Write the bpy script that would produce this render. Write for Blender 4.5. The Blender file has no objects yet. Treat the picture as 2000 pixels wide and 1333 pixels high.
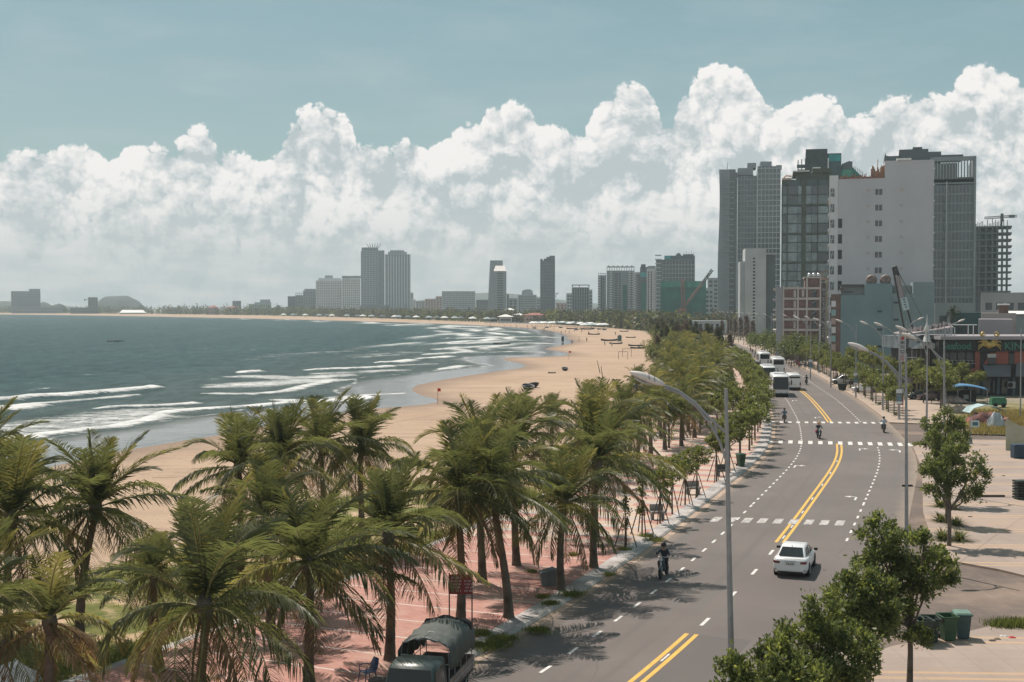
import bpy, math, random
import numpy as np
from mathutils import Vector, Matrix
R = math.radians
S = bpy.context.scene
COL = S.collection
# ------------------------------------------------------------------ camera
F = 2500.0; CX, CY = 1000.0, 666.5; HC = 13.6; PITCH = math.atan(66.5/F)
cam = bpy.data.cameras.new("camera"); cam.sensor_width = 36; cam.lens = 36*F/2000
cam.clip_start = 0.2; cam.clip_end = 40000
co = bpy.data.objects.new("camera", cam); COL.objects.link(co)
co.location = (0, 0, HC); co.rotation_euler = (R(90)-PITCH, 0, 0); S.camera = co
def ray(px, py):
    x, y = (px-CX)/F, -(py-CY)/F
    c, s = math.cos(PITCH), math.sin(PITCH)
    return Vector((x, c+y*s, -s+y*c))
def G(px, py, z=0.0):                       # picture point -> point on the level z
    d = ray(px, py); t = (z-HC)/d.z
    return Vector((d.x*t, d.y*t, z))
def D(px, py, Y):                           # picture point -> point at depth Y
    d = ray(px, py); t = Y/d.y
    return Vector((d.x*t, Y, HC+d.z*t))
# ------------------------------------------------------------------ sun
SEL, SAZ = R(58), math.atan2(-0.53, 0.85)   # elevation, azimuth from +Y towards +X
sdir = Vector((math.sin(SAZ)*math.cos(SEL), math.cos(SAZ)*math.cos(SEL), math.sin(SEL)))
sl = bpy.data.lights.new("sun", 'SUN'); sl.energy = 5.0; sl.angle = R(0.53); sl.color = (1, .90, .80)
so = bpy.data.objects.new("sun", sl); COL.objects.link(so)
so.rotation_euler = sdir.to_track_quat('Z', 'Y').to_euler()
S.view_settings.view_transform = 'Standard'; S.view_settings.look = 'None'
S.view_settings.exposure = 0.08; S.view_settings.gamma = 1
S.cycles.max_bounces = 6; S.cycles.transparent_max_bounces = 8; S.cycles.volume_bounces = 0
S.cycles.sample_clamp_indirect = 6
# ------------------------------------------------------------------ node helpers
class NT:
    def __init__(s, nt): s.nt = nt; s.n = nt.nodes; s.l = nt.links
    def new(s, t, **k):
        n = s.n.new(t)
        for a, b in k.items(): setattr(n, a, b)
        return n
    def put(s, sock, v):
        if isinstance(v, bpy.types.NodeSocket): s.l.new(v, sock)
        elif v is not None: sock.default_value = v
    def m(s, op, a, b=None, c=None, clamp=False):
        n = s.new('ShaderNodeMath', operation=op, use_clamp=clamp)
        for i, v in enumerate((a, b, c)):
            if v is not None: s.put(n.inputs[i], v)
        return n.outputs[0]
    def rng(s, v, a, b, c=0.0, d=1.0, smooth=False):
        n = s.new('ShaderNodeMapRange', interpolation_type='SMOOTHSTEP' if smooth else 'LINEAR')
        for i, x in enumerate((v, a, b, c, d)): s.put(n.inputs[i], x)
        return n.outputs[0]
    def mix(s, f, a, b, mode='MIX'):
        n = s.new('ShaderNodeMix', data_type='RGBA', blend_type=mode)
        s.put(n.inputs[0], f); s.put(n.inputs[6], c4(a)); s.put(n.inputs[7], c4(b))
        return n.outputs[2]
    def noise(s, vec, scale, detail=3, rough=.55, dist=0.0, dim='3D'):
        n = s.new('ShaderNodeTexNoise', noise_dimensions=dim)
        s.put(n.inputs['Vector'], vec); s.put(n.inputs['Scale'], scale); n.inputs['Detail'].default_value = detail
        n.inputs['Roughness'].default_value = rough; n.inputs['Distortion'].default_value = dist
        return n.outputs[0]
    def sep(s, v):
        n = s.new('ShaderNodeSeparateXYZ'); s.l.new(v, n.inputs[0]); return n.outputs
    def comb(s, x=0.0, y=0.0, z=0.0):
        n = s.new('ShaderNodeCombineXYZ')
        for i, v in enumerate((x, y, z)): s.put(n.inputs[i], v)
        return n.outputs[0]
def c4(c):
    return (c[0], c[1], c[2], 1) if isinstance(c, (tuple, list)) and len(c) == 3 else c
# ------------------------------------------------------------------ world: sky with a cumulus bank
W = bpy.data.worlds.new("World"); S.world = W; W.use_nodes = True
w = NT(W.node_tree)
for n in list(w.n): w.n.remove(n)
out = w.new('ShaderNodeOutputWorld'); bg = w.new('ShaderNodeBackground'); w.l.new(bg.outputs[0], out.inputs[0])
bg.inputs[1].default_value = 0.1
sky = w.new('ShaderNodeTexSky', sky_type='NISHITA', sun_disc=False, sun_elevation=SEL, sun_rotation=SAZ, air_density=1.2, dust_density=2.0, ozone_density=2.0)
tc = w.new('ShaderNodeTexCoord')
x, y, z = w.sep(tc.outputs['Generated'])
az = w.m('ARCTAN2', x, y)
hor = w.m('SQRT', w.m('ADD', w.m('MULTIPLY', x, x), w.m('MULTIPLY', y, y)))
el = w.m('DIVIDE', z, w.m('MAXIMUM', hor, .001))
u0 = w.m('MULTIPLY', az, 2.5); v0 = w.m('MULTIPLY', el, 2.5)
# profile of the cloud tops (azimuth -> height), thousandths as seen from the shore road
prof = [(-200,330),(-60,300),(0,318),(60,304),(110,298),(150,282),(190,285),(215,312),(240,292),(262,266),(310,276),(350,272),(400,258),(435,290),(470,292),(500,318),(540,300),(566,250),(590,216),(630,214),(668,232),(690,262),(700,296),(760,296),(812,275),(850,290),(878,255),(912,243),(936,250),(958,216),(1000,211),(1040,222),(1062,256),(1105,262),(1145,262),(1154,216),(1200,192),(1250,178),(1278,205),(1298,232),(1318,206),(1342,172),(1392,138),(1440,133),(1468,166),(1500,200),(1550,212),(1600,200),(1640,214),(1664,240),(1700,228),(1722,204),(1800,188),(1848,190),(1862,154),(1900,136),(1960,140),(2000,168),(2080,190),(2200,240)]
fc = w.new('ShaderNodeFloatCurve'); cv = fc.mapping.curves[0]
def pu(px): return (math.atan((px-1000)/2500)*2.5+1.6)/3.2
pts = [(0.0, .30), (pu(-600), .26)]+[(pu(a), (600-b)/1000*math.cos(math.atan((a-1000)/2500))) for a, b in prof]+[(pu(2700), .36), (1.0, .28)]
while len(cv.points) < len(pts): cv.points.new(.5, .5)
for p, q in zip(cv.points, pts): p.location = q; p.handle_type = 'AUTO'
fc.mapping.update()
# cloud relief group
g = bpy.data.node_groups.new('cloud_relief', 'ShaderNodeTree')
g.interface.new_socket('uv', in_out='INPUT', socket_type='NodeSocketVector')
g.interface.new_socket('h', in_out='OUTPUT', socket_type='NodeSocketFloat')
q = NT(g); gi = q.new('NodeGroupInput'); go = q.new('NodeGroupOutput')
wn = q.new('ShaderNodeTexNoise'); q.l.new(gi.outputs[0], wn.inputs['Vector']); wn.inputs['Scale'].default_value = 9; wn.inputs['Detail'].default_value = 5; wn.inputs['Roughness'].default_value = .6
sub = q.new('ShaderNodeVectorMath', operation='SUBTRACT'); q.l.new(wn.outputs['Color'], sub.inputs[0]); sub.inputs[1].default_value = (.5, .5, .5)
sc = q.new('ShaderNodeVectorMath', operation='SCALE'); q.l.new(sub.outputs[0], sc.inputs[0]); sc.inputs['Scale'].default_value = .075
ad = q.new('ShaderNodeVectorMath', operation='ADD'); q.l.new(gi.outputs[0], ad.inputs[0]); q.l.new(sc.outputs[0], ad.inputs[1])
acc = None
for k, (s_, a_) in enumerate(((7, .54), (17, .34), (42, .205), (105, .11))):
    vo = q.new('ShaderNodeTexVoronoi', feature='SMOOTH_F1' if k < 2 else 'F1', voronoi_dimensions='2D'); q.l.new(ad.outputs[0], vo.inputs['Vector'])
    vo.inputs['Scale'].default_value = s_
    if k < 2: vo.inputs['Smoothness'].default_value = .35
    t = q.m('MULTIPLY', q.m('SUBTRACT', .75, q.m('MULTIPLY', vo.outputs['Distance'], vo.outputs['Distance'])), a_)
    acc = t if acc is None else q.m('ADD', acc, t)
q.l.new(acc, go.inputs[0])
def relief(uv):
    n = w.new('ShaderNodeGroup'); n.node_tree = g; w.l.new(uv, n.inputs[0]); return n.outputs[0]
uv = w.comb(u0, v0, 0.0)
H0 = relief(uv); H1 = relief(w.comb(w.m('SUBTRACT', u0, .010), w.m('ADD', v0, .020), 0.0))
H2 = relief(w.comb(w.m('SUBTRACT', u0, .030), w.m('ADD', v0, .060), 0.0))
w.l.new(w.m('DIVIDE', w.m('ADD', u0, 1.6), 3.2), fc.inputs['Value'])
T = fc.outputs[0]
edge = w.m('ADD', w.m('SUBTRACT', T, v0), w.m('MULTIPLY', w.m('SUBTRACT', H0, .62), .10))
wis = w.noise(uv, 30, 6, .7)
mask = w.rng(w.m('ADD', edge, w.m('MULTIPLY', w.m('SUBTRACT', wis, .5), .024)), 0.0, .010, smooth=True)
lit = w.m('ADD', w.m('MULTIPLY', w.m('SUBTRACT', H0, H1), 2.5), w.m('MULTIPLY', w.m('SUBTRACT', H0, H2), 1.5))
rim = w.rng(edge, 0.0, .12, .42, 0.0)
big = w.noise(w.comb(u0, w.m('MULTIPLY', v0, 1.9), 3.0), 5.5, 5, .6)
lit = w.m('ADD', w.m('ADD', w.m('ADD', lit, rim), w.rng(big, .36, .64, -.30, .34)), .39, clamp=True)
fine = w.noise(uv, 14, 6, .6)
cloud = w.mix(lit, (4.8, 5.4, 5.6), (9.3, 9.0, 8.75))
# softer, flatter and greyer towards the horizon
low = w.rng(w.m('ADD', v0, w.m('MULTIPLY', w.m('SUBTRACT', big, .5), .10)), .05, .24, 1.0, 0.0, smooth=True)
band = w.noise(w.comb(u0, w.m('MULTIPLY', v0, 5.0), 7.0), 7, 4, .55)
lowc = w.mix(w.rng(band, .35, .68), (4.5, 5.1, 5.2), (6.6, 6.6, 6.45))
cloud = w.mix(w.m('MULTIPLY', low, .8), cloud, lowc)
# blue gaps in the bank
skyc = w.mix(.72, sky.outputs[0], w.mix(w.rng(v0, .2, .75), (2.75, 4.3, 4.4), (1.5, 2.95, 3.15)))
skyc = w.mix(w.rng(v0, .75, 2.4, 0.0, .7), skyc, (2.4, 3.0, 3.2))
veil = w.noise(w.comb(u0, w.m('MULTIPLY', v0, 4.0), 1.0), 3, 5, .6)
skyc = w.mix(w.rng(veil, .45, .8, 0.0, .35), skyc, (5.0, 5.7, 5.8))
fin = w.mix(mask, skyc, cloud)
# below the horizon
fin = w.mix(w.rng(v0, -.02, 0.0, 1.0, 0.0), fin, (3.2, 3.6, 3.6))
w.l.new(fin, bg.inputs[0])
# ------------------------------------------------------------------ object helpers
def tag(o, label=None, cat=None, group=None, kind=None):
    if label: o['label'] = label
    if cat: o['category'] = cat
    if group: o['group'] = group
    if kind: o['kind'] = kind
    return o
def empty(name, loc, rz=0.0, label=None, cat=None, group=None):
    o = bpy.data.objects.new(name, None); COL.objects.link(o); o.empty_display_size = .3
    o.location = loc; o.rotation_euler = (0, 0, rz); tag(o, label, cat, group); return o
def link(name, me, parent=None, loc=None, rz=None):
    o = bpy.data.objects.new(name, me); COL.objects.link(o)
    if parent: o.parent = parent
    if loc is not None: o.location = loc
    if rz is not None: o.rotation_euler = (0, 0, rz)
    return o
KIDS = {}
def copy_thing(o, loc, rz=None, sc=None, label=None, group=None):
    def kids(a): return [c for c in a.children]
    c = o.copy(); COL.objects.link(c); c.location = loc
    if rz is not None: c.rotation_euler = (0, 0, rz)
    if sc is not None: c.scale = (sc, sc, sc) if not hasattr(sc, '__len__') else sc
    if label: c['label'] = label
    if group: c['group'] = group
    for k in kids(o):
        d = k.copy(); COL.objects.link(d); d.parent = c
        for e in kids(k):
            h = e.copy(); COL.objects.link(h); h.parent = d
    return c
def rawmesh(name, v, f, mats, mi=None, smooth=False):
    me = bpy.data.meshes.new(name)
    v = np.asarray(v, dtype=np.float32).reshape(-1, 3)
    if isinstance(f, np.ndarray):
        me.vertices.add(len(v)); me.vertices.foreach_set('co', v.ravel())
        nf, k = f.shape
        me.loops.add(nf*k); me.loops.foreach_set('vertex_index', f.astype(np.int32).ravel())
        me.polygons.add(nf); me.polygons.foreach_set('loop_start', np.arange(0, nf*k, k, dtype=np.int32))
        me.polygons.foreach_set('loop_total', np.full(nf, k, dtype=np.int32))
    else:
        me.from_pydata([tuple(map(float, p)) for p in v], [], f)
    for m_ in (mats if isinstance(mats, (list, tuple)) else [mats]): me.materials.append(m_)
    if mi is not None: me.polygons.foreach_set('material_index', np.asarray(mi, dtype=np.int32))
    if smooth: me.polygons.foreach_set('use_smooth', np.ones(len(me.polygons), dtype=bool))
    me.update(calc_edges=True); me.validate()
    return me
class MB:
    def __init__(s): s.v = []; s.f = []; s.mi = []; s.sm = []
    def add(s, v, f, mi=0, sm=False):
        b = len(s.v); s.v += [tuple(p) for p in v]
        s.f += [tuple(b+i for i in q_) for q_ in f]; s.mi += [mi]*len(f); s.sm += [sm]*len(f); return s
    def box(s, x0, x1, y0, y1, z0, z1, mi=0, rz=0.0, o=(0, 0, 0)):
        c, n = math.cos(rz), math.sin(rz)
        v = [(x_, y_, z_) for z_ in (z0, z1) for y_ in (y0, y1) for x_ in (x0, x1)]
        v = [(o[0]+a*c-b*n, o[1]+a*n+b*c, o[2]+d) for a, b, d in v]
        return s.add(v, [(0, 2, 3, 1), (4, 5, 7, 6), (0, 1, 5, 4), (2, 6, 7, 3), (0, 4, 6, 2), (1, 3, 7, 5)], mi)
    def hexa(s, p, mi=0):                    # 8 points: bottom ring then top ring
        return s.add(p, [(3, 2, 1, 0), (4, 5, 6, 7), (0, 1, 5, 4), (1, 2, 6, 5), (2, 3, 7, 6), (3, 0, 4, 7)], mi)
    def prism(s, poly, y0, y1, mi=0, axis='y'):
        n = len(poly)
        if axis == 'y': v = [(a, y0, b) for a, b in poly]+[(a, y1, b) for a, b in poly]
        elif axis == 'x': v = [(y0, a, b) for a, b in poly]+[(y1, a, b) for a, b in poly]
        else: v = [(a, b, y0) for a, b in poly]+[(a, b, y1) for a, b in poly]
        f = [tuple(range(n)), tuple(reversed(range(n, 2*n)))]+[(i, n+i, n+(i+1) % n, (i+1) % n) for i in range(n)]
        return s.add(v, f, mi)
    def tube(s, path, rad, n=8, mi=0, cap=True, sm=True):
        path = [Vector(p) for p in path]; m_ = len(path)
        rad = rad if hasattr(rad, '__len__') else [rad]*m_
        v = []; up = Vector((0, 0, 1))
        for i, p in enumerate(path):
            t = (path[min(i+1, m_-1)]-path[max(i-1, 0)])
            t = t.normalized() if t.length > 1e-9 else Vector((0, 0, 1))
            a = t.cross(up)
            if a.length < .05: a = t.cross(Vector((1, 0, 0)))
            a.normalize(); b = t.cross(a).normalized()
            if i and a.dot(la) < 0: a, b = -a, -b
            la = a
            for k in range(n):
                th = 2*math.pi*k/n; v.append(p+(a*math.cos(th)+b*math.sin(th))*rad[i])
        f = [(i*n+k, i*n+(k+1) % n, (i+1)*n+(k+1) % n, (i+1)*n+k) for i in range(m_-1) for k in range(n)]
        s.add(v, f, mi, sm)
        if cap: s.add(v[:n], [tuple(reversed(range(n)))], mi); s.add(v[-n:], [tuple(range(n))], mi)
        return s
    def lathe(s, prof, n=16, mi=0, c=(0, 0, 0), axis='z', sm=True):
        v = []
        for r_, h in prof:
            for k in range(n):
                th = 2*math.pi*k/n; a, b = r_*math.cos(th), r_*math.sin(th)
                v.append({'z': (c[0]+a, c[1]+b, c[2]+h), 'x': (c[0]+h, c[1]+a, c[2]+b), 'y': (c[0]+a, c[1]+h, c[2]+b)}[axis])
        m_ = len(prof)
        s.add(v, [(i*n+k, i*n+(k+1) % n, (i+1)*n+(k+1) % n, (i+1)*n+k) for i in range(m_-1) for k in range(n)], mi, sm)
        s.add(v[:n], [tuple(reversed(range(n)))], mi); s.add(v[-n:], [tuple(range(n))], mi)
        return s
    def loft(s, rings, mi=0, sm=True, cap=True):
        n = len(rings[0]); v = [p for r_ in rings for p in r_]
        s.add(v, [(i*n+k, i*n+(k+1) % n, (i+1)*n+(k+1) % n, (i+1)*n+k) for i in range(len(rings)-1) for k in range(n)], mi, sm)
        if cap: s.add(rings[0], [tuple(reversed(range(n)))], mi); s.add(rings[-1], [tuple(range(n))], mi)
        return s
    def mesh(s, name, mats):
        me = bpy.data.meshes.new(name); me.from_pydata(s.v, [], s.f)
        for m_ in (mats if isinstance(mats, (list, tuple)) else [mats]): me.materials.append(m_)
        me.polygons.foreach_set('material_index', s.mi); me.polygons.foreach_set('use_smooth', s.sm)
        me.update(); return me
    def build(s, name, mats, parent=None, **k): return link(name, s.mesh(name, mats), parent, **k)
def bevel(o, wd=.03, seg=2, ang=40):
    m_ = o.modifiers.new('b', 'BEVEL'); m_.width = wd; m_.segments = seg; m_.limit_method = 'ANGLE'; m_.angle_limit = R(ang); return o
# ------------------------------------------------------------------ materials
MT = {}
def mat(name, col, rough=.7, var=.12, vs=1.2, metal=0.0, spec=.4, bump=0.0, bs=20, col2=None, coord='Object', trans=0.0, emit=None):
    if name in MT: return MT[name]
    m_ = bpy.data.materials.new(name); m_.use_nodes = True; t = NT(m_.node_tree)
    b = t.n['Principled BSDF']; tc_ = t.new('ShaderNodeTexCoord').outputs[coord]
    nz = t.noise(tc_, vs, 4, .6)
    dark = tuple(c*(1-var*1.4) for c in col) if col2 is None else col2
    light = tuple(min(1, c*(1+var*.8)) for c in col) if col2 is None else col
    t.put(b.inputs['Base Color'], t.mix(t.rng(nz, .32, .68), dark, light))
    b.inputs['Roughness'].default_value = rough; b.inputs['Metallic'].default_value = metal
    b.inputs['Specular IOR Level'].default_value = spec
    if bump:
        bn = t.new('ShaderNodeBump'); bn.inputs['Strength'].default_value = bump; bn.inputs['Distance'].default_value = .02
        t.l.new(t.noise(tc_, bs, 4, .6), bn.inputs['Height']); t.l.new(bn.outputs[0], b.inputs['Normal'])
    MT[name] = m_; return m_
# ------------------------------------------------------------------ haze, land, sea, road
def interp(xs, ys, x_): return float(np.interp(x_, xs, ys))
# left edge of the carriageway as X(Y), taken from the picture
LE = [(20,-16.5),(30,-11.0),(40,-5.6),(49.3,-1.3),(54.4,.95),(63.4,4.6),(70.8,7.3),(79,10.3),(94.2,15.4),(107,19.9),(121.4,24.5),(151,30.8),(190,37.6),(227,42.9),(263,48.4),(315,54.6),(378,60.5),(453,67.5),(548,77),(700,92),(900,112)]
lx = np.array([a for a, b in LE], float); ly = np.array([b for a, b in LE], float)
# smooth by cubic through a dense, filtered resample
yy = np.linspace(20, 900, 1761); xx = np.interp(yy, lx, ly)
for _ in range(3):
    k = np.ones(31)/31; e = np.concatenate([2*xx[0]-xx[15:0:-1], xx, 2*xx[-1]-xx[-2:-17:-1]]); xx = np.convolve(e, k, 'valid')
seg = np.hypot(np.diff(xx), np.diff(yy)); ss = np.concatenate([[0], np.cumsum(seg)])
def LP(s_, d=0.0, z=0.0):                   # point at length s along the left kerb, d to its right
    X = np.interp(s_, ss, xx); Y = np.interp(s_, ss, yy)
    X2 = np.interp(s_+.5, ss, xx); Y2 = np.interp(s_+.5, ss, yy)
    X1 = np.interp(s_-.5, ss, xx); Y1 = np.interp(s_-.5, ss, yy)
    tx, ty = X2-X1, Y2-Y1; L = math.hypot(tx, ty); tx /= L; ty /= L
    return Vector((X+ty*d, Y-tx*d, z))
def SY(Y): return float(np.interp(Y, yy, ss))
def SYD(Y, d):                              # length at which the line offset by d reaches depth Y
    a, b = 0.0, float(ss[-1])
    for _ in range(40):
        m_ = (a+b)/2
        if LP(m_, d).y < Y: a = m_
        else: b = m_
    return a
def LT(s_):
    a, b = LP(s_-.5), LP(s_+.5); t = (b-a).normalized(); return t
def heading(s_): t = LT(s_); return math.atan2(-t.x, t.y)   # rotation about z that turns +Y along the road
STOT = float(ss[-1])
def strip(s0, s1, d0, d1, z, step=2.0, zz=None):
    n = max(1, int(math.ceil((s1-s0)/step))); v = []; f = []
    for i in range(n+1):
        s_ = s0+(s1-s0)*i/n
        v += [LP(s_, d0, z), LP(s_, d1, z if zz is None else zz)]
    f = [(2*i, 2*i+1, 2*i+3, 2*i+2) for i in range(n)]
    return v, f
# ---- sand
def sandmat(wetband=False):
    m_ = bpy.data.materials.new('damp_sand' if wetband else 'sand'); m_.use_nodes = True; t = NT(m_.node_tree); b = t.n['Principled BSDF']
    p = t.new('ShaderNodeTexCoord').outputs['Object']
    a = t.noise(p, .035, 5, .6); c = t.noise(t.comb(*[t.m('MULTIPLY', t.sep(p)[0], .05), t.m('MULTIPLY', t.sep(p)[1], .35), 0.0]), 1.0, 5, .65)
    d = t.noise(p, 1.7, 6, .8); e2 = t.noise(t.comb(t.m('MULTIPLY', t.sep(p)[0], .12), t.m('MULTIPLY', t.sep(p)[1], .5), 3.0), 1.0, 6, .75)
    col = t.mix(t.rng(a, .35, .65), (.41, .295, .212), (.475, .35, .256))
    col = t.mix(t.rng(c, .50, .72, 0.0, .6), col, (.25, .185, .145))
    col = t.mix(t.rng(d, .54, .68, 0.0, .6), col, (.22, .165, .125))
    col = t.mix(t.rng(e2, .57, .66, 0.0, .55), col, (.19, .145, .115))
    if wetband:
        sh = t.new('ShaderNodeAttribute', attribute_name='shore').outputs['Fac']
        k_ = t.rng(t.m('ADD', sh, t.m('MULTIPLY', t.m('SUBTRACT', t.noise(p, .12, 4, .6), .5), 7.0)), -10.0, 0.0, smooth=True)
        col = t.mix(t.m('MULTIPLY', k_, .85), col, (.235, .175, .14))
    t.put(b.inputs['Base Color'], col); b.inputs['Roughness'].default_value = .95; b.inputs['Specular IOR Level'].default_value = .15
    bn = t.new('ShaderNodeBump'); bn.inputs['Strength'].default_value = .9; bn.inputs['Distance'].default_value = .25
    t.l.new(t.m('ADD', t.noise(p, 1.6, 5, .7), t.m('MULTIPLY', c, .8)), bn.inputs['Height']); t.l.new(bn.outputs[0], b.inputs['Normal'])
    return m_
SAND = sandmat()
xs_ = np.concatenate([np.linspace(-4200, -300, 14), np.linspace(-250, 250, 26), np.linspace(320, 3200, 12)])
ys_ = np.concatenate([np.linspace(-60, 500, 29), np.linspace(600, 5200, 24)])
X_, Y_ = np.meshgrid(xs_, ys_); nv = len(xs_)
f_ = np.array([(j*nv+i, j*nv+i+1, (j+1)*nv+i+1, (j+1)*nv+i) for j in range(len(ys_)-1) for i in range(nv-1)])
tag(link('beach_sand', rawmesh('beach_sand', np.stack([X_.ravel(), Y_.ravel(), np.full(X_.size, -.06)], 1), f_, SAND)), kind='structure')
# ---- sea
shore_px = [(430,845),(520,826),(610,812),(700,798),(770,793),(815,789),(838,785),(834,779),(805,772),(788,762),(800,752),(850,742),(905,733),(960,725),(1005,719),(1018,714),(1000,708),(970,703),(985,698),(1050,697),(1095,695),(1104,691),(1085,687),(1055,682),(1075,677),(1105,672),(1118,667),(1100,662),(1105,657),(1090,652),(1075,648),(1060,645),(1010,640),(955,637),(900,634),(800,630.5),(700,627.5),(600,625),(500,622.5),(400,620.5),(300,618.5),(200,616.8),(100,615.4),(0,614.4),(-120,613),(-400,611)]
SH = [(-140,-60),(-90,20),(-62,70),(-47,95),(-41,108),(-37.6,123),(-34.6,131)]+[tuple(G(a, b)[:2]) for a, b in shore_px]
SH = np.array(SH, float)
# resample
def densify(P, step):
    o = [P[0]]
    for a, b in zip(P[:-1], P[1:]):
        n = max(1, int(np.hypot(*(b-a))/step)); o += [a+(b-a)*(i+1)/n for i in range(n)]
    return np.array(o)
cols = np.concatenate([np.arange(-1200, -60, 20), np.arange(-60, 1160, 2.8)])
rows = np.concatenate([np.arange(610.5, 640, .5), np.arange(640, 700, .55), np.arange(700, 905, .75), np.arange(905, 1400, 9)])
cc, rr = np.meshgrid(cols, rows)
xn = (cc-CX)/F; yn = -(rr-CY)/F; c_, s_ = math.cos(PITCH), math.sin(PITCH)
dy = c_+yn*s_; dz = -s_+yn*c_; t_ = (-HC)/dz
GX = (xn*t_).ravel(); GY = (dy*t_).ravel()
def segdist(P, A, B, tt=False):
    d = B-A; L2 = max(1e-9, (d**2).sum()); t = np.clip(((P-A)@d)/L2, 0, 1)
    q_ = A+t[:, None]*d; r_ = np.hypot(P[:, 0]-q_[:, 0], P[:, 1]-q_[:, 1]); return (r_, t) if tt else r_
P = np.stack([GX, GY], 1)
dist = np.full(len(P), 1e9); sign = np.ones(len(P))
along = np.zeros(len(P)); acc_ = 0.0
for a, b in zip(SH[:-1], SH[1:]):
    dd, tt = segdist(P, a, b, True); m_ = dd < dist-1e-6; L = math.hypot(*(b-a))
    cr = (b[0]-a[0])*(P[:, 1]-a[1])-(b[1]-a[1])*(P[:, 0]-a[0])
    dist[m_] = dd[m_]; along[m_] = (acc_+tt*L)[m_]; acc_ += L
# inside test (sea polygon): close far to the left
poly = np.concatenate([SH, np.array([[-6000, 6000], [-9000, 0], [-9000, -200], [-140, -200]])])
ins = np.zeros(len(P), bool)
for a, b in zip(poly, np.roll(poly, -1, 0)):
    c1 = (a[1] > P[:, 1]) != (b[1] > P[:, 1])
    with np.errstate(all='ignore'): xi = (b[0]-a[0])*(P[:, 1]-a[1])/(b[1]-a[1]+1e-12)+a[0]
    ins ^= c1 & (P[:, 0] < xi)
sd = np.where(ins, dist, -dist)
# breakers: picture polyline, width (m), strength, height (m)
brk = [
 ([(-60,786),(20,784),(60,778),(120,776),(180,771),(240,765),(290,760),(306,756)],2.6,1.0,.55),
 ([(-60,797),(0,799),(25,801),(40,798),(66,792)],4.0,1.0,.45),
 ([(60,790),(110,786),(170,781),(230,776),(268,771)],2.2,.75,.1),
 ([(190,799),(250,796),(310,795),(360,792),(388,789)],2.0,.9,.3),
 ([(-60,868),(0,868),(40,860),(90,850),(150,843),(220,836),(290,822),(330,806),(400,800),(480,796),(540,790),(556,787)],2.2,.95,.22),
 ([(-60,842),(0,843),(60,833),(130,825),(200,818),(280,806),(340,800)],9.0,.62,.1),
 ([(-60,858),(30,850),(100,840),(180,830),(260,818),(300,810)],8.0,.66,.05),
 ([(470,730),(490,728),(514,727)],2.6,.95,.4),
 ([(455,737),(500,736),(560,740),(620,738),(680,733)],6.5,.70,.1),
 ([(400,770),(440,771),(500,771),(560,766),(600,755),(640,747),(690,742)],2.2,.85,.2),
 ([(430,757),(500,752),(560,748),(640,742)],9.0,.72,.1),
 ([(600,724),(650,722),(700,721),(740,719),(765,716)],3.2,.95,.35),
 ([(615,732),(680,729),(740,726),(790,723)],5.0,.6,.1),
 ([(540,782),(600,787),(660,783),(700,778),(715,775)],3.6,.85,.2),
 ([(640,779),(690,775),(730,772),(790,768)],2.4,.6,.1),
 ([(735,710),(775,709),(805,704)],3.6,.95,.4),
 ([(745,716),(800,714),(850,712)],3.0,.6,.1),
 ([(820,702),(852,700),(880,697)],3.6,.9,.3),
 ([(830,694),(880,691),(920,688)],4,.8,.3),
 ([(690,700),(740,697),(790,694)],3,.55,.2),
 ([(860,723),(900,716),(925,716)],2.4,.8,.2),
 ([(893,738),(930,736),(968,731)],2.0,.8,.1),
 ([(850,684),(900,681),(950,677),(990,676)],5,.75,.3),
 ([(880,673),(930,671),(985,668)],6,.8,.3),
 ([(900,662),(945,661),(975,659)],9,.85,.4),
 ([(938,664),(990,666),(1040,666)],6,.65,.2),
 ([(860,655),(890,653),(920,652)],9,.8,.4),
 ([(915,657),(960,656),(1000,656)],6,.6,.4),
 ([(1000,672),(1040,671),(1080,672)],5,.75,.2),
 ([(940,690),(1000,688),(1060,689)],4,.6,.2),
 ([(1000,700),(1040,702),(1075,703)],3,.85,.1),
 ([(940,647),(980,648),(1020,650)],10,.6,.4),
 ([(880,642),(930,644),(980,645)],12,.6,.4),
 ([(870,637),(900,638),(940,640)],14,.7,.4),
 ([(1000,660),(1045,658),(1090,660)],6,.6,.2),
 ([(960,682),(1010,680),(1040,678)],4,.55,.2),
 ([(865,640.5),(885,641)],10,.8,.4),([(780,635),(830,636)],12,.8,.3),([(700,632),(770,633)],12,.7,.3),
 ([(905,647),(930,647)],8,.7,.4),([(870,662),(880,662)],8,.7,.4),
]
foam = np.zeros(len(P)); hgt = np.zeros(len(P))
rngn = np.random.default_rng(5)
for pl, wd, st, hh in brk:
    pts_ = np.array([tuple(G(a, b)[:2]) for a, b in pl]); n = len(pts_)-1
    best = np.full(len(P), 1e9); bt = np.zeros(len(P))
    for i in range(n):
        dd, tt = segdist(P, pts_[i], pts_[i+1], True); m_ = dd < best; best[m_] = dd[m_]; bt[m_] = ((i+tt)/n)[m_]
    endf = np.clip(np.minimum(bt+.02, 1.02-bt)*9, 0, 1)
    fall = np.clip(1.25-(best/(wd*(.30+.62*endf)))**1.5, 0, 1)
    foam = np.maximum(foam, st*fall); hgt = np.maximum(hgt, hh*endf*np.exp(-(best/(wd*.6+.4))**2))
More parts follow.
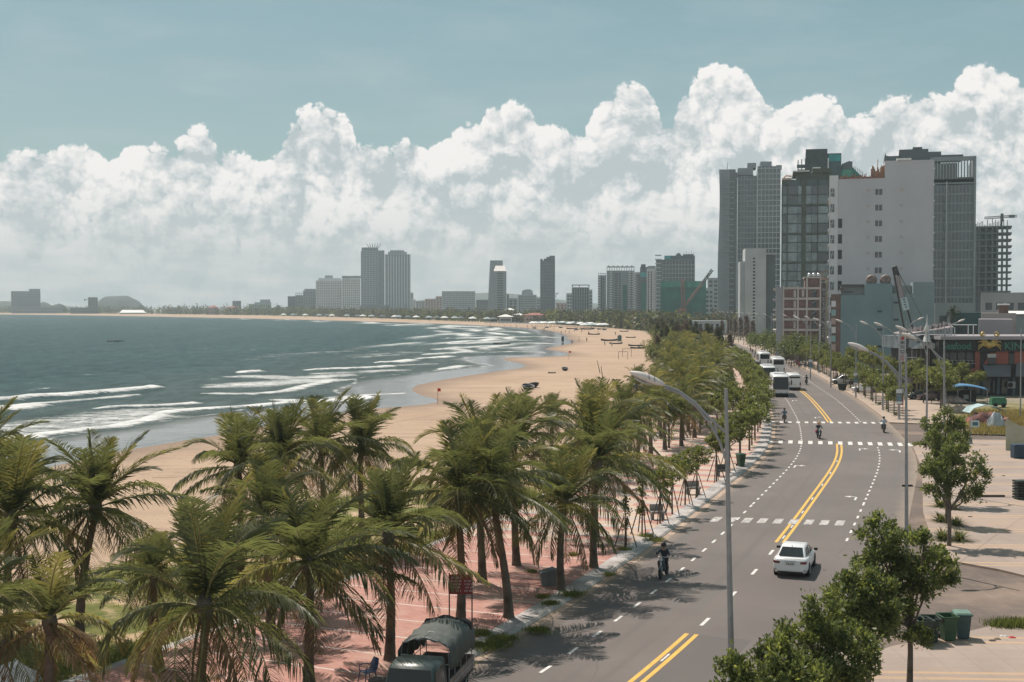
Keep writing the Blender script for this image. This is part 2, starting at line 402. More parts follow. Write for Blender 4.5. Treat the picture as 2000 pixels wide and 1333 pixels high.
# swash edge along the shore and foam on the far beach line
sw = 11.5+2.5*np.sin(along*.06)+1.6*np.sin(along*.17+1)
far = np.clip((P[:, 1]-260)/200, 0, 1)
edge_w = sw*(1-far)+3.0*far
foam = np.maximum(foam, (.66-.25*far)*(.7+.4*np.sin(along*.9)*np.sin(along*.23))*np.exp(-((sd-edge_w)/(.55+2.5*far))**2))
for k_, (o1, w1, a1) in enumerate(((20, 3, .30), (31, 3.5, .34), (44, 4, .32), (60, 5, .25))):
    m2 = np.exp(-((sd-o1-4*np.sin(along*.031+k_*2))/(w1*1.2))**2)*a1*1.35*(.55+.45*np.sin(along*.05+k_*1.7))*np.clip((P[:, 1]-280)/150, 0, 1)*np.clip((2000-P[:, 1])/900, 0, 1)
    foam = np.maximum(foam, m2*2.2); hgt = np.maximum(hgt, m2*.9)
swell = .07*np.sin(sd*.42+2*np.sin(along*.02))*np.clip((sd-20)/30, 0, 1)*np.clip(1.4-P[:, 1]/900, 0, 1)
zz = np.where(sd > 0, np.clip(sd*.01,-.02,.07)+hgt*np.clip((sd-6)/8, 0, 1)+swell, np.maximum(sd*.02, -1.0)-.02)
nv = len(cols); nr = len(rows)
idx = np.arange(nr*nv).reshape(nr, nv)
f_ = np.stack([idx[:-1, :-1], idx[1:, :-1], idx[1:, 1:], idx[:-1, 1:]], -1).reshape(-1, 4)
f0_ = f_; keep = (sd[f_].max(1) > -3); f_ = f_[keep]
used = np.unique(f_); remap = -np.ones(len(P), int); remap[used] = np.arange(len(used))
def seamat():
    m_ = bpy.data.materials.new('sea_water'); m_.use_nodes = True; t = NT(m_.node_tree); b = t.n['Principled BSDF']
    p = t.new('ShaderNodeTexCoord').outputs['Object']; px_, py_, pz_ = t.sep(p)
    fo = t.new('ShaderNodeAttribute', attribute_name='foam').outputs['Fac']; sh = t.new('ShaderNodeAttribute', attribute_name='shore').outputs['Fac']
    st = t.comb(t.m('MULTIPLY', px_, .45), t.m('MULTIPLY', py_, .9), 0.0)
    n1 = t.noise(st, .5, 7, .72, .6); n2 = t.noise(st, .06, 4, .6)
    n3 = t.noise(st, 2.2, 5, .75, 1.0); fm = t.rng(t.m('ADD', t.m('ADD', t.m('MULTIPLY', fo, 1.25), t.m('MULTIPLY', t.m('SUBTRACT', n1, .55), 2.4)), t.m('MULTIPLY', t.m('SUBTRACT', n3, .52), 1.9)), .26, .86)
    fm = t.m('MULTIPLY', fm, t.rng(fo, .05, .22))
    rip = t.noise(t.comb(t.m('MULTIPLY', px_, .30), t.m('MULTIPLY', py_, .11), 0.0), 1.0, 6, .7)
    cap = t.noise(t.comb(t.m('MULTIPLY', px_, .10), t.m('MULTIPLY', py_, .045), 5.0), 1.0, 4, .6)
    cap = t.m('MULTIPLY', t.m('MULTIPLY', t.rng(rip, .60, .70), t.rng(cap, .56, .64)), t.m('MULTIPLY', t.rng(sh, 16, 30), t.rng(sh, 60, 170, .75, .0)))
    fm = t.m('MAXIMUM', fm, cap)
    wet = t.rng(t.m('ADD', sh, t.m('MULTIPLY', t.m('SUBTRACT', n2, .5), 5.0)), 7.0, 12.5, 1.0, 0.0, smooth=True)
    sw_ = t.noise(t.comb(t.m('MULTIPLY', sh, .11), t.m('MULTIPLY', py_, .006), 0.0), 1.0, 5, .65); deep = t.mix(t.rng(sw_, .36, .64), (.052, .108, .116), (.034, .078, .086))
    shal = t.mix(t.rng(sh, 12, 70, 0.0, 1.0), (.095, .13, .125), deep)
    wetc = t.mix(t.rng(t.noise(st, .25, 4), .4, .65), (.27, .245, .23), (.21, .20, .195))
    base = t.mix(wet, shal, wetc)
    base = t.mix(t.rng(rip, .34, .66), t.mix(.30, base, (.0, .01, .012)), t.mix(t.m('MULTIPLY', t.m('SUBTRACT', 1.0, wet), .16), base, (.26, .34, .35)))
    t.put(b.inputs['Base Color'], t.mix(fm, base, (.82, .83, .82)))
    b.inputs['Roughness'].default_value = .9; b.inputs['Specular IOR Level'].default_value = 0.0
    chop = t.m('ADD', t.noise(t.comb(t.m('MULTIPLY', px_, .55), py_, 0.0), .9, 6, .7), t.m('MULTIPLY', t.noise(t.comb(t.m('MULTIPLY', px_, .3), py_, 0.0), .13, 5, .65), 4.0)); chop = t.m('ADD', chop, t.m('MULTIPLY', rip, 3.0))
    bn = t.new('ShaderNodeBump'); bn.inputs['Distance'].default_value = .7
    t.put(bn.inputs['Strength'], t.m('MULTIPLY', t.rng(wet, 0.0, 1.0, .95, .05), 1.0))
    t.l.new(t.m('ADD', chop, t.m('MULTIPLY', fm, .3)), bn.inputs['Height']); t.l.new(bn.outputs[0], b.inputs['Normal'])
    gl = t.new('ShaderNodeBsdfGlossy'); t.put(gl.inputs['Roughness'], t.rng(wet, 0.0, 1.0, .11, .10)); t.l.new(bn.outputs[0], gl.inputs['Normal'])
    fr = t.new('ShaderNodeFresnel'); fr.inputs[0].default_value = 1.33; t.l.new(bn.outputs[0], fr.inputs['Normal'])
    fac = t.m('MULTIPLY', t.m('MULTIPLY', fr.outputs[0], t.rng(wet, 0.0, 1.0, .40, 1.15)), t.m('SUBTRACT', 1.0, t.m('MULTIPLY', fm, .9)))
    mx = t.new('ShaderNodeMixShader'); t.put(mx.inputs[0], fac); t.l.new(b.outputs[0], mx.inputs[1]); t.l.new(gl.outputs[0], mx.inputs[2]); t.l.new(mx.outputs[0], t.n['Material Output'].inputs[0])
    return m_
me = rawmesh('sea', np.stack([GX, GY, zz], 1)[used], remap[f_], seamat(), smooth=True)
for nm, ar in (('foam', foam), ('shore', sd)):
    at = me.attributes.new(nm, 'FLOAT', 'POINT'); at.data.foreach_set('value', ar[used].astype(np.float32))
tag(link('sea', me), kind='structure')
kf = (sd[f0_].max(1) > -13.5) & (sd[f0_].min(1) < 4) & (P[f0_][:, :, 1].max(1) < 900); f1 = f0_[kf]; used = np.unique(f1); remap = -np.ones(len(P), int); remap[used] = np.arange(len(used))
me = rawmesh('damp_sand', np.stack([GX, GY, np.full(len(P), -.045)], 1)[used], remap[f1], sandmat(True))
at = me.attributes.new('shore', 'FLOAT', 'POINT'); at.data.foreach_set('value', sd[used].astype(np.float32))
tag(link('damp_sand', me), kind='structure')
# ---- asphalt
def asphalt():
    m_ = bpy.data.materials.new('asphalt'); m_.use_nodes = True; t = NT(m_.node_tree); b = t.n['Principled BSDF']
    p = t.new('ShaderNodeTexCoord').outputs['Object']; uvn = t.new('ShaderNodeUVMap').outputs[0]; ux, uy, _ = t.sep(uvn)
    a = t.noise(p, .12, 5, .6); c = t.noise(t.comb(t.m('MULTIPLY', ux, 1.2), t.m('MULTIPLY', uy, .05), 0.0), 1.0, 5, .65); d = t.noise(p, 26, 3, .7)
    col = t.mix(t.rng(a, .3, .7), (.118, .100, .094), (.162, .138, .129))
    # tyre-polished bands and two rubber streaks
    col = t.mix(t.rng(c, .52, .68, 0.0, .6), col, (.115, .118, .112))
    tw = t.m('ADD', ux, t.m('MULTIPLY', t.m('SUBTRACT', t.noise(t.comb(0.0, uy, 0.0), .02, 2), .5), 1.6))
    for c0 in (4.3, 5.5):
        k_ = t.rng(t.m('ABSOLUTE', t.m('SUBTRACT', tw, c0)), 0.0, .34, .5, 0.0, smooth=True)
        col = t.mix(t.m('MULTIPLY', k_, t.rng(t.noise(t.comb(ux, t.m('MULTIPLY', uy, .04), 0.0), 1.5, 4), .35, .6)), col, (.105, .092, .088))
    col = t.mix(t.rng(d, .45, .8, 0.0, .22), col, (.30, .27, .25))
    ck = t.new('ShaderNodeTexVoronoi', feature='DISTANCE_TO_EDGE'); t.l.new(t.comb(t.m('MULTIPLY', ux, .18), t.m('MULTIPLY', uy, .05), t.noise(p, .5, 3)), ck.inputs['Vector']); ck.inputs['Scale'].default_value = 1.0
    col = t.mix(t.m('MULTIPLY', t.rng(ck.outputs['Distance'], .0, .006, .55, 0.0), t.rng(t.noise(p, .06, 3), .45, .6)), col, (.07, .062, .06))
    pt = t.new('ShaderNodeTexVoronoi', feature='F1', distance='CHEBYCHEV'); t.l.new(t.comb(t.m('MULTIPLY', ux, .30), t.m('MULTIPLY', uy, .045), 0.0), pt.inputs['Vector']); pt.inputs['Scale'].default_value = .8
    pc = t.sep(pt.outputs['Color'])[0]; col = t.mix(t.m('MULTIPLY', t.m('GREATER_THAN', pc, .80), t.m('LESS_THAN', pt.outputs['Distance'], .30)), col, t.mix(.5, col, (.085, .078, .075)))
    stn = t.noise(p, .55, 5, .75); col = t.mix(t.rng(stn, .57, .70, 0.0, .55), col, (.115, .10, .095))
    # dust along the kerbs
    dk = t.m('MINIMUM', ux, t.m('SUBTRACT', 13.5, ux))
    col = t.mix(t.m('MULTIPLY', t.rng(t.m('ADD', dk, t.m('MULTIPLY', t.m('SUBTRACT', t.noise(p, .8, 4), .5), 1.2)), 0.0, 1.1, .75, 0.0), 1.0), col, (.30, .235, .18))
    t.put(b.inputs['Base Color'], col); b.inputs['Roughness'].default_value = .78; b.inputs['Specular IOR Level'].default_value = .35
    bn = t.new('ShaderNodeBump'); bn.inputs['Strength'].default_value = .35; bn.inputs['Distance'].default_value = .02
    t.l.new(d, bn.inputs['Height']); t.l.new(bn.outputs[0], b.inputs['Normal']); return m_
ASPH = asphalt()
RW = 13.5
def strip_obj(name, s0, s1, d0, d1, z, m_, step=2.0, nd=1, zf=None):
    n = max(1, int(math.ceil((s1-s0)/step))); v = []; uvl = []
    for i in range(n+1):
        s_ = s0+(s1-s0)*i/n
        for j in range(nd+1):
            d = d0+(d1-d0)*j/nd; zq = z if zf is None else zf(s_, d)
            v.append(LP(s_, d, zq)); uvl.append((d, s_))
    f = np.array([(i*(nd+1)+j, i*(nd+1)+j+1, (i+1)*(nd+1)+j+1, (i+1)*(nd+1)+j) for i in range(n) for j in range(nd)])
    me = rawmesh(name, v, f, m_); ul = me.uv_layers.new(name='UVMap'); vi = np.zeros(len(me.loops), np.int32); me.loops.foreach_get('vertex_index', vi)
    ul.data.foreach_set('uv', np.array(uvl, np.float32)[vi].ravel()); return me
tag(link('road', strip_obj('road', 0, STOT, 0, RW, 0.0, ASPH)), kind='structure')
# ------------------------------------------------------------------ pavements, kerbs and painted markings
def plaza_mat():
    m_ = bpy.data.materials.new('plaza_pavers'); m_.use_nodes = True; t = NT(m_.node_tree); b = t.n['Principled BSDF']
    uvn = t.new('ShaderNodeUVMap').outputs[0]; u, v, _ = t.sep(uvn)
    br = t.new('ShaderNodeTexBrick'); t.l.new(uvn, br.inputs['Vector']); br.inputs['Scale'].default_value = 1.0
    br.inputs['Brick Width'].default_value = .42; br.inputs['Row Height'].default_value = .21; br.inputs['Mortar Size'].default_value = .012
    br.inputs['Color1'].default_value = (.375, .165, .14, 1); br.inputs['Color2'].default_value = (.47, .235, .20, 1); br.inputs['Mortar'].default_value = (.42, .31, .26, 1)
    nz = t.noise(uvn, .5, 5, .65)
    red = t.mix(t.rng(nz, .35, .7, 0.0, .5), br.outputs['Color'], (.44, .29, .24))
    fr = t.m('FRACT', t.m('DIVIDE', v, 2.62)); near = t.m('LESS_THAN', v, SY(71.5))
    ln = t.m('MULTIPLY', t.m('LESS_THAN', fr, .045), near)
    c1 = t.mix(ln, red, (.56, .50, .46))
    # alternating bands farther on
    f2 = t.m('FRACT', t.m('DIVIDE', v, 3.3)); isred = t.m('MULTIPLY', t.m('GREATER_THAN', f2, .62), t.m('GREATER_THAN', t.m('FRACT', t.m('DIVIDE', t.m('ADD', u, t.m('FLOOR', t.m('DIVIDE', v, 3.3))), 5.2)), .18))
    b2 = t.new('ShaderNodeTexBrick'); t.l.new(uvn, b2.inputs['Vector']); b2.inputs['Scale'].default_value = 1.0
    b2.inputs['Brick Width'].default_value = .8; b2.inputs['Row Height'].default_value = .4; b2.inputs['Mortar Size'].default_value = .02
    b2.inputs['Color1'].default_value = (.50, .36, .27, 1); b2.inputs['Color2'].default_value = (.55, .45, .38, 1); b2.inputs['Mortar'].default_value = (.35, .27, .22, 1)
    gray = t.m('MULTIPLY', t.m('LESS_THAN', f2, .16), 1.0)
    c2 = t.mix(gray, b2.outputs['Color'], (.42, .40, .39)); c2 = t.mix(isred, c2, red)
    col = t.mix(near, c2, c1)
    col = t.mix(t.rng(t.noise(uvn, .22, 5, .7), .5, .75, 0.0, .55), col, (.45, .36, .29))
    t.put(b.inputs['Base Color'], col); b.inputs['Roughness'].default_value = .9; b.inputs['Specular IOR Level'].default_value = .2
    return m_
def slabmat(name, c1, c2, band, bandcol):
    m_ = bpy.data.materials.new(name); m_.use_nodes = True; t = NT(m_.node_tree); b = t.n['Principled BSDF']
    p = t.new('ShaderNodeTexCoord').outputs['Object']; px_, py_, _ = t.sep(p)
    a = t.noise(p, .25, 5, .65); d = t.noise(p, 2.5, 5, .7)
    col = t.mix(t.rng(a, .35, .65), c1, c2)
    fx = t.m('LESS_THAN', t.m('FRACT', t.m('MULTIPLY', px_, .8)), .03); fy = t.m('LESS_THAN', t.m('FRACT', t.m('MULTIPLY', py_, .8)), .03)
    col = t.mix(t.m('MULTIPLY', t.m('MAXIMUM', fx, fy), .5), col, (.22, .18, .15))
    if band:
        w_ = t.m('ADD', py_, t.m('MULTIPLY', px_, .05)); f_ = t.m('FRACT', t.m('DIVIDE', w_, band))
        k_ = t.m('MAXIMUM', t.m('LESS_THAN', f_, .055), t.m('MULTIPLY', t.m('GREATER_THAN', f_, .14), t.m('LESS_THAN', f_, .195)))
        col = t.mix(t.m('MULTIPLY', k_, t.rng(d, .3, .6, .35, .9)), col, bandcol)
    col = t.mix(t.rng(d, .52, .75, 0.0, .5), col, (.27, .21, .17))
    col = t.mix(t.rng(t.noise(p, .09, 4, .6), .5, .7, 0.0, .6), col, (.42, .31, .235))
    t.put(b.inputs['Base Color'], col); b.inputs['Roughness'].default_value = .92; b.inputs['Specular IOR Level'].default_value = .2; return m_
PLZ = plaza_mat()
LOTM = slabmat('lot_pavers', (.30, .245, .215), (.36, .295, .26), 5.2, (.50, .34, .21))
SIDEM = slabmat('pavement_slabs', (.36, .29, .24), (.43, .345, .285), 0, None)
KERB = mat('kerb_stone', (.42, .39, .37), .85, .22, .9)
GUT = mat('gutter_concrete', (.40, .30, .235), .9, .2, .7)
sN, sF = 2.0, SY(420)
tag(link('plaza', strip_obj('plaza', sN, sF, -11.4, -1.02, .12, PLZ, 2.0, 2)), kind='structure')
BORD = mat('kerbside_slabs', (.44, .41, .40), .9, .3, .5)
tag(link('kerbside_paving', strip_obj('kerbside_paving', sN, sF, -1.02, -.36, .116, BORD)), kind='structure')
def kerb_obj(name, s0, s1, d0, sgn, m_):
    mb = MB(); n = int((s1-s0)/1.5); v = []; f = []
    prof_ = [(.36, -.1), (.36, .128), (.10, .128), (0.0, .04), (0.0, -.1)]
    for i in range(n+1):
        for a, zq in prof_: v.append(LP(s0+(s1-s0)*i/n, d0+sgn*a, zq))
    k_ = len(prof_)
    for i in range(n):
        for j in range(k_-1):
            q_ = (i*k_+j, i*k_+j+1, (i+1)*k_+j+1, (i+1)*k_+j); f.append(q_ if sgn < 0 else q_[::-1])
    mb.add(v, f); return mb.build(name, m_)
tag(kerb_obj('kerb', sN, sF, 0.0, -1, KERB), kind='structure')
tag(link('gutter', strip_obj('gutter', sN, sF, 0.0, .42, .006, GUT)), kind='structure')
tag(link('plaza_border', strip_obj('plaza_border', sN, sF, -11.85, -11.4, .125, KERB)), kind='structure')
# side streets and pavements on the right
STR = slabmat('side_street_concrete', (.125, .10, .088), (.155, .125, .11), 0, None)
v_ = [(3, -5, -.006), (150, -5, -.006), (150, 160, -.006), (30, 160, -.006), (10, 90, -.006)]
tag(link('side_street', rawmesh('side_street', v_, [(0, 1, 2, 3, 4)], STR)), kind='structure')
def slab(name, pts_, z, m_, skirt=.14, km=None):
    mb = MB(); n = len(pts_); top = [(p[0], p[1], z) for p in pts_]
    mb.add(top, [tuple(range(n))]); lo = [(p[0], p[1], z-skirt) for p in pts_]
    mb.add(top+lo, [(i, n+i, n+(i+1) % n, (i+1) % n) for i in range(n)], 1 if km else 0)
    return mb.build(name, [m_, km] if km else m_)
def arcpts(c, r, a0, a1, n=8): return [(c[0]+r*math.cos(R(a0+(a1-a0)*i/n)), c[1]+r*math.sin(R(a0+(a1-a0)*i/n))) for i in range(n+1)]
isl = [G(*p) for p in [(1784,876),(1800,868),(1840,863),(1885,861),(2000,862),(2200,866),(2700,900),(2700,1260),(2200,1170),(2000,1128),(1950,1116),(1900,1107),(1862,1100),(1840,1092),(1826,1072),(1816,1045),(1803,1003),(1802,960),(1801,918)]]
ip = [(p.x, p.y) for p in isl]
if sum(a[0]*b[1]-b[0]*a[1] for a, b in zip(ip, ip[1:]+ip[:1])) < 0: ip.reverse()
tag(slab('forecourt_paving', ip, .11, LOTM, km=GUT), kind='structure')
nr_ = [G(*p) for p in [(1668,1303),(1700,1283),(1740,1268),(1800,1256),(1885,1240),(1930,1229),(2000,1222),(2400,1200)]]
ip = [(p.x, p.y) for p in nr_]+[(70, 20), (-2, 20), (2.0, 30), (6.0, 38), (9.4, 42.5)]
if sum(a[0]*b[1]-b[0]*a[1] for a, b in zip(ip, ip[1:]+ip[:1])) < 0: ip.reverse()
tag(slab('corner_paving', ip, .11, LOTM, km=GUT), kind='structure')
s2 = SY(152)
ip = [tuple(LP(s_, RW+.02)[:2]) for s_ in np.arange(s2, SY(520), 4)]; ip += [tuple(LP(s_, RW+11)[:2]) for s_ in np.arange(SY(520), s2-2, -8)]
e_ = [tuple(G(*p)[:2]) for p in [(1990,838),(1880,832),(1790,829)]]
ip += [tuple(G(1960,792)[:2])]+e_
if sum(a[0]*b[1]-b[0]*a[1] for a, b in zip(ip, ip[1:]+ip[:1])) < 0: ip.reverse()
tag(slab('pavement', ip, .12, SIDEM, km=GUT), kind='structure')
# ground beyond the pavements: earth, then city ground
EARTH = mat('dry_earth', (.30, .245, .19), .95, .35, .15, col2=(.20, .185, .12))
v_ = [(-60, 160, -.03), (30, 160, -.03), (160, 130, -.03), (400, 100, -.03), (3000, 500, -.03), (3000, 5200, -.03), (-4200, 5200, -.03), (-4200, 3700, -.03), (-1300, 3080, -.03), (-700, 2500, -.03), (-400, 2060, -.03), (-185, 1600, -.03), (-47, 1210, -.03), (20, 1030, -.03), (57, 880, -.03), (74, 735, -.03), (64, 540, -.03), (47, 385, -.03), (31, 250, -.03), (22, 180, -.03), (12, 161, -.03)]
tag(link('ground', rawmesh('ground', v_[1:], [tuple(range(len(v_)-1))], EARTH)), kind='structure')
# ---- painted markings
WH = mat('road_paint_white', (.74, .73, .70), .7, .25, 2.5, col2=(.52, .50, .48))
WH2 = mat('worn_paint_white', (.62, .60, .58), .8, .5, 3.0, col2=(.20, .19, .18))
YE = mat('road_paint_yellow', (.72, .44, .09), .7, .2, 1.5, col2=(.60, .36, .08))
def quadmark(mb, s0, s1, d0, d1, z=.006, step=1.5):
    v, f = strip(s0, s1, d0, d1, z, step); mb.add(v, f)
DC, DL, DR = 6.75, 3.12, 10.35
yl = MB()
for dd in (-.30, .11):
    for a, b in ((41, 52.9), (73.6, 127), (150.5, 400)): quadmark(yl, SYD(a, DC), SYD(b, DC), DC+dd, DC+dd+.19)
tag(yl.build('centre_lines', YE), kind='structure')
ld = MB()
def dashes(mb, s0, s1, d, ln, gap, w_=.14, z=.008):
    s_ = s0
    while s_ < s1: quadmark(mb, s_, min(s_+ln, s1), d-w_/2, d+w_/2, z); s_ += ln+gap
for a, b, ln, gp in ((32, 88, 1.05, 1.75), (88, 150, .85, 1.25), (150, 330, .9, 1.5)):
    dashes(ld, SYD(a, DL), SYD(b, DL), DL, ln, gp)
    if a < 150: dashes(ld, SYD(max(a, 74), DR), SYD(min(b, 124), DR), DR, ln, gp)
    else: dashes(ld, SYD(151, DR), SYD(b, DR), DR, ln, gp)
dashes(ld, SYD(54.3, DC), SYD(72, DC), DC, 1.4, 4.1, .16)
for a_ in (43.5, 48.8, 74.8, 78.5, 84, 90, 97, 104, 112): dashes(ld, SYD(a_, DC), SYD(a_, DC)+1.1, DC, 1.1, 9, .09)
tag(ld.build('lane_dashes', WH), kind='structure')
def crosswalk(pts_, wd, ln, m_, name):
    mb = MB()
    for px, py in pts_:
        c = G(px, py); t_ = LT(SY(c.y)); n_ = Vector((1, 0, 0))
        a = c-n_*wd/2-t_*ln/2; mb.add([(a.x, a.y, .011), (a.x+wd, a.y, .011), (a.x+wd+t_.x*ln, a.y+t_.y*ln, .011), (a.x+t_.x*ln, a.y+t_.y*ln, .011)], [(0, 1, 2, 3)])
    return tag(mb.build(name, m_), kind='structure')
crosswalk([(1505+19.45*i, 863+.42*i) for i in range(15)], .44, 3.0, WH, 'crossing_stripes')
crosswalk([(1510+16.3*i, 825+.12*i) for i in range(14)], .42, 2.0, WH, 'crossing_stripes')
crosswalk([(1399+30.2*i, 1015+.9*i) for i in range(9)], .55, 1.9, WH2, 'crossing_stripes')
# lane arrows
def arrow(px, py, fl=1, sc=1.0):
    c = G(px, py); s_ = SY(c.y); h = heading(s_); mb = MB()
    P_ = [(-.08, -1.3), (.08, -1.3), (.08, .0), (.08, .35), (.45*fl, .35), (.45*fl, .05), (.95*fl, .5), (.45*fl, .95), (.45*fl, .6), (-.08, .6)]
    ca, sa = math.cos(h), math.sin(h)
    v = [(c.x+(a*ca-b*sa)*sc, c.y+(a*sa+b*ca)*sc, .013) for a, b in P_]
    f = [(0, 1, 3, 9), (3, 4, 8, 9) if fl > 0 else (3, 4, 8, 9), (5, 6, 7)]
    f = [(0, 1, 3, 9), (9, 3, 4, 8), (5, 6, 7)]
    mb.add(v, f); mb.build('road_arrow', WH)['kind'] = 'structure'
arrow(1672, 973, -1, .9); arrow(1757, 881, -1, 1.1); arrow(1553, 911, 1, .9); arrow(1592, 816, 1, .9); arrow(1679, 878, 1, .9); arrow(1548, 783, 1, .9)
# grass ground by the plaza and on the lot
def grassmat(name, g1, g2, e, lo, hi):
    m_ = bpy.data.materials.new(name); m_.use_nodes = True; t = NT(m_.node_tree); b = t.n['Principled BSDF']
    p = t.new('ShaderNodeTexCoord').outputs['Object']
    col = t.mix(t.rng(t.noise(p, .7, 5, .7), .35, .65), g1, g2)
    col = t.mix(t.rng(t.noise(p, .33, 6, .65), lo, hi), col, e)
    t.put(b.inputs['Base Color'], col); b.inputs['Roughness'].default_value = .95; b.inputs['Specular IOR Level'].default_value = .1; return m_
GR1 = grassmat('seaside_grass_ground', (.095, .115, .035), (.19, .18, .065), (.45, .33, .22), .50, .60)
GR2 = grassmat('lot_grass_ground', (.15, .15, .05), (.21, .18, .085), (.30, .24, .17), .50, .60)
tag(link('grass_ground', strip_obj('grass_ground', 2, SY(92), -25, -11.85, -.012, GR1)), kind='structure')
lg = [G(*p) for p in [(1895,850),(2150,858),(2150,800),(1960,790),(1870,800),(1850,815),(1890,836)]]
ip = [(p.x, p.y) for p in lg]
if sum(a[0]*b[1]-b[0]*a[1] for a, b in zip(ip, ip[1:]+ip[:1])) < 0: ip.reverse()
tag(slab('lot_ground', ip, .16, GR2, .18, km=mat('dark_kerb', (.07, .065, .06))), kind='structure')
# ------------------------------------------------------------------ buildings
CONC = lambda n, c, r=.85, v=.14, s=.08: mat(n, c, r, v, s)
GLASS = mat('dark_glass', (.035, .05, .055), .12, .35, .12, spec=.8)
GLASSG = mat('green_glass', (.07, .11, .105), .15, .4, .15, spec=.8)
GLASSB = mat('blue_grey_glass', (.06, .085, .10), .15, .4, .2, spec=.8)
WHW = CONC('white_render', (.60, .61, .62), .8, .08)
PALE = CONC('pale_concrete', (.38, .415, .43))
MIDG = CONC('grey_concrete', (.225, .262, .28)); DARKG = CONC('dark_concrete', (.105, .13, .142))
CREAM = CONC('cream_render', (.60, .53, .43)); TEAL = CONC('teal_render', (.175, .255, .275), .85, .10, .12)
PINK = CONC('pink_render', (.42, .32, .30)); REDR = CONC('red_roof_tiles', (.33, .13, .11), .85, .25, .5)
BRICK = CONC('bare_red_brick', (.205, .135, .125), .9, .25, .6); NETG = mat('green_safety_net', (.035, .19, .155), .9, .35, .12, col2=(.02, .10, .085))
NETT = mat('teal_safety_net', (.05, .33, .33), .9, .3, .1); STEEL = mat('grey_steel', (.33, .34, .35), .5, .15, 2, metal=.3)
REDS = mat('red_crane_steel', (.25, .12, .10), .6, .2, 1)
TANK = mat('steel_tank', (.55, .56, .57), .3, .1, 2, metal=.8)
class Bld:
    """a block whose near face runs from the point (x0,Y) towards the right, turned by rot"""
    def __init__(s, name, px0, px1, ytop, Y, dep, label, rot=0.0, cat='building', group=None, zt=None):
        if not rot: rot = (px0-1000)/2500*.95
        X0 = D(px0, 600, Y).x; t1 = D(px1, 600, 1.0).x; s.c, s.s = math.cos(rot), math.sin(rot)
        s.w = (t1*Y-X0)/(s.c+t1*s.s); s.h = D(px0, ytop, Y).z if zt is None else zt; s.d = dep; s.Y = Y
        s.o = empty(name, (X0, Y, 0), -rot, label, cat, group); s.px0 = px0
    def z(s, py): return D(s.px0, py, s.Y).z
    def part(s, mb, name, m_, parent=None): return mb.build(name, m_, parent or s.o)
    def rep(s, me, name, locs, parent=None):
        return [link(name, me, parent or s.o, loc=l) for l in locs]
def slabs_tower(b, core, slab_m, fin_m, fh=3.4, nx=6, ny=3, z0=0.0, out=.35, roof=1.2, th=.5, finw=.5, x0=0.0, x1=None, h=None, fo=None):
    """dark glass core with a projecting floor edge at each storey and upright fins"""
    x1 = b.w if x1 is None else x1; h = b.h if h is None else h; W_ = x1-x0
    mb = MB(); mb.box(x0+out, x1-out, out, b.d, z0, h-roof); b.part(mb, 'wall', core)
    n = int((h-roof-z0)/fh); fh = (h-roof-z0)/max(1, n)
    e = MB(); e.box(0, W_, 0, b.d-.01, -th/2, th/2); me = e.mesh('floor_edge', slab_m)
    b.rep(me, 'floor_edge', [(x0, 0, z0+fh*(i+1)-(0 if i < n-1 else -roof/2)) for i in range(n)])
    fo = out*.55 if fo is None else fo
    f = MB(); f.box(-finw/2, finw/2, -.001-fo*0, .5, z0, h-roof-.02); mf = f.mesh('pier', fin_m)
    b.rep(mf, 'pier', [(x0+finw/2+.02+(W_-finw-.04)*i/nx, out-fo, 0) for i in range(nx+1)])
    g_ = MB(); g_.box(0, .5, -finw/2, finw/2, z0, h-roof-.02); mg = g_.mesh('pier', fin_m)
    b.rep(mg, 'pier', [(x0+out-fo, 1+(b.d-2)*(i+.5)/ny, 0) for i in range(ny)])
def punched(b, wall_m, nfl, nx, ww=1.3, wh=1.5, z0=3.0, zt=None, gm=None, x0=None, x1=None, name='window', ny=0, side=True, solid=True, h=None):
    h = b.h if h is None else h
    if solid: mb = MB(); mb.box(0, b.w, 0, b.d, 0, h); b.part(mb, 'wall', wall_m)
    zt = h-1.5 if zt is None else zt; x0 = 1.2 if x0 is None else x0; x1 = b.w-1.2 if x1 is None else x1
    e = MB(); e.box(-ww/2, ww/2, -.05, .12, -wh/2, wh/2); me = e.mesh(name, gm or GLASS)
    fh = (zt-z0)/nfl
    locs = [(x0+(x1-x0)*(i+.5)/nx, 0, z0+fh*(j+.5)) for j in range(nfl) for i in range(nx)]
    if len(locs) <= 100: b.rep(me, name, locs)
    else:
        big_ = MB()
        for x_, y_, z_ in locs: big_.box(x_-ww/2, x_+ww/2, -.05, .12, z_-wh/2, z_+wh/2)
        # one long strip of glass per storey, crossed by the wall's own mullions
        for j in range(nfl):
            st = MB(); st.box(x0+.1, x1-.1, -.05, .1, -wh/2, wh/2); 
            if j == 0: ms = st.mesh('window_band', gm or GLASS)
            link('window_band', ms, b.o, loc=(0, 0, z0+fh*(j+.5)))
        mu = MB(); pw = max(.25, (x1-x0)/nx-ww); mu.box(-pw/2, pw/2, -.12, .1, z0, zt); mm = mu.mesh('mullion', wall_m)
        b.rep(mm, 'mullion', [(x0+(x1-x0)*i/nx, 0, 0) for i in range(nx+1)])
    if ny:
        e = MB(); e.box(-.05, .12, -ww/2, ww/2, -wh/2, wh/2); me = e.mesh(name, gm or GLASS)
        b.rep(me, name, [(0, b.d*(i+.5)/ny, z0+fh*(j+.5)) for j in range(nfl) for i in range(ny)])
def roofbox(b, x0, x1, y0, y1, hh, m_, name='roof_room', z=None):
    z = b.h if z is None else z; mb = MB(); mb.box(x0, x1, y0, y1, z+.01, z+hh); return b.part(mb, name, m_)
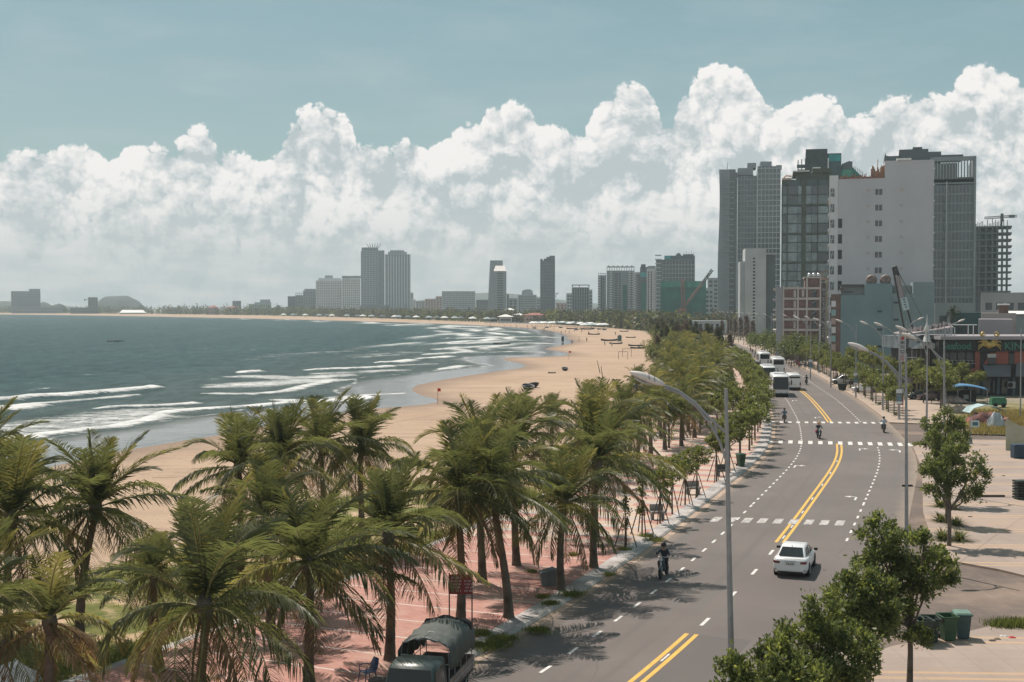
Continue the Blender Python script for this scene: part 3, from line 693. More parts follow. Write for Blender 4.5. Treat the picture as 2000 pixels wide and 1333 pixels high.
def far(px0, px1, yt, Y, dep, label, m_, nfl=None, nx=None, rot=0.0, gm=None, name='apartment_block', style='punched', **k):
    b = Bld(name, px0, px1, yt, Y, dep, label, rot)
    nfl = nfl or max(1, int(b.h/3.6)); nx = nx or max(2, int(b.w/4))
    if style == 'punched': punched(b, m_, nfl, nx, ww=b.w/nx*.55, wh=min(2.0, b.h/nfl*.5), z0=2.0, gm=gm, x0=.6, x1=b.w-.6)
    else: slabs_tower(b, gm or GLASS, m_, m_, nx=nx, **k)
    return b
# --- far left headland
b = far(22, 79, 569, 2750, 40, 'wide grey hotel block alone at the far left end of the bay', MIDG, 12, 14, name='hotel_block'); roofbox(b, b.w*.62, b.w, 3, 30, 5, MIDG)
far(24, 122, 600, 2700, 30, 'long low podium in front of the wide grey hotel block', MIDG, 2, 24, name='low_building')
b = far(172, 191, 581, 2600, 25, 'dark unfinished tower beside the rounded hill', DARKG, 10, 5, name='tower_block')
cr = MB(); cr.box(-7, -1.5, 0, 1.5, b.h-6, b.h-4); cr.box(-7.5, -6, 0, 2, b.h-8, b.h-3); b.part(cr, 'hoist', DARKG)
far(137, 172, 601, 2600, 30, 'low dark block left of the dark unfinished tower', DARKG, 2, 8, name='low_building')
b = Bld('warehouse', 234, 284, 609.3, 2500, 40, 'low warehouse with long white roof at the foot of the hill')
mb = MB(); mb.box(0, b.w, 0, b.d, 0, b.h-2); b.part(mb, 'wall', MIDG)
mb = MB(); mb.hexa([(-1, -2, b.h-1.9), (b.w+1, -2, b.h-1.9), (b.w+1, 20, b.h-1.9), (-1, 20, b.h-1.9), (5, 18, b.h+3.4), (b.w-5, 18, b.h+3.4), (b.w-4, 20, b.h+3.4), (4, 20, b.h+3.4)]); b.part(mb, 'roof', mat('white_metal_roof', (.8, .8, .78)))
far(337, 348, 600.5, 2450, 20, 'small pale block among the shore trees left of centre', PALE, 3, 3)
b = far(408, 426, 601, 2250, 25, 'small pink house with red hip roof beside the shore trees', PINK, 3, 5, name='house')
def hip(b, hh, m_=REDR, ov=1.5, x0=0, x1=None):
    x1 = b.w if x1 is None else x1; z = b.h; mb = MB(); i_ = min(b.d, x1-x0)*.42
    mb.hexa([(x0-ov, -ov, z+.02), (x1+ov, -ov, z+.02), (x1+ov, b.d+ov, z+.02), (x0-ov, b.d+ov, z+.02), (x0+i_, b.d*.45, z+hh), (x1-i_, b.d*.45, z+hh), (x1-i_, b.d*.55, z+hh), (x0+i_, b.d*.55, z+hh)]); b.part(mb, 'roof', m_)
hip(b, 4)
b = far(440, 470, 602.5, 2250, 25, 'long pink house with red hip roof left of the small square tower', PINK, 2, 9, name='house'); hip(b, 4)
b = far(454, 471, 588, 2350, 22, 'small square blue grey tower rising over red roofs', MIDG, 9, 4, gm=GLASSB, name='tower_block')
b = far(486, 530, 594, 2300, 25, 'stepped pale green apartment block behind the shore trees', CONC('pale_green_render', (.36, .44, .42)), 6, 12)
roofbox(b, b.w*.25, b.w, 4, 22, 3, PALE); roofbox(b, b.w*.5, b.w*.95, 5, 20, 5, PALE, z=b.h+3)
b = far(536, 550, 599.5, 2200, 16, 'small grey house with domed roof right of the pale green block', MIDG, 3, 3, name='house')
mb = MB(); mb.lathe([(b.w*.3, 0), (b.w*.27, 1.5), (b.w*.16, 3), (.4, 3.6)], 12, c=(b.w/2, 8, b.h)); b.part(mb, 'dome', MIDG)
b = far(562, 578, 579, 2250, 30, 'dark narrow block at the left end of the tall group', DARKG, 12, 4)
b = far(577, 593, 577, 2200, 30, 'grey block with open roof frame between dark narrow block and stepped block', MIDG, 12, 5)
for i in range(5): pass
f = MB(); f.box(0, b.w, 2, 3, b.h+3.2, b.h+4)
for i in range(5): f.box(b.w*i/4.2, b.w*i/4.2+.8, 2.1, 2.9, b.h, b.h+3.2)
b.part(f, 'roof_frame', DARKG)
b = far(592, 618, 568, 2180, 40, 'grey stepped block left of the white apartment towers', MIDG, 14, 7); roofbox(b, b.w*.1, b.w, 5, 25, 3, MIDG)
b = far(617, 668, 548, 2150, 45, 'broad white apartment tower with centre roof block', WHW, 20, 14); roofbox(b, b.w*.1, b.w*.98, 5, 30, 4, WHW); roofbox(b, b.w*.35, b.w*.65, 6, 28, 8.5, PALE)
b = far(668, 704, 544, 2120, 40, 'white apartment tower with flat overhanging crown left of the twin towers', WHW, 20, 9)
f = MB(); f.box(0, b.w+1, -2, 30, b.h+1, b.h+4); b.part(f, 'crown_slab', MIDG)
roofbox(b, b.w*.05, b.w*.5, 2, 28, .98, MIDG)
# twin towers
b = Bld('hotel_tower', 705, 751, 490.5, 2500, 45, 'dark glass twin tower with horned roof ornament', 0)
slabs_tower(b, GLASSB, MIDG, MIDG, fh=4.0, nx=6, finw=1.0, x0=0, x1=b.w*.74, h=b.h, th=1.2)
mb = MB(); mb.box(b.w*.74+.05, b.w, -3, b.d, 0, b.h+1); mb.box(-1.5+3, b.w*.74, 5, b.d-5, b.h+.5, b.h+7); b.part(mb, 'glass_core', GLASSB)
f = MB()
for i in range(6):
    a = (i-2.5)/2.5; xc = b.w*.55+a*9
    f.tube([(xc, 20, b.h+7), (xc+a*2, 20, b.h+11), (xc+a*5, 20, b.h+14), (xc+a*4.5, 20, b.h+17)], [.9, .8, .6, .2], 6)
b.part(f, 'horned_ornament', DARKG)
b = Bld('hotel_tower', 752, 802, 497, 2480, 45, 'pale twin tower with stepped octagonal crown', 0)
slabs_tower(b, GLASS, MIDG, PALE, fh=4.0, nx=9, finw=2.0, th=1.2, out=.5, fo=.7)
roofbox(b, b.w*.12, b.w*.85, 4, 35, 5, MIDG); roofbox(b, b.w*.2, b.w*.75, 5, 33, 8, MIDG)
b = far(704, 762, 596, 2300, 40, 'dark low podium at the foot of the horned twin tower', DARKG, 4, 12, name='podium_building')
b = far(762, 803, 602, 2290, 40, 'grey low podium at the foot of the pale twin tower', DARKG, 3, 12, name='podium_building')
for a in [(801.5,807.5,572,2250,'thin slab block directly right of the pale twin tower',PALE),(804,812,585,2100,'small white slab block behind the beach trees',WHW),(812,830,588,2050,'low pale block right of the small white slab',PALE),
          (830,852,584,2050,'pinkish stepped block left of the long grid block',PINK),(851,864,579,2000,'pinkish narrow block touching the long grid block',PINK),
          (930,954,586,1900,'dark roofed block right of the long grid block',DARKG),(990,994,575,1500,'thin dark slab behind the sloping roof tower',DARKG),(993,1011,583,1500,'low grey block right of the sloping roof tower',MIDG),
          (1048,1055,582,1600,'thin pale block left of the dark tapering tower',PALE),(1086,1110,592,1450,'pink low block right of the dark tapering tower',PINK),(1106,1119,573,1400,'pale narrow block behind the ribbed dark block',PALE),
          (1150,1157,566,1350,'pale slim block right of the ribbed dark block',PALE),(1382,1404,543,1100,'pale block with small roof tower left of the wavy tower',PALE),(1376,1394,563,1000,'low pale green block beside the green netted building',CONC('pale_green_render',(.3,.4,.38)))]:
    far(a[0], a[1], a[2], a[3], 25, a[4], a[5])
b = far(863, 928, 569, 1950, 30, 'long pale block with even grid of small windows', PALE, 11, 22)
b = far(1012, 1048, 576, 1600, 25, 'pale stepped block with domed top room', PALE, 9, 10); roofbox(b, b.w*.2, b.w*.8, 3, 18, 4.5, PALE)
mb = MB(); mb.lathe([(6, 0), (6, 1), (3.5, 2.6), (.5, 3.2)], 12, c=(b.w/2, 10, b.h+4.5)); b.part(mb, 'dome', MIDG)
# slanted pair
b = Bld('tower_block', 955, 982, 509, 1650, 18, 'tall grey slab leaning behind the sloping roof tower')
mb = MB(); mb.hexa([(-2, 0, 0), (b.w, 0, 0), (b.w, 18, 0), (-2, 18, 0), (1.5, 0, b.h), (b.w, 0, b.h), (b.w, 18, b.h), (1.5, 18, b.h)]); b.part(mb, 'wall', MIDG)
e = MB(); e.box(-.02, .3, 2, 16, -.6, .6); me = e.mesh('balcony', PALE)
for j in range(20): link('balcony', me, b.o, loc=(-2.4+3.5*(j+1)/22, 0, 3+j*(b.h-6)/20))
b = Bld('tower_block', 963, 989, 530, 1580, 25, 'grey tower with bright sloping roof')
punched(b, MIDG, 18, 5, ww=2.2, wh=1.6, x0=b.w*.35, x1=b.w*.75, z0=3, gm=GLASS)
mb = MB(); h_ = b.h; mb.hexa([(1, -.5, h_), (b.w-.2, -.5, h_+.2), (b.w-.2, 24, h_+2), (1, 24, h_+2), (3, 10, h_+7), (b.w-2, 10, h_+7), (b.w-3, 22, h_+7), (3, 22, h_+7)]); b.part(mb, 'roof', mat('bright_metal_roof', (.78, .72, .68)))
# dark tower with jagged top
b = Bld('tower_block', 1055, 1084, 509, 1500, 28, 'dark glass tower with jagged unfinished top')
slabs_tower(b, GLASSB, DARKG, DARKG, fh=3.6, nx=5, out=.3, th=.7)
for i, (x0, x1, hh) in enumerate(((.25, 1, 2.2), (.42, 1, 4.2), (.62, 1, 5.6), (0, .18, 1.8))): roofbox(b, b.w*x0+i*.05, b.w*x1-i*.05, 3+i*.1, 22-i*.1, hh, DARKG, 'roof_frame')
h_ = MB(); h_.tube([(b.w+.5, 0, b.h*.42), (b.w+4, 0, b.h*.44)], .5, 5); h_.tube([(b.w+1, 0, b.h*.36), (b.w+1, 0, b.h*.43)], .4, 5); b.part(h_, 'hoist', DARKG)
# ribbed dark block
b = Bld('apartment_block', 1117, 1151, 561, 1300, 24, 'dark block with pale vertical ribs and open roof beam')
slabs_tower(b, GLASS, DARKG, MIDG, fh=3.6, nx=7, out=.5, th=.5, finw=.8, h=b.h, fo=.6)
f = MB(); f.box(-.2, b.w+.2, -.3, 1, b.h+1.5, b.h+2.4); f.box(-.1, .9, -.2, .9, b.h, b.h+1.5); f.box(b.w-.9, b.w+.1, -.2, .9, b.h, b.h+1.5); f.box(b.w*.4, b.w*.45, -.2, .9, b.h, b.h+1.5); b.part(f, 'roof_beam', DARKG)
# group with balconies
def balconies(b, x0, x1, n, z0, fh, m_=None, dp=1.3, hh=1.0):
    e = MB(); e.box(x0, x1, -dp, -.02, -hh/2, hh/2); me = e.mesh('balcony', m_ or WHW)
    b.rep(me, 'balcony', [(0, 0, z0+fh*i) for i in range(n)])
def columnbld(px0, px1, yt, Y, label, wall, bals, nfl=20, dep=22, gm=GLASS, rot=0.0):
    b = Bld('apartment_block', px0, px1, yt, Y, dep, label, rot); mb = MB(); mb.box(0, b.w, 0, dep, 0, b.h); b.part(mb, 'wall', wall)
    fh = (b.h-4)/nfl
    for x0, x1, kind in bals:
        if kind == 'b': balconies(b, b.w*x0, b.w*x1, nfl, 4+fh*.3, fh)
        elif kind == 'w':
            e = MB(); e.box(b.w*x0, b.w*x1, -.06, .1, -.8, .8); me = e.mesh('window', gm); b.rep(me, 'window', [(0, 0, 4+fh*(i+.5)) for i in range(nfl-1)])
        else:
            e = MB(); e.box(b.w*x0, b.w*x1, -.4, .1, 3, b.h*(.72 if kind == 'n' else .98)); b.part(e, 'safety_net' if kind == 'n' else 'glass_strip', NETG if kind == 'n' else gm)
    return b
b = columnbld(1168, 1184, 538, 1180, 'narrow balcony block at the left of the ornate row', MIDG, [(.0, .3, 'b'), (.35, .5, 'g'), (.6, .75, 'w')], 16)
f = MB()
for i in range(4): f.box(b.w*i/3.3, b.w*i/3.3+.4, 0, .5, b.h, b.h+1.4)
f.box(0, b.w, 0, .6, b.h+1.4, b.h+1.9); b.part(f, 'roof_frame', MIDG)
b = columnbld(1185, 1239, 529, 1150, 'broad grey block with arcaded roof frame and green net strip', MIDG, [(.1, .2, 'b'), (.28, .4, 'w'), (.43, .5, 'w'), (.58, .72, 'n'), (.78, .86, 'b'), (.9, .97, 'b')], 20)
f = MB()
for i in range(12): f.box(b.w*i/11.3, b.w*i/11.3+.5, .5, 1.2, b.h, b.h+2.8)
f.box(0, b.w, .3, 1.4, b.h+2.8, b.h+3.8)
for i in range(6): f.box(b.w*(i+.3)/6, b.w*(i+.55)/6, .4, 1.3, b.h+3.8, b.h+4.6)
b.part(f, 'roof_arcade', MIDG)
b = columnbld(1237, 1251, 532, 1130, 'slim pale block with stacked white balconies right of the arcaded block', PALE, [(.0, .35, 'b'), (.55, .9, 'w')], 20)
b = columnbld(1250, 1268, 522, 1120, 'dark block with green net and rooftop tanks', DARKG, [(.1, .9, 'n'), (.3, .7, 'w')], 20, gm=GLASSG); roofbox(b, b.w*.1, b.w*.6, 2, 12, 2.5, DARKG)
mb = MB(); mb.box(b.w*.05, b.w*.95, -.7, -.45, b.h*.82, b.h*.9); b.part(mb, 'net_panel', NETT)
b = columnbld(1263, 1282, 525, 1110, 'white apartment block with stacked balconies left of the tall grid block', WHW, [(.1, .25, 'w'), (.4, .55, 'w'), (.72, 1.0, 'b')], 20); roofbox(b, b.w*.1, b.w*.9, 3, 15, 2.4, MIDG)
b = Bld('office_block', 1281, 1357, 507, 1080, 30, 'tall grey grid block with teal roof panel above the green net')
slabs_tower(b, GLASS, MIDG, MIDG, fh=3.5, nx=12, out=.35, th=.8, finw=.7)
roofbox(b, b.w*.22, b.w, 3, 25, 3.2, DARKG); mb = MB(); mb.box(b.w*.22, b.w*.38, 2.6, 2.9, b.h+.3, b.h+3); b.part(mb, 'teal_panel', NETT)
f = MB(); f.lathe([(2.2, 0), (2.2, 1), (1.2, 2.2), (.2, 2.6)], 10, c=(b.w*.58, 8, b.h+3.2)); f.box(b.w*.7, b.w*.97, 4, 6, b.h+3.2, b.h+4.4)
for i in range(5): f.tube([(b.w*(.72+.065*i), 5, b.h+4.4), (b.w*(.72+.065*i), 5, b.h+6+i % 2)], .15, 5)
b.part(f, 'roof_plant', DARKG)
balconies(b, -.8, b.w*.14, 16, 6, 3.4, PALE)
b = Bld('netted_building', 1290, 1379, 549, 940, 28, 'building under construction wrapped in green safety net')
mb = MB(); mb.box(.2, b.w-.2, .4, b.d, 0, b.h-.5); b.part(mb, 'wall', mat('netted_core', (.03, .075, .07), .9))
random.seed(4)
nm = []; 
for i in range(22):
    x0 = b.w*i/22; hh = b.h-random.random()*1.2; e = MB(); e.box(x0+.02, x0+b.w/22-.02, random.random()*.22, .38, 4+random.random()*1.5, hh); b.part(e, 'net_sheet', NETG)
e = MB(); e.box(0, b.w, -.12, .0, b.h-4.5, b.h-.2); b.part(e, 'pale_net_band', mat('pale_net', (.08, .32, .26), .9, .5, .2, col2=(.03, .16, .13)))
e = MB(); e.box(-2, b.w+1, -1, 0, 2.6, 3.4); e.box(0, b.w, -.5, .2, 0, 2.6); b.part(e, 'hoarding', MIDG)
# red tower crane
def lattice(mb, a, b_, w_, n, r_=.10):
    a, b_ = Vector(a), Vector(b_); t_ = (b_-a).normalized(); s1 = t_.cross(Vector((0, 1, 0)));
    if s1.length < .1: s1 = t_.cross(Vector((1, 0, 0)))
    s1.normalize(); s2 = t_.cross(s1); P_ = []
    for i in range(n+1): c = a.lerp(b_, i/n); P_.append([c+s1*w_*p+s2*w_*q_ for p, q_ in ((-.5, -.5), (.5, -.5), (.5, .5), (-.5, .5))])
    for k in range(4): mb.tube([P_[0][k], P_[-1][k]], r_, 4)
    for i in range(n):
        for k in range(4): mb.tube([P_[i][k], P_[i+1][(k+1) % 4]], r_*.7, 3, cap=False); mb.tube([P_[i][k], P_[i][(k+1) % 4]], r_*.6, 3, cap=False)
c0 = D(1336, 612, 900); cr = empty('tower_crane', (c0.x, 900, 0), 0, 'red luffing tower crane standing before the green net', 'crane')
mb = MB(); lattice(mb, (0, 0, 0), (-1.2, 0, D(1336, 545, 900).z), 2.0, 16, .22); mb.build('mast', REDS, cr)
mb = MB(); pj = D(1391, 527, 900); lattice(mb, (0, -1, 14), (pj.x-c0.x-2, -1, pj.z-3), 1.3, 16, .16); mb.build('jib', REDS, cr)
mb = MB(); lattice(mb, (pj.x-c0.x-7, -1, pj.z-9.5), (pj.x-c0.x, -1, pj.z), 1.5, 5, .3); mb.build('jib_tip', DARKG, cr)
mb = MB(); mb.box(-3, 1.5, -2, 1, 10, 13); mb.box(-5.5, -3.5, -1.5, .5, 9, 12); mb.build('counterweight', REDS, cr)
# wavy tower
b = Bld('apartment_tower', 1403, 1523, 330, 850, 32, 'tallest grey tower with wavy left edge and stacked balconies')
sc_ = b.w/120
def lx_(px): return (px-1403)*sc_
H_ = b.z(330)
mb = MB()
rings = []
for i in range(24):
    z_ = H_*i/23*.995; q_ = .55*math.sin(i/23*7+2.2)
    rings.append([(q_, 0, z_), (lx_(1424), 0, z_), (lx_(1424), 26, z_), (q_+1, 26, z_)])
mb.loft(rings, sm=False); b.part(mb, 'curved_wing', MIDG)
e = MB(); e.box(lx_(1409), lx_(1433), -1.0, 20, -.35, .35); me = e.mesh('balcony', MIDG); b.rep(me, 'balcony', [(0, 0, 4+i*3.55) for i in range(int((H_-6)/3.55))])
e = MB(); e.box(lx_(1411), lx_(1436), .3, 22, 0, H_-.5); b.part(e, 'glass_core', GLASS)
e = MB(); e.box(lx_(1435), lx_(1439), -1.2, 20, 0, b.z(338)); b.part(e, 'shaft', DARKG)
def gridpart(x0, x1, y0, zt_, nx, sm_, cm, fh=3.5, th=.55, fw=.35):
    c = MB(); c.box(x0+.3, x1-.3, y0+.6, 26, 0, zt_-.5); b.part(c, 'glass_core', cm)
    e = MB(); e.box(x0, x1, y0, y0+4, -th/2, th/2); me = e.mesh('floor_edge', sm_); n = int((zt_-4)/fh); b.rep(me, 'floor_edge', [(0, 0, 3+fh*i) for i in range(n+1)])
    e = MB(); e.box(-fw/2, fw/2, y0-.1, y0+3, 0, zt_); me = e.mesh('pier', sm_); b.rep(me, 'pier', [(x0+fw/2+(x1-x0-fw)*i/nx, 0, 0) for i in range(nx+1)])
gridpart(lx_(1440), lx_(1477.5), 0, b.z(343), 6, MIDG, GLASSB); gridpart(lx_(1478), lx_(1523), -3, b.z(326), 6, PALE, GLASSB)
e = MB(); e.box(lx_(1440), lx_(1470), 1, 20, b.z(343)+.1, b.z(329)); e.box(lx_(1459), lx_(1476), 2, 18, b.z(329)+.1, b.z(319)); e.box(lx_(1484), lx_(1506), 1, 18, b.z(326)+.1, b.z(317)); e.box(lx_(1523-9), lx_(1525), -3, 10, b.z(333), b.z(326)+.1)
e.tube([(lx_(1420), 3, H_), (lx_(1420), 3, H_+4)], .2, 5); b.part(e, 'roof_rooms', MIDG)
# slim white slab
b = Bld('slab_tower', 1455, 1496, 485.5, 600, 20, 'slim blank white slab with one column of slot windows', rot=.12)
punched(b, CONC('blue_white_render', (.46, .49, .50)), 22, 1, ww=1.0, wh=.8, x0=b.w*.3, x1=b.w*.55, z0=3, zt=b.h-4)
e = MB(); e.box(b.w+.02, b.w+4.2, 1, 18, 0, b.h-3); b.part(e, 'rear_wing', DARKG)
e = MB(); e.box(-2.2, -.02, 2, 19, 0, b.h-6); b.part(e, 'side_wing', PALE)
e = MB(); e.box(b.w, b.w+4.5, -.3, 18, b.h-3+.02, b.h-2.2); b.part(e, 'parapet', PALE)
# green mesh tower under construction, far behind
b = Bld('construction_tower', 1572, 1640, 292, 560, 24, 'unfinished tower with dark mesh and teal glass upper floors', 0)
h_ = b.h; e = MB(); e.box(0, b.w*.62, 0, 20, 0, h_); b.part(e, 'wall', mat('dark_mesh', (.05, .07, .075), .8, .2, .3))
e = MB(); e.box(b.w*.62+.05, b.w*1.02, .5, 18, 0, h_-2); b.part(e, 'glass_bay', mat('dark_teal_glass', (.03, .075, .08), .3, .3, .3))
e = MB(); e.box(b.w*.66, b.w*1.0, .2, .45, h_-5.5, h_-2.5); b.part(e, 'teal_panel', NETT)
e = MB(); e.box(b.w*.63, b.w*.66, .1, .4, h_-9, h_-4); b.part(e, 'bright_gap', mat('pale_panel', (.7, .75, .75)))
f = MB()
x0, x1 = -b.w*.22, -b.w*.01
for i in range(3): f.box(x0+(x1-x0)*i/2-.2, x0+(x1-x0)*i/2+.2, 1, 1.4, h_-24, h_-4.5+i*.3)
for i in range(6): f.box(x0-.3, x1+.1, .9, 10, h_-9-i*3.2, h_-8.6-i*3.2)
f.box(x0-.5, x0+3, .8, 2, h_-8, h_-6.5); b.part(f, 'bare_frame', DARKG)
e = MB(); e.box(x0-4.3, x0-3.3, 0, 1, h_-24, h_-13); e.box(x0-3.0, x0-1.5, 0, 1, h_-23, h_-13); b.part(e, 'teal_net', NETT)
x0 = b.w*1.04; f = MB(); f.box(x0, x0+b.w*.42, 2, 18, 0, h_-17); b.part(f, 'lower_core', mat('dark_mesh', (.05, .07, .075)))
f = MB(); f.box(x0-.2, x0+b.w*.3, 1.2, 14, h_-16.9, h_-9); b.part(f, 'net_wrap', mat('light_green_net', (.10, .34, .25), .8, .4, .3, col2=(.05, .20, .15)))
f = MB(); f.hexa([(x0+b.w*.3, 1.3, h_-24), (x0+b.w*.62, 6, h_-24), (x0+b.w*.62, 16, h_-24), (x0+b.w*.3, 14, h_-24), (x0+b.w*.3, 1.3, h_-8), (x0+b.w*.62, 6, h_-12.5), (x0+b.w*.62, 16, h_-12.5), (x0+b.w*.3, 14, h_-8)]); b.part(f, 'net_wrap', NETG)
f = MB(); f.prism([(x0, h_-8.9), (x0+b.w*.3, h_-8.9), (x0+b.w*.3, h_-5.6), (x0+b.w*.2, h_-5.4), (x0, h_-6.6)], 1.5, 12); b.part(f, 'roof_frame', DARKG)
f = MB()
for i in range(7): f.tube([(x0+b.w*(.3+.05*i), 4, h_-13), (x0+b.w*(.3+.05*i), 4, h_-6.5-i*.55)], .12, 4)
b.part(f, 'column_bars', DARKG)
# green glass block
b = Bld('glass_block', 1526, 1622, 352, 430, 24, 'olive framed glass block behind the brick frame building', rot=0)
OLV = mat('olive_panel', (.075, .095, .075), .6, .2, .3)
punched_h = b.h
e = MB(); e.box(0, b.w, .4, b.d, 0, b.h); b.part(e, 'wall', mat('glass_backing', (.07, .10, .105), .3, .3, .2))
ncol = [(.015, .10, 0), (.125, .32, 1), (.33, .40, 1), (.49, .60, 1), (.61, .72, 1), (.74, .95, 1)]
random.seed(9)
PAN = [mat('pane_a', (.16, .22, .23), .15, .3, .4, spec=.8), mat('pane_b', (.10, .15, .16), .12, .3, .4, spec=.8), mat('pane_c', (.055, .075, .085), .12, .3, .4, spec=.8)]
nf = 17; fh = (b.h-2)/nf
for k, mm in enumerate(PAN): pass
cnt = 0
for ci, (x0, x1, kk) in enumerate(ncol):
    for j in range(3, nf):
        e = MB(); e.box(b.w*x0, b.w*x1, .1, .38, fh*j+.25, fh*(j+1)-.1-(.5 if j % 3 == 2 else 0)); b.part(e, 'window', PAN[random.choice([0, 0, 1, 1, 2])]); cnt += 1
for x0, x1 in ((-.005, .012), (.10, .125), (.405, .485), (.955, 1.0), (.725, .737)):
    e = MB(); e.box(b.w*x0, b.w*x1, -.1, .6, 0, b.h); b.part(e, 'pier', OLV)
for j in range(0, nf+1, 3):
    e = MB(); e.box(0, b.w, -.02, .5, fh*j-.3, fh*j+.25); b.part(e, 'floor_band', OLV)
e = MB(); e.box(b.w*.30, b.w, 1, 20, b.h+.01, b.h+2.2); e.box(b.w*.22, b.w*.56, .5, 20, b.h+2.21, b.h+2.7); e.box(b.w*.62, b.w, 0, 20, b.h+2.21, b.h+3.6); b.part(e, 'roof_rooms', OLV)
e = MB(); e.box(b.w*.22, b.w*.56, .3, 12, b.h+2.75, b.h+3.05); e.box(b.w*.63, b.w*.78, -.2, 12, b.h+3.65, b.h+4.0); b.part(e, 'white_canopy', mat('white_canopy', (.8, .8, .78)))
e = MB(); e.box(0, b.w*.2, .6, 12, b.h+.02, b.h+.7); e.tube([(b.w*.02, 4, b.h+.7), (b.w*.08, 4, b.h+1.8), (b.w*.2, 4, b.h+1.6)], .3, 6); b.part(e, 'roof_garden', mat('roof_terrace', (.5, .36, .28)))
# big glass tower behind the white building
b = Bld('hotel_tower', 1741, 1903, 308, 480, 34, 'broad glass hotel tower standing behind the blank white building')
q_ = b.w/162.0
def hx(px): return (px-1741)*q_
slabs_tower(b, GLASSB, MIDG, MIDG, fh=3.45, nx=12, out=.35, th=.6, x0=hx(1815), x1=hx(1900), h=b.z(358), finw=.3)
e = MB(); e.box(0, hx(1815)-.02, .2, b.d, 0, b.z(318)); e.box(hx(1900)+.02, hx(1904), -.8, b.d, 0, b.z(310)); e.box(hx(1815), hx(1900), 0, b.d-.5, b.z(358)+1, b.z(353)); b.part(e, 'wall', MIDG)
e = MB(); e.box(hx(1815)+.3, hx(1868), .6, 28, b.z(353)+.02, b.z(322)); b.part(e, 'top_glass', GLASSB)
e = MB()
for px in np.linspace(1818, 1899, 15): e.box(hx(px)-.22, hx(px)+.22, .1, .5, b.z(353), b.z(318))
e.box(hx(1815), hx(1900), -.1, 1.2, b.z(318)+.01, b.z(310)); e.box(hx(1868), hx(1900), 10, 11, b.z(353), b.z(345)); b.part(e, 'crown_frame', MIDG)
for x0, x1, y0, y1 in ((1727, 1758, 318, 304), (1754, 1812, 318, 292), (1781, 1800, 291.5, 288), (1812, 1837, 318, 298), (1837, 1880, 309, 305)):
    e = MB(); e.box(hx(x0), hx(x1)-.05, 2, 22, b.z(y0)+.02, b.z(y1)); b.part(e, 'roof_room', DARKG)
e = MB(); e.box(hx(1815.5), hx(1817.5), -.9, .0, 0, b.z(358)); e.box(hx(1846), hx(1848.5), -.9, .0, 0, b.z(358)); b.part(e, 'balcony_stack', PALE)
e = MB(); e.box(hx(1842), hx(1846), -1.0, .2, -.55, .55); me = e.mesh('balcony', DARKG); b.rep(me, 'balcony', [(0, 0, 8+3.45*i) for i in range(int((b.z(362)-8)/3.45))])
# concrete skeleton
b = Bld('concrete_skeleton', 1903, 1976, 436, 640, 22, 'bare concrete tower skeleton with open floors', 0)
nfl = 16; fh = (b.z(444)-2)/nfl
e = MB(); e.box(0, b.w*.97, -.5, 20, -.35, .35); me = e.mesh('floor_slab', DARKG); b.rep(me, 'floor_slab', [(random.random()*.4, 0, 2+fh*(i+1)) for i in range(nfl)])
e = MB(); e.box(-.5, .5, 0, 1, 0, b.z(444)); me = e.mesh('column', DARKG); b.rep(me, 'column', [(b.w*x_, .3, 0) for x_ in (.03, .12, .30, .47, .60, .73, .86)]+[(b.w*x_, 14, 0) for x_ in (.03, .3, .47, .6)])
e = MB(); e.box(.4, b.w*.45, 3, 16, 0, b.z(448)); e.box(b.w*.46, b.w*.6, 8, 16, 0, b.z(448)); b.part(e, 'core_wall', DARKG)
e = MB(); e.box(b.w*.85, b.w*.87, -1, 0, 0, b.z(432)); b.part(e, 'mast', DARKG)
e = MB(); random.seed(3)
for i in range(18): x_ = b.w*(.02+.78*i/18); e.box(x_, x_+.35, 1, 1.3, b.z(444), b.z(444)+1+random.random()*3)
b.part(e, 'rebar', DARKG)
e = MB(); zz_ = b.z(424); lattice(e, (b.w*.25, 1, zz_-.6), (b.w*1.12, 1, zz_), 1.0, 14, .12); e.box(b.w*.68, b.w*.76, 0, 2, zz_-2.5, zz_+1.4); e.box(b.w*.9, b.w*1.05, 0, 2, zz_-.8, zz_+.6); e.tube([(b.w*.7, 1, b.z(444)), (b.w*.7, 1, zz_)], .5, 6); b.part(e, 'roof_crane', DARKG)
# white blank building and teal neighbour
ROT = .205
b = Bld('white_building', 1636, 1822, 350, 292, 16, 'tall blank white building with one column of double windows', rot=0.0)
e = MB(); q_ = b.w/186.0
def wx(px): return (px-1636)*q_
zs = b.z(350.5); zt_ = b.z(317)
e.prism([(0, 0), (b.w, 0), (b.w, zt_), (wx(1727), zt_), (wx(1727), zs), (0, zs)], 0, 15.9); b.part(e, 'wall', CONC('white_gable_render', (.47, .475, .50), .85, .06, .12))
sc1 = MB(); sc1.box(-.75, -.09, -.06, .10, -.65, .65); sc1.box(.09, .75, -.06, .10, -.65, .65); me = sc1.mesh('window', mat('frosted_pane', (.13, .12, .125), .3))
fl_ = (b.z(377)-b.z(529))/5
b.rep(me, 'window', [(wx(1715.5), 0, b.z(377)-fl_*i) for i in range(6)])
vt = MB(); vt.box(-.4, .4, -.03, .1, -.35, .35); me = vt.mesh('vent_patch', mat('patched_render', (.42, .395, .39)))
b.rep(me, 'vent_patch', [(wx(x_), 0, b.z(374)-fl_*i) for i in range(6) for x_ in (1695, 1760)])
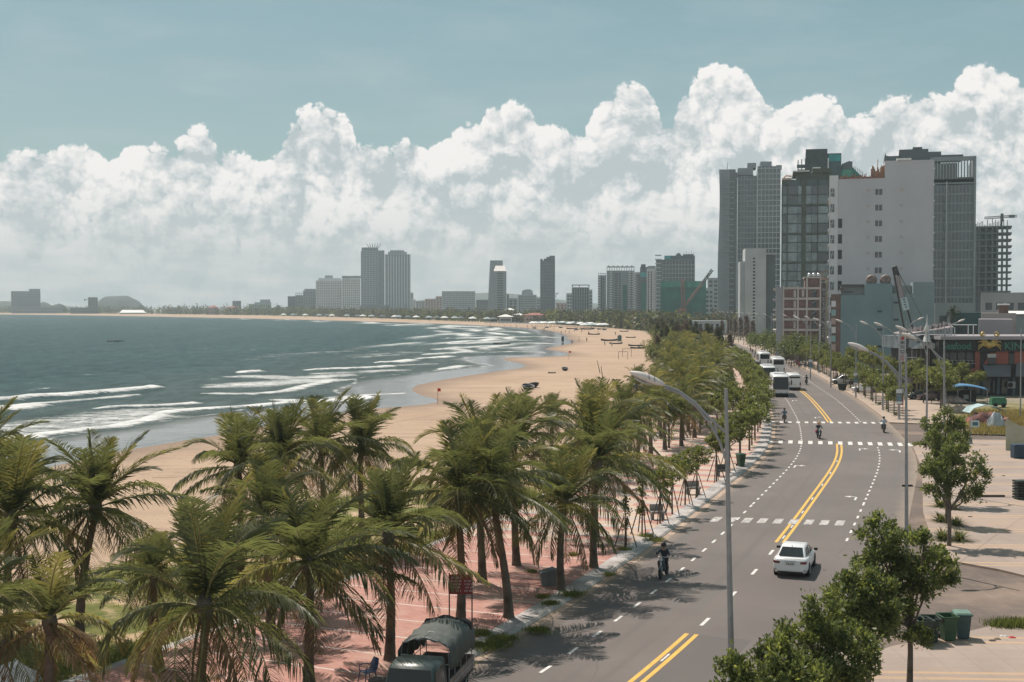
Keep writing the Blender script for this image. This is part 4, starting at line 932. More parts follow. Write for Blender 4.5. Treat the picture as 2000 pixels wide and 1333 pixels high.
# street side of the building: bay windows, lit by the sun
fa = MB(); fa.box(-2.0, -.02, .2, 15, 0, zs+.9); b.part(fa, 'bay', WHW)
for i in range(11):
    z1 = zs-1.6-i*fl_
    g_ = MB(); g_.box(-2.12, -2.0, 1.6, 13, z1-2.4, z1-.4); o_ = b.part(g_, 'window', GLASS)
    g_ = MB(); g_.box(-2.3, -2.02, .0, 15.2, z1-3.1, z1-2.6); b.part(g_, 'balcony', WHW)
    g_ = MB(); g_.box(-1.72, -.9, .1, .17, z1-2.3, z1-.5); b.part(g_, 'window', GLASSB)
    g_ = MB(); g_.tube([(-1.55, .05, z1-2.3), (-1.15, .05, z1-.5)], .05, 4); g_.tube([(-1.75, .05, z1-1.4), (-.85, .05, z1-1.4)], .05, 4); b.part(g_, 'window_frame', WHW)
    if i < 7 and i > 1:
        g_ = MB(); g_.box(-.02+.02, .85, -.05, .1, z1-2.4, z1-.3); b.part(g_, 'window', mat('black_glass', (.02, .025, .03), .1))
# roof clutter
random.seed(12); f = MB()
for i in range(46):
    x_ = wx(1640+i*1.85); h0 = random.uniform(.5, 1.4); f.box(x_, x_+.16, .3+random.random()*3, .5+random.random()*3+.3, zs, zs+h0)
f.box(wx(1638), wx(1726), .1, .3, zs, zs+.45); b.part(f, 'roof_railing', mat('rusty_rail', (.30, .16, .12), .8, .4, 2))
f = MB()
for i in range(14):
    x_ = wx(1700+i*2); f.box(x_, x_+.3, 1, 1.6, zs, zs+1+random.random()*2.2)
f.tube([(wx(1712.5), 1, zs), (wx(1713.5), 1, zs+4.3)], .09, 5); f.box(wx(1708), wx(1722), 3, 5, zs, zs+1.8); b.part(f, 'roof_plant', mat('orange_plant', (.42, .20, .09), .8, .5, 1.5, col2=(.30, .22, .20)))
f = MB(); f.box(wx(1750), wx(1778), -.4, 2, zt_+.02, zt_+.45); b.part(f, 'roof_canopy', mat('white_canopy', (.8, .8, .78)))
f = MB(); f.prism([(wx(1727), zt_), (wx(1752), zt_), (wx(1752), zt_+1.0), (wx(1730), zt_+1.5), (wx(1729), zt_+2.2), (wx(1727.5), zt_+1.0)], 3, 9); b.part(f, 'roof_parapet', DARKG)
f = MB(); f.box(0, .5, -.35, .0, -.15, .15); me = f.mesh('pipe_bracket', WHW); b.rep(me, 'pipe_bracket', [(b.w-.3, 0, zt_-3.6*i-2) for i in range(12)])
# teal building
b = Bld('teal_building', 1642, 1825, 580, 270, 15, 'windowless teal walled building below the blank white building', rot=0)
q_ = b.w/183.0
def tx(px): return (px-1642)*q_
e = MB(); zz0 = b.z(577); e.prism([(0, 0), (tx(1743), 0), (tx(1743), b.z(554.5)), (tx(1689.5), b.z(554.5)), (tx(1689.5), zz0), (0, zz0)], 0, 14); b.part(e, 'wall', TEAL)
e = MB(); e.prism([(tx(1743.1), 0), (b.w, 0), (b.w, b.z(552)), (tx(1784), b.z(552)), (tx(1784), b.z(574)), (tx(1743.1), b.z(574))], .15, 14); b.part(e, 'wall', CONC('pale_teal_render', (.205, .275, .29), .85, .12, .12))
e = MB(); e.box(0, tx(1689), 3, 12, zz0+.02, b.z(558)); e.box(tx(1743.5), tx(1783.5), 4, 12, b.z(574)+.02, b.z(558)); b.part(e, 'roof_room', CONC('grey_green_render', (.27, .29, .28)))
e = MB(); e.box(-.5, tx(1690), 2, 3, b.z(558), b.z(555.5)); e.box(-.2, .4, -.2, 13, b.z(566), b.z(563)); b.part(e, 'roof_canopy', mat('dark_canopy', (.12, .11, .10)))
wn = MB(); wn.box(-.48, .48, -.06, .1, -.16, .16); wn.box(-.55, .55, -.2, .1, .17, .24); me = wn.mesh('window', GLASS)
b.rep(me, 'window', [(tx(1719), 0, b.z(609)), (tx(1719), 0, b.z(644)), (tx(1719), 0, b.z(677)), (tx(1751), .15, b.z(592)), (tx(1751), .15, b.z(625)), (tx(1751), .15, b.z(658)), (tx(1652), 3, b.z(571)), (tx(1661), 3, b.z(571))])
e = MB(); e.box(-2.0, -.02, 0, 12, 0, b.z(575)); b.part(e, 'street_front', mat('faded_red_panel', (.17, .115, .105), .8, .3, .4))
for i in range(6):
    e = MB(); e.box(-1.9, -1.0, -.08, 0.0, b.z(600+i*17), b.z(588+i*17)); b.part(e, 'sign_panel', [WHW, mat('teal_pane', (.25, .4, .4)), PINK][i % 3])
for px in (1703, 1731):
    e = MB(); e.lathe([(.9, -2.0), (1.15, -1.7), (1.15, .6), (.9, .9)], 14, c=(tx(px), 4, b.z(547)), axis='y'); b.part(e, 'water_tank', mat('rusty_tank', (.20, .15, .13), .6, .4, 2))
    e = MB(); e.box(tx(px)-1, tx(px)+1, 2, 5, b.z(554.5)+.01, b.z(553)); b.part(e, 'tank_stand', DARKG)
# brick frame building
b = Bld('brick_building', 1530, 1606, 562, 325, 14, 'unfinished brick building with pale concrete frame', rot=0)
q_ = b.w/76.0
def bx_(px): return (px-1530)*q_
e = MB(); e.box(.1, b.w-.1, .3, 13, 0, b.z(562)); b.part(e, 'wall', BRICK)
e = MB(); e.box(bx_(1572), b.w-.1, .3, 13, b.z(562)+.01, b.z(544)); b.part(e, 'wall', BRICK)
PFR = CONC('pale_frame', (.50, .47, .45))
for i in range(6):
    zf = b.z(563.5+20.3*i)
    e = MB(); e.box(-.25, b.w+.2, .0, .6, zf-.28, zf+.28); b.part(e, 'beam', PFR)
e = MB(); e.box(bx_(1570), b.w+.3, -.2, 13, b.z(544), b.z(541.5)); b.part(e, 'beam', PFR)
for px in (1530, 1558.5, 1576, 1602.5):
    e = MB(); e.box(bx_(px)-.22, bx_(px)+.22, -.05, .5, 0, b.z(559) if px < 1570 else b.z(544)); b.part(e, 'column', PFR)
for i in range(4):
    z_ = b.z(574+20.3*i)
    e = MB(); e.box(-.3, .3, .2, .32, -.85, .85); o_ = link('window', e.mesh('window', PFR), b.o, loc=(bx_(1552.5), 0, z_))
    if i == 0: o2 = link('window', o_.data, b.o, loc=(bx_(1568.5), 0, z_+.1))
    e = MB(); e.box(-.6, .6, .2, .32, -1.05, .95); link('stair_opening', e.mesh('stair_opening', GLASS), b.o, loc=(bx_(1590), 0, z_))
    e = MB(); e.hexa([(-.6, .1, .1), (-.6, .1, .35), (-.6, .19, .35), (-.6, .19, .1), (.6, .1, .75), (.6, .1, 1.0), (.6, .19, 1.0), (.6, .19, .75)]); link('stair_flight', e.mesh('stair_flight', MIDG), b.o, loc=(bx_(1590), 0, z_))
e = MB(); e.box(-1.75, -.3, .2, 12, 0, b.z(561)); b.part(e, 'side_wall', CONC('blue_grey_render', (.36, .37, .40)))
for i in range(5):
    e = MB(); e.box(-2.6, -1.76, 0, 12, b.z(566+20.3*i)-.1, b.z(566+20.3*i)+.35); b.part(e, 'balcony', PFR)
for i in range(3):
    e = MB(); e.lathe([(.1, -.7), (.55, -.55), (.55, .55), (.1, .7)], 12, c=(bx_(1581+i*9), 2, b.z(538)), axis='y'); b.part(e, 'water_tank', TANK)
# cream building with vertical script
b = Bld('shop_house', 1607, 1622, 547, 305, 10, 'narrow cream shop house with dark vertical sign', rot=.0)
e = MB(); e.box(b.w*.32, b.w, 0, 10, 0, b.z(547)); b.part(e, 'wall', CREAM)
e = MB(); e.box(-.4, b.w*.31, -.3, 10, b.z(676), b.z(553)); b.part(e, 'vertical_sign', mat('dark_sign', (.13, .12, .11), .7))
f = MB(); random.seed(8)
for i in range(11):
    z_ = b.z(566+i*9.2)
    for k in range(3): f.box(-.2+random.random()*.5, .25+random.random()*.9, -.36, -.31, z_-.35+k*.3, z_-.25+k*.3)
b.part(f, 'sign_lettering', WHW)
f = MB(); f.box(-.8, -.45, -.5, 8, b.z(674), b.z(636)); f.box(-1.8, 2.2, -1.6, 4, b.z(682), b.z(680)); b.part(f, 'white_frame', WHW)
f = MB(); f.box(-.3, b.w, -.2, 9, 0, b.z(681)); b.part(f, 'shop_front', mat('dark_front', (.09, .075, .07)))
f = MB(); f.box(-.5, b.w, .4, 8, b.z(547)+.01, b.z(541)); f.hexa([(-1, -1, b.z(533)), (b.w+.8, -1, b.z(528)), (b.w+.8, 6, b.z(528)), (-1, 6, b.z(533)), (-1, -1, b.z(532)), (b.w+.8, -1, b.z(527)), (b.w+.8, 6, b.z(527)), (-1, 6, b.z(532))])
f.box(0, .3, 0, .3, b.z(541), b.z(533)); b.part(f, 'roof_shelter', CONC('pinkish_roof', (.48, .38, .33)))
# low buildings right of the white one
b = far(1826, 1905, 592, 330, 14, 'low grey rendered house behind the rooftop palm', MIDG, 2, 3, name='house'); 
e = MB(); e.box(b.w*.02, b.w*.6, -.3, 0.02, b.h*.0, b.h*.5); 
far(1916, 2010, 572, 360, 20, 'plain grey block below the concrete skeleton', CONC('grey_render', (.30, .31, .32)), 3, 4, name='house')
far(1862, 1916, 611, 290, 10, 'dark green walled house behind the roof terrace', mat('dark_green_wall', (.06, .12, .115), .8, .2, .2), 2, 3, name='house')
b = far(1912, 1979, 624, 215, 12, 'plain mauve grey house block beside the roof terrace', CONC('mauve_render', (.31, .29, .31), .85, .07), 1, 1, name='house', gm=CONC('mauve_render', (.31, .29, .31)))
b2 = far(1917, 1985, 612, 228, 10, 'pinkish grey rear house with dovecote roof room', CONC('pinkish_grey', (.33, .30, .29)), 1, 2, name='house'); 
e = MB(); e.box(b2.w*.5, b2.w*.78, 1, 4, b2.h+.01, b2.h+1.4); b2.part(e, 'dovecote', mat('brown_slats', (.16, .10, .08)))
e = MB(); e.box(b2.w*.47, b2.w*.82, .6, 4.4, b2.h+1.42, b2.h+1.7); b2.part(e, 'dovecote_roof', mat('white_canopy', (.8, .8, .78)))
far(1983, 2030, 610, 300, 12, 'small house with bright tin roof at the right edge', MIDG, 2, 2, name='house')
e = MB(); o_ = D(1976, 612, 280); rf = empty('tin_roof_shed', (o_.x, 280, 0), 0, 'shed with bright white tin roof near the right edge', 'shed')
zt2 = o_.z; e.box(0, 5, 0, 4, 0, zt2-.3); e.build('wall', MIDG, rf); e = MB(); e.hexa([(-.4, -.5, zt2-.28), (5.4, -.5, zt2-.28), (5.4, 4.5, zt2+.3), (-.4, 4.5, zt2+.3), (-.4, -.5, zt2-.15), (5.4, -.5, zt2-.15), (5.4, 4.5, zt2+.45), (-.4, 4.5, zt2+.45)]); e.build('roof', mat('white_canopy', (.8, .8, .78)), rf)
far(1350, 1420, 627, 620, 14, 'low villa with arches and pale roof among the roadside trees', PALE, 2, 6, name='villa')
far(1312, 1352, 630, 650, 12, 'long low flat roofed pavilion between beach and road', PALE, 1, 6, name='pavilion')
# crane boom in front of the teal wall
c0 = D(1782, 655, 250); cb = empty('mobile_crane', (c0.x, 250, 0), 0, 'dark mobile crane boom raised in front of the teal wall', 'crane')
tip = D(1748, 524, 250); BL = mat('crane_black', (.05, .045, .045), .5, .2, 1)
def cl(px, py): q_ = D(px, py, 250); return (q_.x-c0.x, 0, q_.z)
e = MB(); a_, b_ = Vector(cl(1748, 528)), Vector(cl(1776, 650)); n_ = Vector((1, 0, .25)).normalized()
for sgn in (-1, 1):
    e.tube([a_+n_*sgn*.35, b_+n_*sgn*.85], .17, 6)
e.build('boom', BL, cb)
e = MB(); e.box(-.55, .55, -.3, .3, -.9, .9); o_ = e.build('boom_head', BL, cb, loc=tuple(Vector(cl(1749, 529)))); o_.rotation_euler = (0, R(-18), 0); bevel(o_, .2)
e = MB(); e.box(-.62, .62, -.25, -.12, -1.25, 1.25); o_ = e.build('sign_board', mat('pale_blue_board', (.42, .52, .54)), cb, loc=tuple(Vector(cl(1767, 594)))); o_.rotation_euler = (0, R(-13), 0)
e2 = MB(); random.seed(2)
for i in range(4): e2.box(-.25+.08*(i % 2), .2, -.03, -.005, .75-.5*i, 1.0-.5*i)
o2 = e2.build('sign_lettering', mat('dark_blue_letters', (.08, .12, .2)), o_, loc=(0, -.25, 0))
e = MB(); e.box(-.45, .45, -.15, .1, -2.3, 2.3); o_ = e.build('boom_section', mat('mauve_boom', (.30, .27, .28)), cb, loc=tuple(Vector(cl(1758, 562)))); o_.rotation_euler = (0, R(-13), 0)
e = MB(); e.tube([cl(1752, 528), cl(1776, 572), cl(1806, 630)], .05, 4); e.tube([cl(1752, 526), cl(1806, 630)], .04, 4); e.build('cable', BL, cb)
e = MB(); e.box(-2.5, 3.5, -1.5, 3, 1.0, 2.6); e.box(-1.5, 0.5, -2, -1.5, 1.2, 2.9); e.build('cabin', mat('crane_grey', (.12, .12, .12)), cb)
e = MB(); e.box(-4, 5, -1.4, 2.8, .4, .98)
for i in range(4): e.lathe([(.5, -.3), (.5, .3)], 12, c=(-3+2.4*i, -1.6, .5), axis='y')
e.build('chassis', BL, cb)
# hills
HM = mat('wooded_hill', (.055, .075, .06), .95, .3, .01)
def hill(pts_, Y, dep, name='hill'):
    mb = MB(); top = [D(a, b_, Y) for a, b_ in pts_]; rings = []
    for k in range(9):
        s_ = math.sin(math.pi*k/8); rings.append([(p.x+random.uniform(-3, 3), Y+dep*(k/8-.5)+random.uniform(-5, 5), -1+(p.z+1)*s_**.6) for p in top])
    n = len(top); v = [p for r_ in rings for p in r_]; mb.add(v, [(i*n+j, i*n+j+1, (i+1)*n+j+1, (i+1)*n+j) for i in range(8) for j in range(n-1)], 0, True)
    return tag(mb.build(name, HM), kind='structure')
random.seed(1)
hill([(189,618),(193,600),(197,590),(202,582),(208,579.5),(218,579),(230,578.5),(242,578),(250,578.5),(258,582),(265,588),(272,595),(277,602),(281,610),(285,618)], 3600, 160)
hill([(-60,592),(-20,590),(0,588.5),(15,588.5),(24,590),(40,592),(60,598),(70,610)], 3500, 200)
hill([(70,612),(78,594),(84,590),(90,593),(97,600),(104,608),(108,596),(115,593.5),(119,597),(123,612)], 3300, 120)
hill([(300,614),(400,608),(480,604),(560,600),(660,597),(720,600),(800,590),(850,583),(885,578),(905,576),(930,573),(960,572),(1000,574),(1040,578),(1080,584),(1130,590),(1200,596),(1300,602),(1400,612)], 4700, 500, 'mountains')
# ------------------------------------------------------------------ vegetation
def leafmat(name, c1, c2, tl, k=.38, rough=.45, spec=.35, vs=1.6):
    m_ = bpy.data.materials.new(name); m_.use_nodes = True; t = NT(m_.node_tree); b = t.n['Principled BSDF']; o = t.n['Material Output']
    p = t.new('ShaderNodeTexCoord').outputs['Object']; oi = t.new('ShaderNodeObjectInfo')
    nz = t.noise(p, vs, 3, .7); col = t.mix(t.rng(t.m('ADD', nz, t.m('MULTIPLY', t.m('SUBTRACT', oi.outputs['Random'], .5), .22)), .34, .66), c1, c2)
    t.put(b.inputs['Base Color'], col); b.inputs['Roughness'].default_value = rough; b.inputs['Specular IOR Level'].default_value = spec
    tr = t.new('ShaderNodeBsdfTranslucent'); t.put(tr.inputs[0], t.mix(t.rng(nz, .35, .65), tl, tuple(c*1.35 for c in tl)))
    mx = t.new('ShaderNodeMixShader'); mx.inputs[0].default_value = k; t.l.new(b.outputs[0], mx.inputs[1]); t.l.new(tr.outputs[0], mx.inputs[2]); t.l.new(mx.outputs[0], o.inputs[0]); return m_
PF = leafmat('palm_leaf', (.031, .044, .024), (.118, .134, .058), (.21, .23, .068), .35, .46, .4)
PY_ = leafmat('palm_leaf_yellow', (.12, .125, .04), (.22, .20, .07), (.32, .29, .08), .42, .45, .4)
PD = leafmat('palm_leaf_dry', (.17, .125, .07), (.28, .215, .13), (.30, .20, .09), .3, .7, .15)
RACH = mat('palm_midrib', (.30, .26, .11), .5, .2, 2)
TRUNK = mat('palm_trunk', (.145, .115, .09), .9, .35, 1.5, bump=.7, bs=14)
BARK = mat('tree_bark', (.13, .105, .085), .9, .3, 3, bump=.6, bs=18)
POLEW = mat('stake_wood', (.11, .075, .055), .9, .3, 3)
LF = leafmat('leaf_glossy', (.036, .060, .024), (.105, .132, .048), (.20, .235, .06), .36, .5, .35, 1.2)
LY = leafmat('leaf_young', (.13, .17, .04), (.24, .25, .07), (.34, .38, .08), .40, .4, .5)
LM = leafmat('leaf_mid', (.045, .065, .024), (.13, .145, .05), (.24, .25, .06), .32, .5, .4, .8)
LC = leafmat('casuarina_needles', (.050, .062, .035), (.095, .095, .055), (.12, .12, .05), .28, .8, .1, .5)
LB = leafmat('brown_needles', (.13, .095, .075), (.19, .145, .11), (.15, .10, .07), .25, .8, .1, .5)
def crown_mesh(seed, L=3.3, nf=24, npair=54, wind=.5, spear=4, dry=3, droop=1.0, yellow=.18, wl=.052):
    rg = np.random.default_rng(seed); V = []; Fq = []; MI = []; nvb = 0
    for k in range(nf):
        q_ = (k+.5)/nf
        if k < spear: a0 = R(rg.uniform(66, 87))
        else: a0 = R(68-124*((k-spear)/(nf-spear))**.95+rg.uniform(-12, 12))
        az_ = k*2.39996+rg.uniform(-.25, .25)
        Lf = L*rg.uniform(.85, 1.1)*(.85 if k < spear else 1.0)*(1-.12*max(0, (q_-.8)/.2))
        curl = R(rg.uniform(50, 100))*droop*(.33 if k < spear else 1.0)
        if a0 < 0: curl *= .55
        n = 16; ts = np.linspace(0, 1, n+1); ang = a0-curl*ts**1.5
        ang = np.maximum(ang, R(-86))
        rr_ = np.concatenate([[0], np.cumsum(np.cos((ang[1:]+ang[:-1])/2)*Lf/n)]); zz_ = np.concatenate([[0], np.cumsum(np.sin((ang[1:]+ang[:-1])/2)*Lf/n)])
        tw = rg.uniform(-.25, .25)
        px_ = rr_*np.cos(az_+tw*ts)+wind*.55*ts**2; py_ = rr_*np.sin(az_+tw*ts)-wind*.12*ts**2; pz_ = zz_
        C_ = np.stack([px_, py_, pz_], 1)
        isdry = k >= nf-dry; mid_ = 2 if isdry else (1 if rg.random() < yellow or k < 2 else 0)
        # midrib: three-sided taper
        T_ = np.gradient(C_, axis=0); T_ /= np.linalg.norm(T_, axis=1)[:, None]
        side = np.cross(T_, [0, 0, 1.0]); ln = np.linalg.norm(side, axis=1)[:, None]; side = side/np.maximum(ln, .05)
        # keep the side vector steady on near-vertical fronds
        ref = np.array([-math.sin(az_), math.cos(az_), 0.0]); side = np.where(ln < .35, -ref, side); sgn = np.sign((side@ref))[:, None]; side = side*np.where(sgn == 0, 1, sgn)
        side /= np.linalg.norm(side, axis=1)[:, None]
        up = np.cross(side, T_); up /= np.linalg.norm(up, axis=1)[:, None]; up = np.where(up[:, 2:3] < 0, -up, up)
        wr = (.045*(1-ts)+.008)[:, None]
        rv = np.stack([C_+side*wr, C_-side*wr, C_-up*wr], 1).reshape(-1, 3)
        for i in range(n):
            for j in range(3):
                a = nvb+i*3+j; b_ = nvb+i*3+(j+1) % 3; Fq.append((a, b_, b_+3, a+3)); MI.append(3 if not isdry else 2)
        V.append(rv); nvb += len(rv)
        # leaflets
        m_ = npair; tl = np.linspace(.10, .995, m_); cen = np.stack([np.interp(tl, ts, C_[:, i]) for i in range(3)], 1)
        Tt = np.stack([np.interp(tl, ts, T_[:, i]) for i in range(3)], 1); Ss = np.stack([np.interp(tl, ts, side[:, i]) for i in range(3)], 1); Uu = np.stack([np.interp(tl, ts, up[:, i]) for i in range(3)], 1)
        ll = Lf*.305*np.sin(np.pi*np.clip(tl*.86+.12, 0, 1))**.55
        for sg in (-1, 1):
            fwd = .55+.5*tl; jit = rg.uniform(-.2, .2, (m_, 3))
            d = Ss*sg+Tt*fwd[:, None]+Uu*(.42 if k < spear+7 else .12)+jit
            d /= np.linalg.norm(d, axis=1)[:, None]
            lj = ll*rg.uniform(.8, 1.08, m_); lj = np.where(rg.random(m_) < (.18 if isdry else .04), lj*.4, lj)
            dn = np.array([0, 0, -1.0])
            h1 = cen+d*(lj*.5)[:, None]+dn*(lj*.06)[:, None]
            d2 = d+dn*((.12 if k < spear+5 else .38)+(.25 if k < spear+5 else .75)*droop*rg.uniform(.5, 1.4, m_))[:, None]+np.array([.12*wind, 0, 0]); d2 /= np.linalg.norm(d2, axis=1)[:, None]
            h2 = h1+d2*(lj*.52)[:, None]
            wv = Tt*.5+Uu*.35; wv /= np.linalg.norm(wv, axis=1)[:, None]; wq = wl*(.7+.5*rg.random(m_))[:, None]
            v = np.stack([cen-wv*wq*.35, cen+wv*wq*.35, h1-wv*wq*.55, h1+wv*wq*.55, h2-wv*wq*.12, h2+wv*wq*.12], 1)
            base = nvb+np.arange(m_)*6
            q1 = np.stack([base, base+1, base+3, base+2], 1); q2 = np.stack([base+2, base+3, base+5, base+4], 1)
            Fq += [tuple(x_) for x_ in q1]+[tuple(x_) for x_ in q2]; MI += [mid_]*(2*m_)
            V.append(v.reshape(-1, 3)); nvb += m_*6
    v = np.concatenate(V)
    # fibrous heart of the crown
    mb = MB(); mb.lathe([(.10, -.55), (.20, -.3), (.26, -.05), (.20, .22), (.05, .45)], 8)
    Fq += [tuple(i+len(v) for i in f) for f in mb.f if len(f) == 4]; MI += [4]*sum(len(f) == 4 for f in mb.f); v = np.concatenate([v, np.array(mb.v)])
    return rawmesh('crown', v, np.array(Fq, np.int32), [PF, PY_, PD, RACH, TRUNK], MI)
def palm_trunk(h, lean, seed, r0=.20, r1=.115):
    rg = random.Random(seed); n = max(10, int(h/.22)); path = []; rad = []
    for i in range(n+1):
        t = i/n; path.append((lean[0]*t**1.4+.05*math.sin(t*5+seed), lean[1]*t**1.4, -.1+(h+.1)*t)); rad.append((r0*(1-t)+r1*t+.09*math.exp(-t*12))*(1+.06*(i % 2)))
    mb = MB(); mb.tube(path, rad, 9); return mb.mesh('trunk', TRUNK)
CRN = [crown_mesh(11+i, 3.68, 29, 52, wind=.8 if i % 2 else .4, spear=6+i % 3, dry=3+i % 3, droop=[1.0, .85, 1.1, .95, 1.05, .8, 1.0, .9][i], yellow=[.10, .16, .06, .14, .08, .2, .1, .12][i]) for i in range(8)]
CRF = [crown_mesh(51+i, 3.3, 24, 26, wind=.8, spear=4, dry=3, yellow=.10+.05*i, wl=.07) for i in range(5)]
CRY = crown_mesh(90, 2.9, 15, 50, wind=.5, spear=3, dry=6, droop=1.05, yellow=.5)
PALMN = 0
def palm(px, py, Y, label, L=1.0, v=0, base=None, group='coconut palms along the seaside promenade', crown=None, rz=None, name='palm_tree'):
    global PALMN; PALMN += 1
    c = D(px, py, Y); b_ = D(base, 700, Y).x if base else c.x
    o = empty(name, (b_, Y, 0.0), 0, label, 'palm tree', group)
    link('trunk', palm_trunk(c.z, (c.x-b_, 0), PALMN), o)
    k = link('crown', crown or CRN[v % 8], o, loc=(c.x-b_, 0, c.z), rz=rz if rz is not None else 0.0); k.scale = (L, L, L); return o
for a in [
 (22,1012,50.0,'tall palm cut by the left edge of the view, trunk against the far grass',1.12,0,6),
 (188,992,51.5,'palm standing alone before the wet sand, crown bent to the right',1.02,1,147),
 (400,1185,41.0,'large foreground palm with long drooping fronds over the grass',1.2,2,388),
 (602,1098,45.3,'foreground palm with ringed pale trunk rising from the red paving',1.08,3,603),
 (758,1045,48.6,'palm directly left of the parked truck cab with brown hanging fronds',1.02,5,762),
 (898,962,54.0,'palm whose trunk stands beside the red signboard',1.02,4,899),
 (962,948,55.3,'leaning palm whose trunk meets the kerb behind the truck',1.0,6,992),
 (1102,985,60.7,'palm standing over the grey concrete bench block',.98,0,1093),
 (1166,905,66.0,'last kerbside palm before the row of staked trees',1.12,7,1160),
 (465,912,62.0,'palm at the sand edge left of the tight palm cluster',.95,1,470),
 (548,895,58.5,'palm with upright fronds second in the sand edge cluster',.9,5,552),
 (628,868,70.0,'farthest palm of the sand edge cluster, crown over the water line',1.0,3,630),
 (706,875,71.0,'tall slender palm with bare trunk before the open sand',.98,2,703),
 (935,888,62.5,'palm behind the signboard palm, crown edge over bare sand',1.0,6,940),
 (1003,868,66.5,'palm behind the leaning kerb palm, top fronds over bare sand',.96,1,1008),
 (1155,852,75.0,'tall palm with one frond standing straight up',1.12,4,1165),
 (-45,930,55.0,'palm mostly outside the left edge, only frond tips showing',1.1,3,-50),
 (-48,1195,40.0,'low palm mostly outside the lower left corner',1.0,5,-50),
 (520,1010,53.0,'small palm squeezed between the two largest foreground palms',.88,4,524),
 (300,1130,47.0,'low dark palm behind the large drooping foreground palm',.6,6,302),
 ]:
    palm(a[0], a[1], a[2], a[3], a[4], a[5], a[6], rz=random.uniform(-.5, .5))
palm(97, 1212, 40.0, 'young palm with bleached brown fronds and one bright green spear', 1.0, 0, 95, crown=CRY)
palm(1076, 818, 92.0, 'small lone palm on the sand behind the leaning kerb palm', .62, 2, 1078)
palm(1243, 752, 140.0, 'thin wind blown palm alone at the edge of the beach', .75, 5, 1246)
palm(1217, 800, 106.0, 'palm at the beach side corner of the promenade grove', .95, 3, 1220)
random.seed(21)
def far_palm(s_, d, hgt, sc, k, grp='palms in the promenade grove', lab='palm in the dense promenade grove between beach and road'):
    p = LP(s_, d); o = empty('palm_tree', (p.x, p.y, 0), random.uniform(-.6, .6), lab, 'palm tree', grp)
    link('trunk', TRK[k % 4], o).scale = (1, 1, hgt/6.0); c = link('crown', CRF[k % 5], o, loc=(0, 0, hgt)); c.scale = (sc, sc, sc); return o
TRK = [palm_trunk(6.0, (0, 0), 70+i) for i in range(4)]
for m_ in TRK: pass
k = 0
for Y in np.arange(88, 330, 4.3):
    wd = float(np.interp(Y, [80, 100, 118, 150, 200, 330], [8, 9, 10.5, 13.5, 15, 15]))
    for d in np.arange(-8.8 if Y < 140 else -7.6, -wd-1, -3.7):
        if random.random() < .24: continue
        
        far_palm(SY(Y)+random.uniform(-1.5, 1.5), d+random.uniform(-1.3, 1.3), random.uniform(3.0, 5.7), random.uniform(.70, 1.05), k); k += 1
NFP = k
GROVE = []
# ---- leafy trees
def leaf_cloud(tips, dirs, nl, ls, rg, spread=.55, young=None, wk=.36, upb=.35):
    """rosettes of folded leaves at the shoot tips"""
    n = len(tips); c = np.repeat(tips, nl, 0); dd = np.repeat(dirs, nl, 0); m_ = len(c)
    r_ = rg.normal(size=(m_, 3)); d = dd*rg.uniform(.0, 1.0, m_)[:, None]*1.0+r_*spread+np.array([0, 0, upb]); d /= np.linalg.norm(d, axis=1)[:, None]
    off = rg.normal(size=(m_, 3))*ls*.45; st = c+off; l = ls*rg.uniform(.65, 1.2, m_)[:, None]
    s_ = np.cross(d, rg.normal(size=(m_, 3))); s_ /= np.linalg.norm(s_, axis=1)[:, None]; up = np.cross(s_, d)
    b0 = st; tip_ = st+d*l-np.array([0, 0, 1])*l*.12; mid = st+d*l*.58+up*l*.05; w_ = l*wk*.5
    v = np.stack([b0, mid-s_*w_, tip_, mid+s_*w_], 1).reshape(-1, 3); f = np.arange(m_*4).reshape(-1, 4)
    mi = np.zeros(m_, int) if young is None else np.repeat(young, nl)
    return v, f, mi
